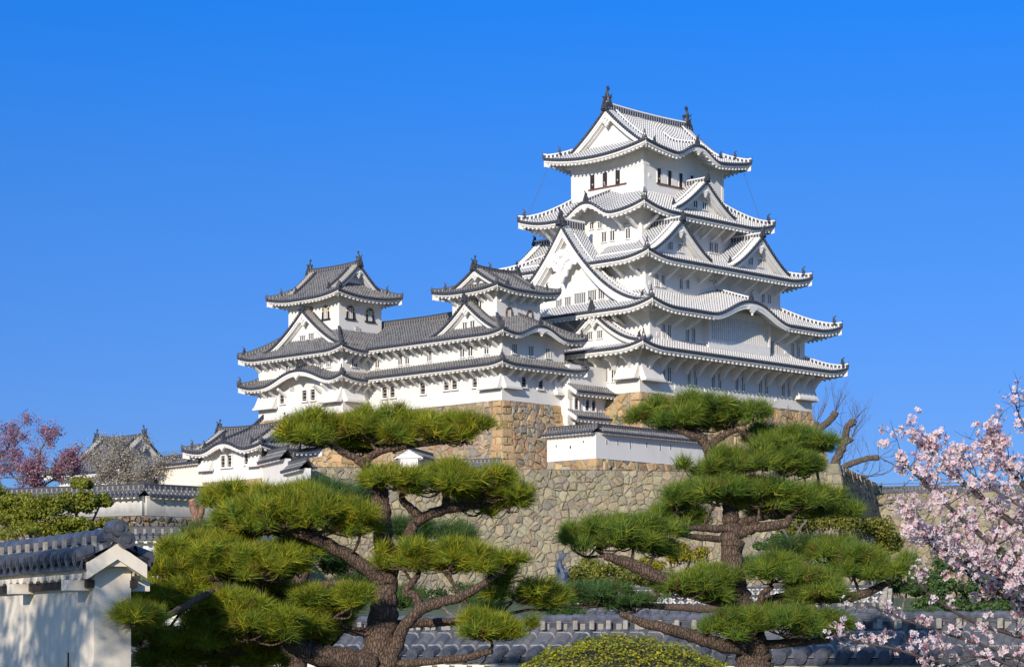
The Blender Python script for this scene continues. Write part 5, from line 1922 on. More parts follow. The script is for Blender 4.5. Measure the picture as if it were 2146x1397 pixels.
# round end tiles on the near gable
mb = MB()
ex = FWc - wd * 0.14
for dz, r, k in ((2.575, 0.075, 0.0), (2.475, 0.075, 0.065)):
    c = Vector((*(ex + np.array([-wd[1], wd[0]]) * -k), dz))
    d = Vector((-wd[0], -wd[1], 0))
    mb.tube([c - d * 0.16, c + d * 0.05], [r, r], 16)
    mb.tube([c + d * 0.05, c + d * 0.062], [r * 0.98, r * 0.9], 16)
    mb.tube([c + d * 0.04, c + d * 0.072], [r * 0.5, r * 0.42], 12)
for o in bpy.data.objects:
    if o.get('label', '').startswith('near plaster wall'):
        near_root = o
org_ = ORG
rt_ = near_root
inv_c, inv_s = math.cos(-rt_.rotation_euler[2]), math.sin(-rt_.rotation_euler[2])
mb.v = [((x - rt_.location[0]) * inv_c - (y - rt_.location[1]) * inv_s, (x - rt_.location[0]) * inv_s + (y - rt_.location[1]) * inv_c, z - rt_.location[2]) for x, y, z in mb.v]
mb.build('round_ridge_end_tile', ['near_roll'], near_root)
# second near wall seen behind the sunny pine's lower boughs
plaster_wall('plaster_wall', 'low tiled garden wall crossing behind both pine trunks and the clipped bush', at(620, 35.2), at(2330, 28.0), 0.0, 1.36, 1.80, 0.4, 0.42, 0.30, 'tile_near', 'ridge_near', 'plaster_old', detail=True, ridge_h=0.17)
plaster_wall('plaster_wall', 'white wall with bluish tiles partly seen between the lower left pine boughs', at(268, 44), at(690, 40), 0.0, 1.20, 1.72, 0.4, 0.42, 0.30, 'tile_near', 'ridge_near', 'plaster_old', detail=True, ridge_h=0.17)

# gatehouse roof behind the second pine
MZ = 60.0
m0, m1 = at(1172, 61.5), at(1846, 58.5)
ML = float(np.linalg.norm(m1 - m0))
mt = (m1 - m0) / ML
gh = thing('gatehouse', 'gatehouse whose blue-grey openwork ridge with a fish ornament runs behind the second pine', 'gatehouse', (m0[0], m0[1], 0), rotz=math.atan2(mt[1], mt[0]), local=True)
mb = MB()
mb.box(0.6, ML - 0.6, -1.5, 1.5, 0, 1.4)
mb.build('wall', ['plaster_old'], gh)
mb = MB()
zr = zat(1262, MZ)
for g in (1, -1):
    cols, pp, n = columns(-0.2, ML + 0.1, 0.29)
    P = [[(s, -g * (2.2 * (1 - i / 6)), 1.35 + (zr - 1.35) * (0.85 * i / 6 + 0.15 * (i / 6) ** 2) + h * 0.09) for i in range(7)] for s, h, u in cols]
    UV = [[(u, 2.5 * i / 6) for i in range(7)] for s, h, u in cols]
    mb.grid(P, 0, UV)
ro = mb.build('tiled_roof', ['tile_near'], gh)
rb = MB()
ridge_bar(rb, [(-0.1, 0, zr), (ML / 2, 0, zr - 0.02), (ML + 0.05, 0, zr)], 0.36, 0.42, sink=0.2)
# crossed openwork tiles in two courses along the ridge, with plaster dots
for row, zz in ((0, zr - 0.02), (1, zr + 0.20)):
    nk = int(ML / 0.22)
    for k in range(nk):
        s = (k + 0.5 + 0.5 * row) * ML / nk
        for sg in (-1, 1):
            rb.hexa([(s - 0.07 * sg - 0.03, -0.215, zz), (s - 0.07 * sg + 0.03, -0.215, zz), (s - 0.07 * sg + 0.03, -0.18, zz), (s - 0.07 * sg - 0.03, -0.18, zz),
                     (s + 0.07 * sg - 0.03, -0.215, zz + 0.15), (s + 0.07 * sg + 0.03, -0.215, zz + 0.15), (s + 0.07 * sg + 0.03, -0.18, zz + 0.15), (s + 0.07 * sg - 0.03, -0.18, zz + 0.15)], 2)
    rb.tube([(-0.1, -0.2, zz + 0.18), (ML, -0.2, zz + 0.18)], [0.035, 0.035], 6, 1)
rb.build('main_ridge', ['ridge_near', 'near_roll', 'near_mortar_light'], ro)
fsh = shachi(ro, (0.05, 0, zat(1216, 61.5)), (1, 0), 0.80, 'ornament_blue')
oni(ro, (ML + 0.1, 0, zr - 0.1), (1, 0), 0.62, 'near_mortar')

# far right: long roof, fence and stone wall beyond the bank
plaster_wall('tiled_wall', 'long tiled roof on the far right behind the pollarded tree and little pine', at(1775, 226), at(2400, 222), 14.9, zat(1046, 225), zat(1024, 225), 2.4, 0.9, 0.34, mat='plaster_old', cat='tiled wall')
line_stones('retaining_wall', 'pale stone wall on the far right behind the cherry blossom', [at(1800, 205), at(2800, 196)], 14.9, 3.0, 2.0, 97, PAL_LICHEN, 0.9, 0.75, 'stone_moss', (0, 0))
fz = 14.85
fp, fq = at(1800, 204.6), at(2300, 200)
fl = float(np.linalg.norm(fq - fp))
fd = (fq - fp) / fl
fn_ = thing('fence', 'thin rail fence along the top of the pale stone wall on the far right', 'fence', (fp[0], fp[1], fz), rotz=math.atan2(fd[1], fd[0]), local=True)
mb = MB()
for z in (0.45, 0.85):
    mb.box(0, fl, -0.03, 0.03, z - 0.03, z + 0.03)
mb.build('rail', ['bark_grey'], fn_)
for k in range(int(fl / 2) + 1):
    mb = MB()
    mb.box(2 * k - 0.05, 2 * k + 0.05, -0.05, 0.05, 0, 1.0)
    mb.build('post', ['bark_grey'], fn_)
# tourists at the top-floor windows are built with the people below
# ------------------------------------------------------------------ vegetation
NR = np.random.default_rng(7)

def unit(v):
    return v / np.maximum(1e-9, np.linalg.norm(v, axis=-1, keepdims=True))

def smooth_path(P, n=5):
    """Catmull-Rom through points (x, y, z, r)"""
    P = [np.array(p, dtype=float) for p in P]
    if len(P) < 3:
        out = [P[0] + (P[-1] - P[0]) * i / n for i in range(n + 1)]
        return out
    out = []
    for i in range(len(P) - 1):
        p0, p1, p2, p3 = P[max(i - 1, 0)], P[i], P[i + 1], P[min(i + 2, len(P) - 1)]
        for k in range(n):
            t = k / n
            out.append(0.5 * ((2 * p1) + (-p0 + p2) * t + (2 * p0 - 5 * p1 + 4 * p2 - p3) * t * t + (-p0 + 3 * p1 - 3 * p2 + p3) * t ** 3))
    out.append(P[-1])
    return out

def px_path(pts, Z):
    """(px, py, depth offset, radius px) -> (x, y, z, r)"""
    out = []
    for px, py, dz, r in pts:
        p = pt(px, py, Z + dz)
        out.append((p[0], p[1], p[2], r * Z / F))
    return out

def limb_tube(mb, path, nseg=9, jit=0.07, wob=0.0, rng=random):
    S = smooth_path(path, 6)
    if wob:
        S = [s + np.array([rng.uniform(-wob, wob) * s[3], rng.uniform(-wob, wob) * s[3], rng.uniform(-wob, wob) * s[3], 0]) for s in S]
    mb.tube([tuple(s[:3]) for s in S], [max(0.002, s[3]) for s in S], nseg, 0, jit, rng)
    return S

def needle_mesh(name, P, D, K, L, w, spread, cols, parent, mat='needle'):
    n = len(P)
    if n == 0:
        return None
    P = np.repeat(P, K, 0)
    D = np.repeat(D, K, 0)
    N_ = n * K
    ref = np.tile(np.array([0.31, 0.53, 0.79]), (N_, 1))
    X = unit(np.cross(D, ref))
    Y = np.cross(D, X)
    ca = 1 - NR.random(N_) * (1 - math.cos(spread))
    sa = np.sqrt(1 - ca ** 2)
    ph = NR.random(N_) * 2 * np.pi
    dr = D * ca[:, None] + X * (sa * np.cos(ph))[:, None] + Y * (sa * np.sin(ph))[:, None]
    ln = L * NR.uniform(0.65, 1.08, N_)
    b = P + D * (NR.uniform(-0.45, 0.15, N_) * L)[:, None]
    tip = b + dr * ln[:, None]
    sd = unit(np.cross(dr, NR.normal(size=(N_, 3))))
    V = np.empty((N_ * 3, 3))
    V[0::3] = b - sd * (w / 2)
    V[1::3] = b + sd * (w / 2)
    V[2::3] = tip
    c = np.repeat(cols * NR.uniform(0.62, 1.3, (n, 1)), K, 0) * NR.uniform(0.8, 1.2, (N_, 1))
    Cc = np.repeat(c, 3, 0)
    return np_mesh(name, V, np.arange(N_ * 3).reshape(-1, 3), mat, np.clip(Cc, 0, 0.8), parent)

PINE_A = np.array([[0.33, 0.345, 0.022], [0.23, 0.29, 0.025], [0.42, 0.38, 0.026], [0.14, 0.215, 0.028], [0.29, 0.325, 0.023], [0.18, 0.25, 0.026]])
PINE_B = np.array([[0.20, 0.28, 0.034], [0.14, 0.225, 0.034], [0.27, 0.31, 0.036], [0.10, 0.18, 0.032]])
PINE_C = np.array([[0.075, 0.15, 0.042], [0.055, 0.12, 0.036], [0.11, 0.185, 0.040]])

def pine(name, label, Z, trunks, pads, pal, seed, base_px, L_px=33, w=0.0060, K=26, dens=1.0, group=None):
    rng = random.Random(seed)
    m = Z / F
    bp = at(base_px, Z)
    root = thing(name, label, 'pine tree', (bp[0], bp[1], 0.0), group)
    allpts = []
    for i, (tr, kind) in enumerate(trunks):
        mb = MB()
        S = limb_tube(mb, px_path(tr, Z), 12 if kind == 'trunk' else 9, 0.09, 0.15, rng)
        mb.build(kind, ['bark'], root, True)
        allpts += [s for s in S]
    A = np.array([s[:3] for s in allpts])
    for (cx, cy, rx, ry, dz) in pads:
        cz = Z + dz
        # lumps scattered over the pad, higher toward its middle
        area = math.pi * rx * rx * 0.60
        nl = max(5, int(area / 2800 * 2.7 * dens))
        lumps = []
        for k in range(nl):
            for _ in range(12):
                u, v = rng.uniform(-1, 1), rng.uniform(-1, 1)
                if u * u + v * v <= 1:
                    break
            rr = u * u + v * v
            lr = rng.uniform(13, 36)
            ly = cy + ry * (-0.25 + 0.60 * rr + rng.uniform(-0.62, 0.5))
            px_ = cx + u * (rx - 10)
            lumps.append((px_, ly, v * rx * 0.60 * m, lr, max(12, ry * rng.uniform(0.40, 0.80))))
        br = MB()
        P, D = [], []
        centre = np.array(pt(cx, cy + ry * 0.75, cz))
        j = int(np.argmin(((A - centre) ** 2).sum(1)))
        st = A[j]
        rb = 0.0045 * Z * (0.11 + 0.00055 * rx)
        hub = centre + np.array([rng.uniform(-.02, .02) * Z / 20, rng.uniform(-.02, .02) * Z / 20, 0])
        limb_tube(br, [(*st, rb * 1.15), (*((st + hub) / 2 + np.array([rng.uniform(-.06, .06), rng.uniform(-.06, .06), rng.uniform(-.05, .03)])), rb), (*hub, rb * 0.85)], 7, 0.1, 0.2, rng)
        for (lx, ly, ldz, lr, lh) in lumps:
            c = np.array(pt(lx, ly, cz + ldz))
            base = c - np.array([0, 0, lh * m * 0.35])
            mid = (hub + base) / 2 + np.array([rng.uniform(-.05, .05), rng.uniform(-.05, .05), rng.uniform(-.06, .0)])
            limb_tube(br, [(*hub, rb * 0.6), (*mid, rb * 0.45), (*base, rb * 0.26)], 5, 0.1, 0.3, rng)
            nt = int(lr * lr * 0.034 * dens) + 7
            q = NR.normal(size=(nt, 3))
            q = unit(q)
            q[:, 2] = np.abs(q[:, 2]) * 0.95 - 0.16
            s_ = NR.uniform(0.55, 1.0, (nt, 1)) ** 0.6
            s_ = np.where(NR.random((nt, 1)) < 0.12, s_ * NR.uniform(1.1, 1.5, (nt, 1)), s_)
            pos = c + q * s_ * np.array([lr * m, lr * m, lh * m])
            dirs = unit(q * np.array([0.75, 0.75, 0.4]) + np.array([0, 0, 0.75]) + NR.normal(size=(nt, 3)) * 0.25)
            P.append(pos)
            D.append(dirs)
            for k in range(6):
                e = pos[NR.integers(nt)]
                br.tube([tuple(base), tuple((base + e) / 2 + NR.normal(size=3) * 0.015), tuple(e)], [rb * 0.22, rb * 0.15, rb * 0.08], 4)
        P, D = np.concatenate(P), np.concatenate(D)
        cols = pal[NR.integers(len(pal), size=len(P))]
        dead = NR.random(len(P)) < 0.03
        cols = np.where(dead[:, None], np.array([[0.17, 0.09, 0.03]]), cols)
        pad = needle_mesh('foliage_pad', P, D, K, L_px * m, w, math.radians(72), cols, root)
        # brown buds and cones
        for k in range(max(2, len(P) // 60)):
            e = P[NR.integers(len(P))]
            br.tube([tuple(e), tuple(e + np.array([0, 0, 0.035]))], [0.007, 0.004], 5)
        br.build('twigs', ['bark'], pad)
    return root

pine('pine_tree', 'sunny yellow-green cloud-pruned pine with flat tiers and a curving trunk', 22.0,
     [([(800, 1640, 0, 44), (800, 1440, 0, 42), (796, 1380, 0, 39), (800, 1310, 0, 33), (806, 1250, 0, 26), (810, 1205, 0.05, 23), (806, 1150, 0.1, 21), (799, 1080, 0.1, 20), (797, 1035, 0.1, 18), (785, 1000, 0.05, 13), (763, 972, 0, 10)], 'trunk'),
      ([(763, 972, 0, 10), (742, 958, -.02, 8), (715, 945, -.05, 7), (690, 925, -.05, 5)], 'limb'),
      ([(763, 972, 0, 9), (785, 950, .05, 8), (830, 937, 0, 7), (885, 930, 0, 6), (960, 922, 0, 4)], 'limb'),
      ([(806, 1228, 0, 15), (770, 1190, -.1, 15), (707, 1151, -.2, 14), (640, 1119, -.3, 13), (585, 1105, -.35, 11), (540, 1092, -.4, 8)], 'limb'),
      ([(790, 1400, -.1, 26), (745, 1385, -.2, 25), (690, 1377, -.3, 24), (640, 1362, -.35, 22), (598, 1335, -.4, 20), (568, 1300, -.4, 18), (538, 1268, -.4, 16), (505, 1240, -.45, 14), (465, 1222, -.5, 11), (425, 1208, -.5, 7)], 'limb'),
      ([(470, 1225, -.5, 8), (400, 1262, -1.3, 7), (330, 1300, -2.2, 6), (285, 1300, -2.5, 4)], 'limb'),
      ([(530, 1255, -.4, 9), (545, 1225, -.4, 8), (540, 1195, -.4, 6)], 'limb'),
      ([(811, 1395, -.1, 18), (830, 1350, -.15, 15), (850, 1310, -.2, 13), (879, 1278, -.25, 12), (920, 1262, -.25, 11), (960, 1252, -.25, 10), (1005, 1228, -.3, 8), (1060, 1190, -.3, 5)], 'limb'),
      ([(879, 1278, -.25, 9), (872, 1250, -.2, 9), (850, 1238, -.2, 8), (868, 1215, -.2, 7), (880, 1195, -.2, 5)], 'limb'),
      ([(815, 1185, .1, 12), (847, 1139, .15, 13), (868, 1098, .2, 12), (890, 1082, .2, 11), (925, 1070, .2, 11), (985, 1058, .25, 9), (1050, 1062, .3, 5)], 'limb'),
      ([(883, 1084, .2, 10), (858, 1062, .15, 9), (842, 1042, .1, 7), (850, 1020, .1, 5)], 'limb'),
      ([(930, 1066, .2, 8), (935, 1040, .2, 8), (928, 1018, .2, 5)], 'limb'),
      ([(815, 1310, .1, 10), (870, 1305, .2, 10), (940, 1303, .3, 9), (1010, 1297, .4, 7), (1060, 1288, .45, 5)], 'limb'),
      ([(827, 1392, -.1, 9), (919, 1383, -.3, 8), (985, 1375, -.4, 8), (1030, 1362, -.5, 6)], 'limb'),
      ([(770, 1325, 0, 10), (735, 1320, -.1, 9), (710, 1310, -.15, 8), (715, 1290, -.2, 6)], 'limb')],
     [(668, 903, 90, 36, -.05), (785, 893, 85, 34, 0.05), (900, 896, 90, 32, 0.1), (975, 905, 60, 26, 0.1), (620, 925, 50, 26, .25), (760, 925, 90, 26, .45),
      (830, 1003, 75, 28, -.15), (925, 1003, 95, 32, 0), (1015, 1018, 85, 38, .15), (1065, 1045, 50, 34, .3), (1010, 1050, 70, 28, .55),
      (510, 1070, 72, 36, -.35), (590, 1072, 85, 40, -.5), (680, 1080, 85, 42, -.4), (755, 1090, 60, 36, -.3), (560, 1098, 90, 22, .1),
      (355, 1180, 65, 36, -.4), (440, 1172, 85, 40, -.5), (545, 1185, 85, 34, -.65), (620, 1175, 62, 34, -.35),
      (300, 1268, 60, 28, -.35), (385, 1245, 80, 36, -.45), (475, 1262, 75, 30, -.7), (530, 1310, 95, 40, -.7), (620, 1322, 80, 42, -.3), (315, 1345, 65, 30, -.3), (430, 1325, 80, 36, -.5), (390, 1365, 90, 24, .1),
      (700, 1265, 75, 38, -.45), (278, 1288, 48, 22, -2.5), (300, 1300, 40, 18, -2.3), (345, 1225, 70, 30, .05), (450, 1220, 70, 28, .1), (560, 1240, 60, 28, .15), (570, 1285, 80, 34, .1), (300, 1315, 55, 26, .15), (480, 1345, 85, 34, -.2), (520, 1375, 90, 28, .1), (350, 1385, 70, 26, -.3), (680, 1300, 70, 32, .1), (460, 1140, 70, 28, .1), (640, 1140, 60, 26, 0), (600, 1042, 70, 26, .0), (480, 1042, 45, 22, .1), (845, 1170, 75, 30, -.25), (945, 1170, 85, 32, -.3), (1035, 1178, 60, 26, -.3),
      (1075, 1232, 60, 32, .2), (1150, 1258, 60, 26, .45), (1020, 1315, 75, 26, -.5), (1080, 1312, 50, 24, .4), (640, 1262, 40, 26, .2), (680, 1345, 50, 24, .3)],
     PINE_A, 3, 800)

pine('pine_tree', 'darker green cloud-pruned pine with a thick upright trunk and a cap of needles on top', 24.0,
     [([(1578, 1680, 0, 52), (1576, 1440, 0, 44), (1580, 1375, 0, 36), (1572, 1320, 0, 30), (1553, 1275, 0, 27), (1540, 1220, 0, 23), (1536, 1165, 0, 22), (1534, 1120, 0, 22), (1533, 1085, 0.05, 18), (1528, 1045, .1, 15), (1512, 1000, .1, 13), (1492, 955, .05, 13), (1476, 925, 0, 11), (1462, 905, 0, 8)], 'trunk'),
      ([(1478, 925, 0, 9), (1440, 908, -.05, 7), (1400, 893, -.05, 5)], 'limb'),
      ([(1484, 938, 0, 9), (1510, 915, .05, 8), (1545, 900, .05, 5)], 'limb'),
      ([(1517, 1128, 0, 8), (1470, 1126, -.15, 7), (1412, 1117, -.3, 4)], 'limb'),
      ([(1522, 1108, 0, 9), (1480, 1106, -.1, 8), (1440, 1104, -.2, 5)], 'limb'),
      ([(1548, 1118, 0, 12), (1585, 1105, -.05, 11), (1640, 1098, -.1, 10), (1655, 1083, -.1, 7)], 'limb'),
      ([(1545, 1102, 0, 12), (1580, 1085, .1, 11), (1640, 1072, .15, 9), (1720, 1062, .2, 5)], 'limb'),
      ([(1545, 1262, 0, 15), (1470, 1245, -.2, 15), (1394, 1216, -.4, 15), (1330, 1186, -.5, 13), (1268, 1163, -.6, 8)], 'limb'),
      ([(1566, 1360, -.1, 17), (1489, 1345, -.3, 15), (1440, 1328, -.4, 13), (1396, 1317, -.5, 12), (1345, 1302, -.5, 9), (1300, 1285, -.5, 6)], 'limb'),
      ([(1580, 1275, .1, 14), (1630, 1255, .2, 13), (1690, 1250, .25, 12), (1770, 1252, .3, 11), (1820, 1240, .3, 9), (1870, 1215, .3, 6)], 'limb'),
      ([(1592, 1268, 0, 8), (1597, 1245, -.05, 7), (1618, 1230, -.1, 5)], 'limb'),
      ([(1590, 1352, 0, 10), (1660, 1346, -.1, 9), (1740, 1340, -.15, 6)], 'limb')],
     [(1385, 872, 72, 30, -.05), (1460, 858, 75, 32, 0), (1535, 870, 70, 30, .05), (1450, 885, 90, 20, .3),
      (1640, 925, 75, 26, .2), (1705, 935, 60, 22, .25), (1610, 915, 40, 22, .4),
      (1490, 975, 70, 26, -.1), (1565, 968, 75, 28, -.15), (1640, 975, 70, 26, 0), (1690, 985, 40, 20, .1),
      (1415, 1050, 62, 28, -.2), (1500, 1035, 75, 30, -.2), (1590, 1038, 75, 32, -.1), (1670, 1040, 80, 32, 0), (1735, 1055, 55, 28, .1), (1650, 1065, 90, 20, .45),
      (1400, 1085, 75, 32, .1), (1330, 1120, 80, 34, -.35), (1250, 1125, 85, 34, -.5), (1200, 1135, 50, 24, -.5), (1370, 1140, 70, 30, -.3),
      (1440, 1228, 80, 28, -.45), (1505, 1215, 45, 26, -.3), (1625, 1198, 70, 28, -.2), (1690, 1220, 60, 34, -.1), (1720, 1232, 60, 32, -.25), (1790, 1180, 75, 32, .2), (1855, 1185, 68, 32, .3), (1740, 1150, 70, 26, .55),
      (1560, 1312, 75, 28, -.3), (1640, 1305, 85, 32, -.35), (1725, 1312, 65, 30, -.2), (1610, 1290, 90, 22, .2)],
     PINE_B, 5, 1576, L_px=32)

pine('pine_tree', 'older pine standing behind the sunny one, grey trunk partly hidden', 26.5,
     [([(622, 1640, 0, 26), (620, 1420, 0, 24), (612, 1300, 0, 20), (616, 1245, 0, 18), (636, 1185, 0, 15), (650, 1120, 0, 11)], 'trunk'),
      ([(636, 1235, 0, 8), (690, 1222, .1, 8), (760, 1222, .2, 6)], 'limb'),
      ([(650, 1130, 0, 8), (760, 1090, .2, 8), (860, 1110, .3, 6)], 'limb'),
      ([(640, 1170, 0, 8), (560, 1140, .1, 7), (480, 1130, .2, 5)], 'limb')],
     [(700, 1035, 90, 24, .2), (470, 1125, 75, 26, .2), (900, 1118, 90, 26, .3), (640, 1150, 60, 28, .1), (760, 1235, 60, 28, .3), (990, 1255, 70, 26, .4), (720, 1190, 60, 24, .3), (470, 1290, 70, 24, .3), (860, 1250, 50, 22, .5)],
     PINE_C, 9, 620, L_px=36, K=18)

pine('pine_tree', 'shadowy dark green pine beyond the low garden wall, its trunk hidden', 47.0,
     [([(1700, 1500, 0, 16), (1698, 1300, 0, 14), (1690, 1200, 0, 10), (1685, 1160, 0, 7)], 'trunk'),
      ([(1694, 1260, 0, 8), (1500, 1275, .2, 8), (1300, 1265, .3, 6), (1200, 1270, .3, 5)], 'limb'),
      ([(1696, 1290, 0, 8), (1850, 1310, .2, 7), (1940, 1315, .3, 5)], 'limb')],
     [(1690, 1152, 85, 26, 0), (1610, 1180, 60, 24, .3), (1250, 1248, 80, 28, .2), (1330, 1262, 70, 26, .1), (1170, 1285, 50, 26, .3), (1200, 1240, 55, 26, .6), (1935, 1308, 70, 24, .2), (1860, 1318, 60, 22, .2)],
     PINE_C, 13, 1700, L_px=24, w=0.011, K=16)

# ------------------------------------------------------------------ broad-leaved shrubs
def leaf_cloud(name, pos, nrm, size, cols, parent, mat='leaf', aspect=0.55, flat=0.8):
    n = len(pos)
    d = unit(nrm + NR.normal(size=(n, 3)) * flat)
    x = unit(np.cross(d, NR.normal(size=(n, 3))))
    y = np.cross(d, x)
    s = size * NR.uniform(0.6, 1.25, (n, 1))
    V = np.empty((n * 4, 3))
    V[0::4] = pos - x * s
    V[1::4] = pos - y * s * aspect + d * s * 0.12
    V[2::4] = pos + x * s
    V[3::4] = pos + y * s * aspect + d * s * 0.12
    C4 = np.repeat(cols * NR.uniform(0.75, 1.25, (n, 1)), 4, 0)
    return np_mesh(name, V, np.arange(n * 4).reshape(-1, 4), mat, np.clip(C4, 0, 0.85), parent)

def leafy(name, label, Z, blobs, leaf_px, n_per, pal, seed, base, cat='shrub', group=None, sub=9, trunk=True, up=0.35, mat='leaf', bark='bark_grey', fill=0.62, spread=0.38):
    """blobs (px, py, rx, ry, depth offset): each made of smaller clumps of leaves over a branching frame"""
    rng = random.Random(seed)
    m = Z / F
    gz = 0.0 if base is None else zat(base[1], Z)
    bp = at(base[0], Z)
    root = thing(name, label, cat, (bp[0], bp[1], gz), group)
    B = np.array([bp[0], bp[1], gz])
    fr = MB()
    pos, nrm = [], []
    for (cx, cy, rx, ry, dz) in blobs:
        c = np.array(pt(cx, cy, Z + dz))
        R_ = np.array([rx * m, rx * m, ry * m])
        if trunk:
            midp = (B + c) / 2 + np.array([rng.uniform(-.1, .1), rng.uniform(-.1, .1), 0]) * rx * m
            limb_tube(fr, [(*B, 2.4 * m * 2), (*midp, 1.7 * m * 2), (*c, 0.9 * m * 2)], 6, 0.1, 0.3, rng)
        for k in range(sub):
            q = unit(NR.normal(size=3))
            q[2] = abs(q[2]) * 0.9 - 0.25
            cc = c + q * R_ * rng.uniform(0.45, 0.85)
            sr = R_ * rng.uniform(0.6, 1.25) * spread
            if trunk:
                fr.tube([tuple(c), tuple((c + cc) / 2 + NR.normal(size=3) * rx * m * 0.06), tuple(cc)], [0.9 * m, 0.6 * m, 0.35 * m], 4)
            k_ = int(n_per / sub)
            qq = unit(NR.normal(size=(k_, 3)))
            rr = NR.random((k_, 1)) ** (1 - fill)
            pos.append(cc + qq * rr * sr)
            nrm.append(qq + np.array([0, 0, up]))
    pos, nrm = np.concatenate(pos), np.concatenate(nrm)
    cols = pal[NR.integers(len(pal), size=len(pos))]
    leaf_cloud('crown', pos, nrm, leaf_px * m, cols, root, mat)
    if trunk:
        fr.build('trunk', [bark], root, True)
    return root

OLIVE = np.array([[0.20, 0.20, 0.030], [0.15, 0.165, 0.026], [0.25, 0.225, 0.030], [0.10, 0.125, 0.024]])
GREEN = np.array([[0.19, 0.225, 0.026], [0.24, 0.25, 0.026], [0.12, 0.165, 0.024], [0.29, 0.27, 0.030]])
DARKG = np.array([[0.050, 0.090, 0.024], [0.070, 0.115, 0.028], [0.038, 0.070, 0.022]])
YELLOW = np.array([[0.30, 0.26, 0.020], [0.24, 0.235, 0.020], [0.18, 0.20, 0.022], [0.36, 0.27, 0.022]])

leafy('leafy_tree', 'bright green broad-leaved tree below the long plaster wall, behind the near tiled wall', 75,
      [(30, 1085, 62, 50, 0), (100, 1070, 62, 46, -1), (165, 1058, 52, 44, 0), (172, 1015, 30, 22, 0), (212, 1052, 30, 24, .5), (-20, 1050, 50, 45, .5), (75, 1115, 90, 34, -1), (150, 1105, 55, 34, -1), (225, 1098, 42, 18, .5), (35, 1050, 45, 24, .4), (252, 1112, 22, 14, .2)],
      3.6, 3400, GREEN, 21, (120, 1260), 'tree', sub=16)
leafy('shrub', 'olive shrub at the foot of the great wall beside the blue fish ornament', 128, [(1235, 1195, 50, 34, 0), (1290, 1200, 55, 36, -1), (1220, 1230, 50, 28, -1)], 3.4, 1700, OLIVE * 1.2, 22, (1250, 1270))
leafy('shrub', 'yellowish shrub with pale bare twigs under the thick trunk pine', 122, [(1400, 1150, 55, 38, 0), (1450, 1165, 50, 34, -1), (1470, 1205, 45, 25, -1), (1350, 1190, 45, 30, 0)], 3.4, 1700, YELLOW, 23, (1420, 1270))
leafy('shrub', 'large olive shrub in front of the great wall at its shaded corner', 126, [(1690, 1105, 60, 48, 0), (1760, 1100, 62, 44, -1), (1830, 1110, 58, 42, 0), (1870, 1140, 40, 40, .5), (1650, 1150, 50, 45, 0), (1740, 1165, 80, 40, -1)], 3.6, 2600, OLIVE, 24, (1760, 1290), sub=12)
leafy('shrub', 'dark rounded shrub beside the end of the gatehouse ridge', 66, [(1868, 1215, 42, 40, 0), (1900, 1235, 45, 32, .4)], 4.5, 900, DARKG, 25, (1880, 1300))
leafy('shrub', 'dark evergreen shrub behind the lower cherry boughs', 95, [(1950, 1215, 55, 34, 0), (2120, 1190, 60, 40, 0), (2140, 1260, 60, 34, 0), (2010, 1185, 62, 38, 0), (2075, 1170, 60, 36, 1), (2000, 1235, 75, 34, -1), (2100, 1225, 75, 38, 0), (1960, 1265, 65, 30, -1), (2060, 1275, 80, 30, -1)], 4.2, 2200, DARKG * 1.4, 26, (2040, 1320), sub=11)
leafy('shrub', 'shadowy shrub between the two pine trunks at the wall foot', 120, [(905, 1255, 60, 34, 0), (985, 1240, 60, 30, 0), (1050, 1270, 55, 26, 0)], 3.8, 800, DARKG, 27, (960, 1300))
leafy('shrub', 'low green tuft growing on top of the great wall', 194.5, [(1202, 989, 12, 4, 0), (1212, 990, 10, 3, 0)], 2.0, 220, DARKG, 28, (1206, 992), trunk=False, sub=4)
leafy('shrub', 'wispy shrub hanging over the wall above the sunny pine', 183, [(618, 1015, 14, 8, 0), (640, 1030, 40, 10, -.5), (700, 1022, 50, 10, -.5), (745, 1028, 40, 12, -.5)], 2.4, 420, GREEN * 0.8, 29, (680, 1042), sub=6)
leafy('small_pine', 'tiny rounded pine standing before the long far roof', 210, [(1836, 1018, 15, 7, 0), (1830, 1030, 17, 7, 0), (1842, 1036, 18, 7, 0)], 2.4, 500, DARKG * 1.2, 30, (1836, 1050), 'pine tree', sub=6)
leafy('shrub', 'low clipped green shrub along the far rail fence', 206, [(1880, 1046, 22, 7, 0), (1850, 1050, 16, 5, 0), (1790, 1060, 10, 8, 0)], 2.2, 360, GREEN * 0.8, 31, (1860, 1056), trunk=False, sub=6)

leafy('shrub', 'dark dense shrub below the low white wall, seen between boughs of the sunny pine', 78, [(300, 1200, 50, 40, 0), (370, 1190, 55, 36, 0), (450, 1185, 60, 36, 0), (540, 1195, 60, 40, 0), (330, 1250, 60, 40, -1), (430, 1250, 70, 40, -1), (530, 1255, 70, 40, -1), (600, 1230, 50, 40, 0), (290, 1300, 45, 40, -1)], 4.0, 1500, DARKG * 1.3, 51, (440, 1345), sub=10)
leafy('shrub', 'dark green shrub filling the gap behind the thick pine trunk and the gatehouse ridge', 72, [(1590, 1190, 50, 34, 0), (1660, 1185, 60, 36, 0), (1740, 1195, 60, 34, 0), (1820, 1200, 50, 34, 0), (1620, 1140, 40, 26, 1), (1890, 1190, 30, 26, 1)], 4.0, 1500, DARKG * 1.5, 52, (1700, 1300), sub=10)
leafy('shrub', 'mid-height olive shrub between the blue fish ornament and the thick pine trunk', 92, [(1200, 1215, 40, 30, 0), (1260, 1225, 45, 28, 0), (1320, 1215, 50, 30, 0), (1380, 1220, 40, 28, 0)], 3.6, 1300, OLIVE * 0.8, 53, (1290, 1300), sub=9)

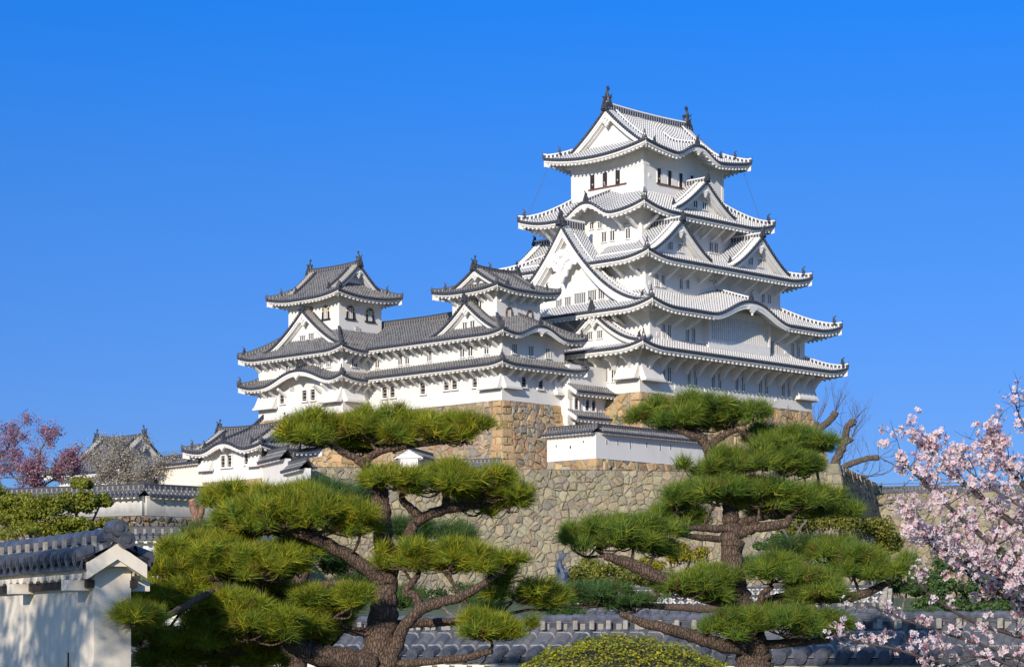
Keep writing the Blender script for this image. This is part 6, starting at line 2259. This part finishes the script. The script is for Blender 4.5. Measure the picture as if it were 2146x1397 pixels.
# clipped dome in the foreground
DZ = 15.0
dc = at(1303, DZ)
dome = thing('clipped_bush', 'clipped dome-shaped bush of tiny golden-green leaves at the bottom edge', 'bush', (dc[0], dc[1], 0))
mb = MB()
rad, hh = 1.40, 1.642
rows = []
for i in range(19):
    t = math.pi / 2 * i / 18
    rows.append([(dc[0] + (rad - .035) * math.cos(t) * math.cos(2 * math.pi * k / 36), dc[1] + (rad - .035) * math.cos(t) * math.sin(2 * math.pi * k / 36), (hh - .045) * math.sin(t)) for k in range(37)])
mb.grid(rows, 0)
mb.build('light_block_core', ['dark_core'], dome)  # solid dark shell added under the leaves to block light through the bush
n = 80000
q = unit(NR.normal(size=(n, 3)))
q[:, 2] = np.abs(q[:, 2])
lump = 1 + 0.012 * np.sin(q[:, 0:1] * 31 + 1.3) * np.sin(q[:, 1:2] * 27) + 0.010 * np.sin(q[:, 2:3] * 40 + q[:, 0:1] * 17)
pos = np.array([dc[0], dc[1], 0]) + q * np.array([rad, rad, hh]) * lump * NR.uniform(0.968, 1.004, (n, 1))
gap = (np.sin(q[:, 0] * 47 + 2) * np.sin(q[:, 1] * 53) * np.sin(q[:, 2] * 49 + 1) > 0.58)
keep_ = ~gap | (NR.random(n) < 0.25)
pos, q = pos[keep_], q[keep_]
leaf_cloud('crown', pos, q + np.array([0, 0, 0.5]), 0.0125, YELLOW[NR.integers(4, size=len(pos))] * np.array([1.15, 1.28, 0.9]), dome, flat=0.55)

# ------------------------------------------------------------------ bare and blossoming trees
def grow_twigs(mb, p, d, L, r, depth, rng, tips, up=0.1, spread=0.6, nmin=2, nmax=3, seg=3, shrink=0.68):
    pts, rr = [p], [r]
    q = p.copy()
    for i in range(seg):
        d = unit(d + rng.normal(size=3) * 0.16 + np.array([0, 0, up * 0.3]))
        q = q + d * (L / seg)
        pts.append(q.copy())
        rr.append(r * (1 - 0.38 * (i + 1) / seg))
    mb.tube([tuple(x) for x in pts], rr, 5 if depth > 1 else 4)
    tips.append((q.copy(), d.copy(), depth))
    if depth <= 0:
        return
    for k in range(int(rng.integers(nmin, nmax + 1))):
        f = rng.uniform(0.35, 1.0)
        s = pts[0] + (pts[-1] - pts[0]) * f if f < 0.95 else pts[-1]
        idx = min(seg, max(1, int(round(f * seg))))
        s = pts[idx]
        nd = unit(d + rng.normal(size=3) * spread + np.array([0, 0, up]))
        grow_twigs(mb, s.copy(), nd, L * shrink * rng.uniform(0.8, 1.15), rr[idx] * 0.66, depth - 1, rng, tips, up, spread, nmin, nmax, seg, shrink)

def far_tree(name, label, Z, stems, depth, L_px, r_px, flower_px, per_tip, pal, seed, cat='tree', up=0.12, spread=0.6, bark='bark_grey', jitter_px=6, mat='petal', nmin=2, nmax=3, mid=True, thin=False):
    rng = np.random.default_rng(seed)
    m = Z / F
    b = pt(stems[0][0][0], stems[0][0][1], Z)
    root = thing(name, label, cat, b)
    mb, tips = MB(), []
    pr = random.Random(seed)
    for st in stems:
        S = limb_tube(mb, px_path(st, Z), 8, 0.08, 0.2, pr)
        for k in range(2, len(S), 3):
            d = unit(np.array([rng.normal() * 0.9, rng.normal() * 0.9, abs(rng.normal()) * 0.8 + 0.1]))
            grow_twigs(mb, np.array(S[k][:3]), d, L_px * m * rng.uniform(0.6, 1.1), r_px * m * 1.2 if thin else max(0.7 * m, S[k][3] * 0.5), depth, rng, tips, up, spread, nmin, nmax)
        for k in range(4 if thin else 1):
            dd = unit(unit(np.array(S[-1][:3]) - np.array(S[-3][:3])) + (rng.normal(size=3) * 0.45 if thin else 0))
            grow_twigs(mb, np.array(S[-1][:3]), dd, L_px * m * (rng.uniform(0.6, 1.1) if thin else 1), r_px * m * 1.4 if thin else S[-1][3], depth, rng, tips, up, spread, nmin, nmax)
    mb.build('trunk', [bark], root)
    if per_tip:
        sel = [(q, d) for q, d, k in tips if k <= (1 if mid else 0)]
        pos = np.repeat(np.array([q for q, d in sel]), per_tip, 0)
        pos = pos + NR.normal(size=pos.shape) * jitter_px * m
        cols = pal[NR.integers(len(pal), size=len(pos))]
        leaf_cloud('blossom', pos, NR.normal(size=pos.shape), flower_px * m, cols, root, mat, aspect=0.8)
    return root

MAUVE = np.array([[0.45, 0.21, 0.27], [0.38, 0.18, 0.24], [0.55, 0.29, 0.33], [0.28, 0.13, 0.18]])
SILVER = np.array([[0.44, 0.40, 0.33], [0.34, 0.30, 0.24], [0.52, 0.48, 0.41], [0.22, 0.19, 0.15]])
far_tree('blossom_tree', 'mauve-pink blossoming tree above the long plaster wall at far left', 158,
         [[(78, 1075, 0, 3.7), (80, 1000, 0, 3.1), (82, 950, 0, 2.2), (95, 925, 0, 1.6)], [(79, 1020, 0, 2.5), (45, 985, .5, 1.9), (15, 965, .8, 1.2)], [(80, 1010, 0, 2.5), (115, 980, -.5, 1.9), (135, 965, -.8, 1.2)], [(79, 1025, 0, 2.2), (50, 1005, -1, 1.9), (20, 1000, -1.2, 1.2)], [(79, 1030, 0, 2.2), (110, 1005, 1, 1.9), (140, 1000, 1.2, 1.2)]],
         3, 24, 1.1, 2.1, 15, MAUVE * np.array([0.85, 0.90, 0.92]), 41, jitter_px=6)
far_tree('blossom_tree', 'half-bare pink tree cut by the picture edge, thin branches against the sky', 165,
         [[(-30, 1060, 0, 4.3), (-20, 980, 0, 3.1), (5, 950, 0, 2.5), (30, 915, 0, 1.6), (42, 895, 0, 0.9)], [(-10, 965, 0, 1.9), (20, 945, .4, 1.6), (40, 925, .5, 0.9)], [(-22, 990, 0, 2.5), (-15, 930, 0, 1.9), (5, 905, .3, 1.2)], [(-25, 1010, 0, 2.5), (10, 985, .5, 1.9), (30, 1000, .8, 1.2)]],
         3, 20, 1.1, 2.0, 7, MAUVE * np.array([0.85, 0.90, 0.92]), 42, jitter_px=6)
far_tree('bare_tree', 'dense silvery bare tree of fine twigs in front of the far-left turret', 205,
         [[(250, 1060, 0, 3.7), (250, 1010, 0, 3.1), (262, 980, 0, 2.2), (280, 955, 0, 1.2)], [(250, 1025, 0, 3.1), (220, 990, .5, 2.5), (195, 970, .8, 1.2)], [(250, 1030, 0, 3.1), (300, 1000, -.5, 2.5), (325, 980, -.8, 1.2)], [(250, 1020, 0, 2.5), (240, 975, .8, 1.9), (235, 955, 1, 1.2)], [(250, 1035, 0, 2.5), (200, 1010, -.8, 1.9), (175, 995, -1, 1.2)], [(250, 1040, 0, 2.5), (300, 1020, .8, 1.9), (322, 1012, 1, 1.2)]],
         3, 30, 1.4, 1.9, 13, SILVER, 43, jitter_px=6)
far_tree('pollarded_tree', 'leafless pollarded tree with knobbly cut limbs on the terrace beside the tall tower', 197,
         [[(1702, 1015, 0, 10.1), (1698, 950, 0, 9.2), (1712, 905, 0, 7.8), (1738, 880, 0, 6.9), (1752, 864, 0, 7.4)], [(1738, 1010, 1, 12.0), (1752, 965, 1, 10.1), (1768, 930, 1, 8.3), (1776, 895, 1, 7.4), (1788, 884, 1, 8.3)], [(1755, 1000, 1.5, 8.3), (1775, 975, 1.5, 7.4), (1812, 962, 1.5, 6.4), (1842, 957, 1.5, 6.4)], [(1770, 930, 1, 5.5), (1785, 918, 1, 5.5)], [(1700, 940, 0, 5.5), (1712, 884, .3, 5.1)], [(1765, 1010, 2, 5.5), (1795, 1000, 2, 4.6), (1820, 998, 2, 2.8)]],
         2, 46, 0.5, 0, 0, MAUVE, 44, up=0.35, spread=0.40, nmin=2, nmax=3, thin=True, bark='bark_knob')
far_tree('bare_tree', 'thin bare sapling in front of the base of the tall tower', 200,
         [[(1640, 960, 0, 2.5), (1645, 920, 0, 2), (1650, 880, 0, 1.2)], [(1643, 930, 0, 1.5), (1672, 890, 0.5, 1), (1690, 872, .5, .7)], [(1620, 950, 0, 1.5), (1612, 900, 0, 1)]],
         2, 26, .8, 0, 0, MAUVE, 45, up=0.3, nmin=1, nmax=2)
far_tree('bare_tree', 'pale leafless shrub of twisting twigs before the shaded end of the great wall', 124,
         [[(1660, 1170, 0, 4), (1670, 1120, 0, 3), (1690, 1090, 0, 2)], [(1662, 1140, 0, 3), (1640, 1110, .5, 2)]],
         2, 34, 1, 0, 0, MAUVE, 46, up=0.15, nmin=1, nmax=2)
# cut stump
st = thing('tree_stump', 'tall sawn-off trunk with a pale cut end beside the sunny pine', 'tree stump', (*at(418, 84), 2.0))
mb = MB()
limb_tube(mb, px_path([(420, 1230, 0, 14), (416, 1115, 0, 12), (410, 1080, 0, 11), (404, 1048, 0, 9)], 84), 10, 0.08, 0.1, random.Random(4))
limb_tube(mb, px_path([(415, 1090, 0, 7), (423, 1070, -.1, 6.5), (421, 1058, -.1, 6)], 84), 8, 0.08, 0.1, random.Random(5))
tb = mb.build('trunk', ['bark_red'], st, True)
mb = MB()
P0, P1 = pt(404.2, 1048.5, 84), pt(403, 1045.5, 84)
mb.tube([P0, P1], [8.6 * 84 / F, 8.4 * 84 / F], 12)
mb.build('cut_end', ['wood_end'], tb)

# ------------------------------------------------------------------ cherry blossom close by
CZ = 14.0
crng = np.random.default_rng(99)
cm = CZ / F
cb = at(2330, CZ)
cherry = thing('cherry_tree', 'cherry in full pale-pink bloom reaching in from the edge of the picture', 'cherry tree', (cb[0], cb[1], 0))
BOUGHS = [
    ([(2330, 1640, 0, 60), (2325, 1450, 0, 55), (2315, 1300, 0, 48), (2320, 1120, 0, 40), (2340, 900, 0, 30)], 0, 'trunk'),
    ([(2318, 1330, 0, 22), (2200, 1240, -.2, 16), (2060, 1125, -.4, 9), (1955, 1030, -.5, 5), (1890, 965, -.55, 2.5)], 1.0, 'bough'),
    ([(2318, 1230, 0, 20), (2200, 1150, .1, 14), (2085, 1065, .1, 8), (1995, 990, .05, 4.5), (1930, 932, .05, 2)], 1.0, 'bough'),
    ([(2320, 1150, 0, 18), (2210, 1080, -.3, 12), (2130, 1000, -.4, 7), (2095, 945, -.45, 4), (2075, 918, -.45, 2)], 0.8, 'bough'),
    ([(2330, 1020, 0, 14), (2200, 960, .2, 8), (2145, 890, .25, 4), (2122, 824, .3, 2)], 0.30, 'bough'),
    ([(2318, 1290, 0, 18), (2200, 1250, .3, 13), (2060, 1195, .4, 8), (1965, 1140, .5, 5), (1895, 1062, .5, 2.5)], 1.0, 'bough'),
    ([(2318, 1330, 0, 16), (2180, 1280, .5, 11), (2070, 1230, .6, 7), (1985, 1170, .7, 4), (1925, 1120, .7, 2)], 0.9, 'bough'),
    ([(2318, 1200, 0, 14), (2240, 1140, .6, 9), (2160, 1075, .7, 6), (2060, 1010, .8, 3.5), (2000, 960, .8, 2)], 0.9, 'bough'),
    ([(2320, 1400, 0, 14), (2200, 1350, -.3, 9), (2060, 1310, -.5, 6), (1960, 1255, -.6, 4), (1930, 1225, -.6, 2)], 0.24, 'bough'),
    ([(2322, 1440, 0, 12), (2180, 1395, -.5, 8), (2040, 1345, -.7, 5), (1900, 1300, -.8, 3.5), (1830, 1270, -.85, 2)], 0.20, 'bough'),
    ([(2324, 1500, 0, 12), (2160, 1440, -.6, 8), (2000, 1400, -.8, 5.5), (1880, 1360, -.9, 4), (1800, 1345, -.95, 2.5), (1748, 1330, -1, 1.5)], 0.26, 'bough'),
    ([(2324, 1520, 0, 10), (2200, 1440, -.9, 7), (2100, 1385, -1.0, 5), (2020, 1375, -1.1, 3), (1960, 1385, -1.1, 2)], 0.28, 'bough'),
    ([(2318, 1350, 0, 12), (2220, 1290, -.7, 8), (2140, 1230, -.8, 5), (2070, 1180, -.9, 3.5), (2000, 1145, -.9, 2)], 0.7, 'bough'),
]
clusters = []
def bough_twigs(mb, S, dens, left=(-0.75, 0.55)):
    n = len(S)
    for i in range(3, n):
        p = np.array(S[i][:3])
        colx = CX + F * ((p[:2] - CAMXY) @ RT) / ((p[:2] - CAMXY) @ FW)
        if colx > 2330:
            continue
        for k in range(2 if (dens > 0.5 and i % 2) else 1):
            side = RT * crng.uniform(-1.0, 0.45) + FW * crng.normal() * 0.8
            d = unit(np.array([side[0], side[1], crng.normal() * 0.55 + 0.28]))
            L = crng.uniform(30, 95) * cm * (1.0 if dens > 0.5 else 0.8)
            pts, q = [p.copy()], p.copy()
            for j in range(4):
                d = unit(d + crng.normal(size=3) * 0.22 + np.array([0, 0, 0.10]))
                q = q + d * L / 4
                pts.append(q.copy())
            r = max(1.1, S[i][3] / cm * 0.35) * cm
            mb.tube([tuple(x) for x in pts], [r, r * .8, r * .65, r * .5, r * .35], 4)
            for j in range(1, 5):
                for h in range(2):
                    if crng.random() < dens * 0.36:
                        f = crng.random()
                        clusters.append((pts[j - 1] + (pts[j] - pts[j - 1]) * f, unit(crng.normal(size=3) + np.array([0, 0, 0.2]))))
            for h in range(2):
                j = int(crng.integers(1, 4))
                d2 = unit(d + crng.normal(size=3) * 0.7)
                e = pts[j] + d2 * L * 0.45
                mb.tube([tuple(pts[j]), tuple((pts[j] + e) / 2 + crng.normal(size=3) * 0.006), tuple(e)], [r * .5, r * .4, r * .28], 4)
                if crng.random() < dens * 0.75 + 0.06:
                    clusters.append((e, d2))
                if crng.random() < dens * 0.48:
                    clusters.append(((pts[j] + e) / 2, d2))
for pts_, dens, kind in BOUGHS:
    mb = MB()
    pts_ = [(a_, b_, c_, r_ * (0.62 if kind == 'bough' else 1)) for a_, b_, c_, r_ in pts_]
    dens *= 0.82
    S = limb_tube(mb, px_path(pts_, CZ), 8 if kind == 'bough' else 14, 0.08, 0.25, random.Random(len(pts_) + int(dens * 10)))
    if dens:
        bough_twigs(mb, S, dens)
    mb.build(kind, ['bark_cherry'], cherry, True)
# each cluster: a few five-petalled flowers and some red buds
V, C5 = [], []
PET = np.array([[0.84, 0.72, 0.73], [0.86, 0.79, 0.78], [0.80, 0.60, 0.63], [0.84, 0.74, 0.76], [0.88, 0.82, 0.82]])
CENT = np.array([0.55, 0.16, 0.17])
fr_ = 6.6 * cm
for c, ax in clusters:
    for k in range(int(crng.integers(3, 9))):
        d = unit(ax * 0.4 + crng.normal(size=3))
        p = c + d * crng.uniform(5, 13) * cm
        x = unit(np.cross(d, crng.normal(size=3)))
        y = np.cross(d, x)
        col = PET[crng.integers(5)] * crng.uniform(0.9, 1.05)
        r = fr_ * crng.uniform(0.75, 1.1)
        for a in range(5):
            t = 2 * math.pi * a / 5
            u = x * math.cos(t) + y * math.sin(t)
            v = -x * math.sin(t) + y * math.cos(t)
            cup = 0.25
            V += [p, p + u * r * 0.62 - v * r * 0.36 + d * r * cup, p + u * r + d * r * cup * 1.6, p + u * r * 0.62 + v * r * 0.36 + d * r * cup]
            C5 += [col * np.array([0.96, 0.74, 0.76]), col, col, col]
        # centre
        V += [p + d * r * .12 + x * r * .16, p + d * r * .12 + y * r * .16, p + d * r * .12 - x * r * .16, p + d * r * .12 - y * r * .16]
        C5 += [CENT] * 4
    if crng.random() < 0.55:
        for k in range(int(crng.integers(1, 4))):
            d = unit(ax + crng.normal(size=3))
            p = c + d * crng.uniform(4, 10) * cm
            x = unit(np.cross(d, crng.normal(size=3)))
            r = 2.6 * cm
            V += [p - d * r * 1.6, p + x * r, p + d * r * 1.6, p - x * r]
            C5 += [np.array([0.50, 0.13, 0.15])] * 4
V = np.array(V)
np_mesh('blossom', V, np.arange(len(V)).reshape(-1, 4), 'petal', np.clip(np.array(C5), 0, .9), cherry)

# a leafy tree outside the frame: its shadow dapples the near wall
sh_root = FWc + wd * 2.0 + np.array([TO_SUN[0], TO_SUN[1]]) * 11.0
sht = thing('shade_tree', 'tree whose shadow dapples the near plaster wall, itself outside the picture', 'tree', (sh_root[0], sh_root[1], 0))
srng = np.random.default_rng(17)
mb, tips = MB(), []
b0 = np.array([sh_root[0], sh_root[1], 0.0])
limb_tube(mb, [(*b0, .20), (*(b0 + [0.1, 0, 1.8]), .16), (*(b0 + [0, 0.1, 3.2]), .12), (*(b0 + [0.1, 0, 4.4]), .08)], 10, 0.08, 0.1, random.Random(2))
for k in range(24):
    h = srng.uniform(2.6, 5.4)
    s = b0 + np.array([0.05, 0.05, min(h, 4.4)])
    along = (wd if srng.random() < 0.5 else -wd) * srng.uniform(0.4, 1.2)
    d = unit(np.array([along[0], along[1], srng.normal() * 0.35 + 0.25]) + srng.normal(size=3) * 0.2)
    grow_twigs(mb, s, d, srng.uniform(0.9, 1.7), 0.045, 3, srng, tips, 0.06, 0.55, 2, 3)
mb.build('trunk', ['bark_grey'], sht)
pos = np.repeat(np.array([q for q, d, k in tips if k <= 1]), 26, 0)
pos = pos + NR.normal(size=pos.shape) * 0.14
leaf_cloud('crown', pos, NR.normal(size=pos.shape), 0.055, DARKG[NR.integers(3, size=len(pos))], sht)

# ------------------------------------------------------------------ visitors at the top windows
def visitor(side, s, y, z, cloth, label, lean, arm_up):
    """a person leaning at a window: one continuous skinned body, hair as its child"""
    g = -inward(side)
    org = PT(side, s, y, z)
    root_rot = {'W': math.pi / 2, 'S': math.pi}[side]
    me = bpy.data.meshes.new('person')
    # local: x across, y toward the viewer (outward = -y before rotation)
    vs = [(0, 0.02, 0.92), (0, 0.0, 1.18), (0, -lean * .5, 1.40), (0, -lean * .8, 1.50), (0, -lean, 1.60), (0, -lean, 1.70),
          (-0.18, -lean * .4, 1.38), (-0.24, -0.12 - lean * .5, 1.14), (-0.16, -0.30 - lean * .3, 1.04 + arm_up),
          (0.18, -lean * .4, 1.38), (0.24, -0.12 - lean * .5, 1.14), (0.15, -0.30 - lean * .3, 1.04 + arm_up * .3),
          (-0.10, 0.03, 0.88), (-0.11, 0.03, 0.48), (-0.11, 0.04, 0.06), (0.10, 0.03, 0.88), (0.11, 0.03, 0.48), (0.11, 0.04, 0.06)]
    es = [(0, 1), (1, 2), (2, 3), (3, 4), (4, 5), (2, 6), (6, 7), (7, 8), (2, 9), (9, 10), (10, 11), (0, 12), (12, 13), (13, 14), (0, 15), (15, 16), (16, 17)]
    rs = [.15, .15, .13, .055, .095, .085, .07, .05, .035, .07, .05, .035, .09, .065, .045, .09, .065, .045]
    me.from_pydata(vs, es, [])
    o = bpy.data.objects.new('person', me)
    COL.objects.link(o)
    o.location = org
    o.rotation_euler = (0, 0, -root_rot if side == 'W' else 0)
    sk = o.modifiers.new('skin', 'SKIN')
    for v_, r in zip(me.skin_vertices[0].data, rs):
        v_.radius = (r, r * 0.85)
    me.skin_vertices[0].data[0].use_root = True
    o.modifiers.new('sub', 'SUBSURF').render_levels = 1
    me.materials.append(M[cloth])
    o['kind'] = 'thing'
    tag(o, label, 'person', 'visitors at the top-floor windows')
    # head skin and hair sit over the body's own head
    hm = MB()
    hc = Vector((0, -lean - 0.012, 1.645))
    hm.tube([hc + Vector((0, 0, -0.10)), hc + Vector((0, -.01, -0.05)), hc + Vector((0, -.01, 0.02)), hc + Vector((0, 0, 0.10))], [0.055, 0.083, 0.092, 0.06], 10)
    hm.tube([hc + Vector((0, -0.08, -0.01)), hc + Vector((0, -0.115, -0.025))], [0.018, 0.012], 6)
    f = hm.build('face', ['skin'], o, True)
    hr = MB()
    hr.tube([hc + Vector((0, 0.03, -0.05)), hc + Vector((0, 0.025, 0.03)), hc + Vector((0, 0.012, 0.09)), hc + Vector((0, 0.0, 0.125))], [0.085, 0.098, 0.09, 0.04], 10)
    hr.build('hair', ['hair'], o, True)
    return o
zf_ = 45.62
visitor('W', 12.55, K5[0] + 0.14, zf_, 'cloth_b', 'visitor in a red jacket at the sunlit top-floor window farthest from the corner', 0.12, 0.05)
visitor('W', 10.95, K5[0] + 0.14, zf_, 'cloth_a', 'visitor in a pale shirt leaning at the middle sunlit top-floor window', 0.16, 0.15)
visitor('W', 9.2, K5[0] + 0.14, zf_, 'cloth_c', 'visitor in a navy jacket at the sunlit top-floor window nearest the corner', 0.12, 0.0)
visitor('S', 9.5, K5[2] + 0.14, zf_, 'cloth_b', 'visitor at the first shaded top-floor window beside the corner', 0.10, 0.02)
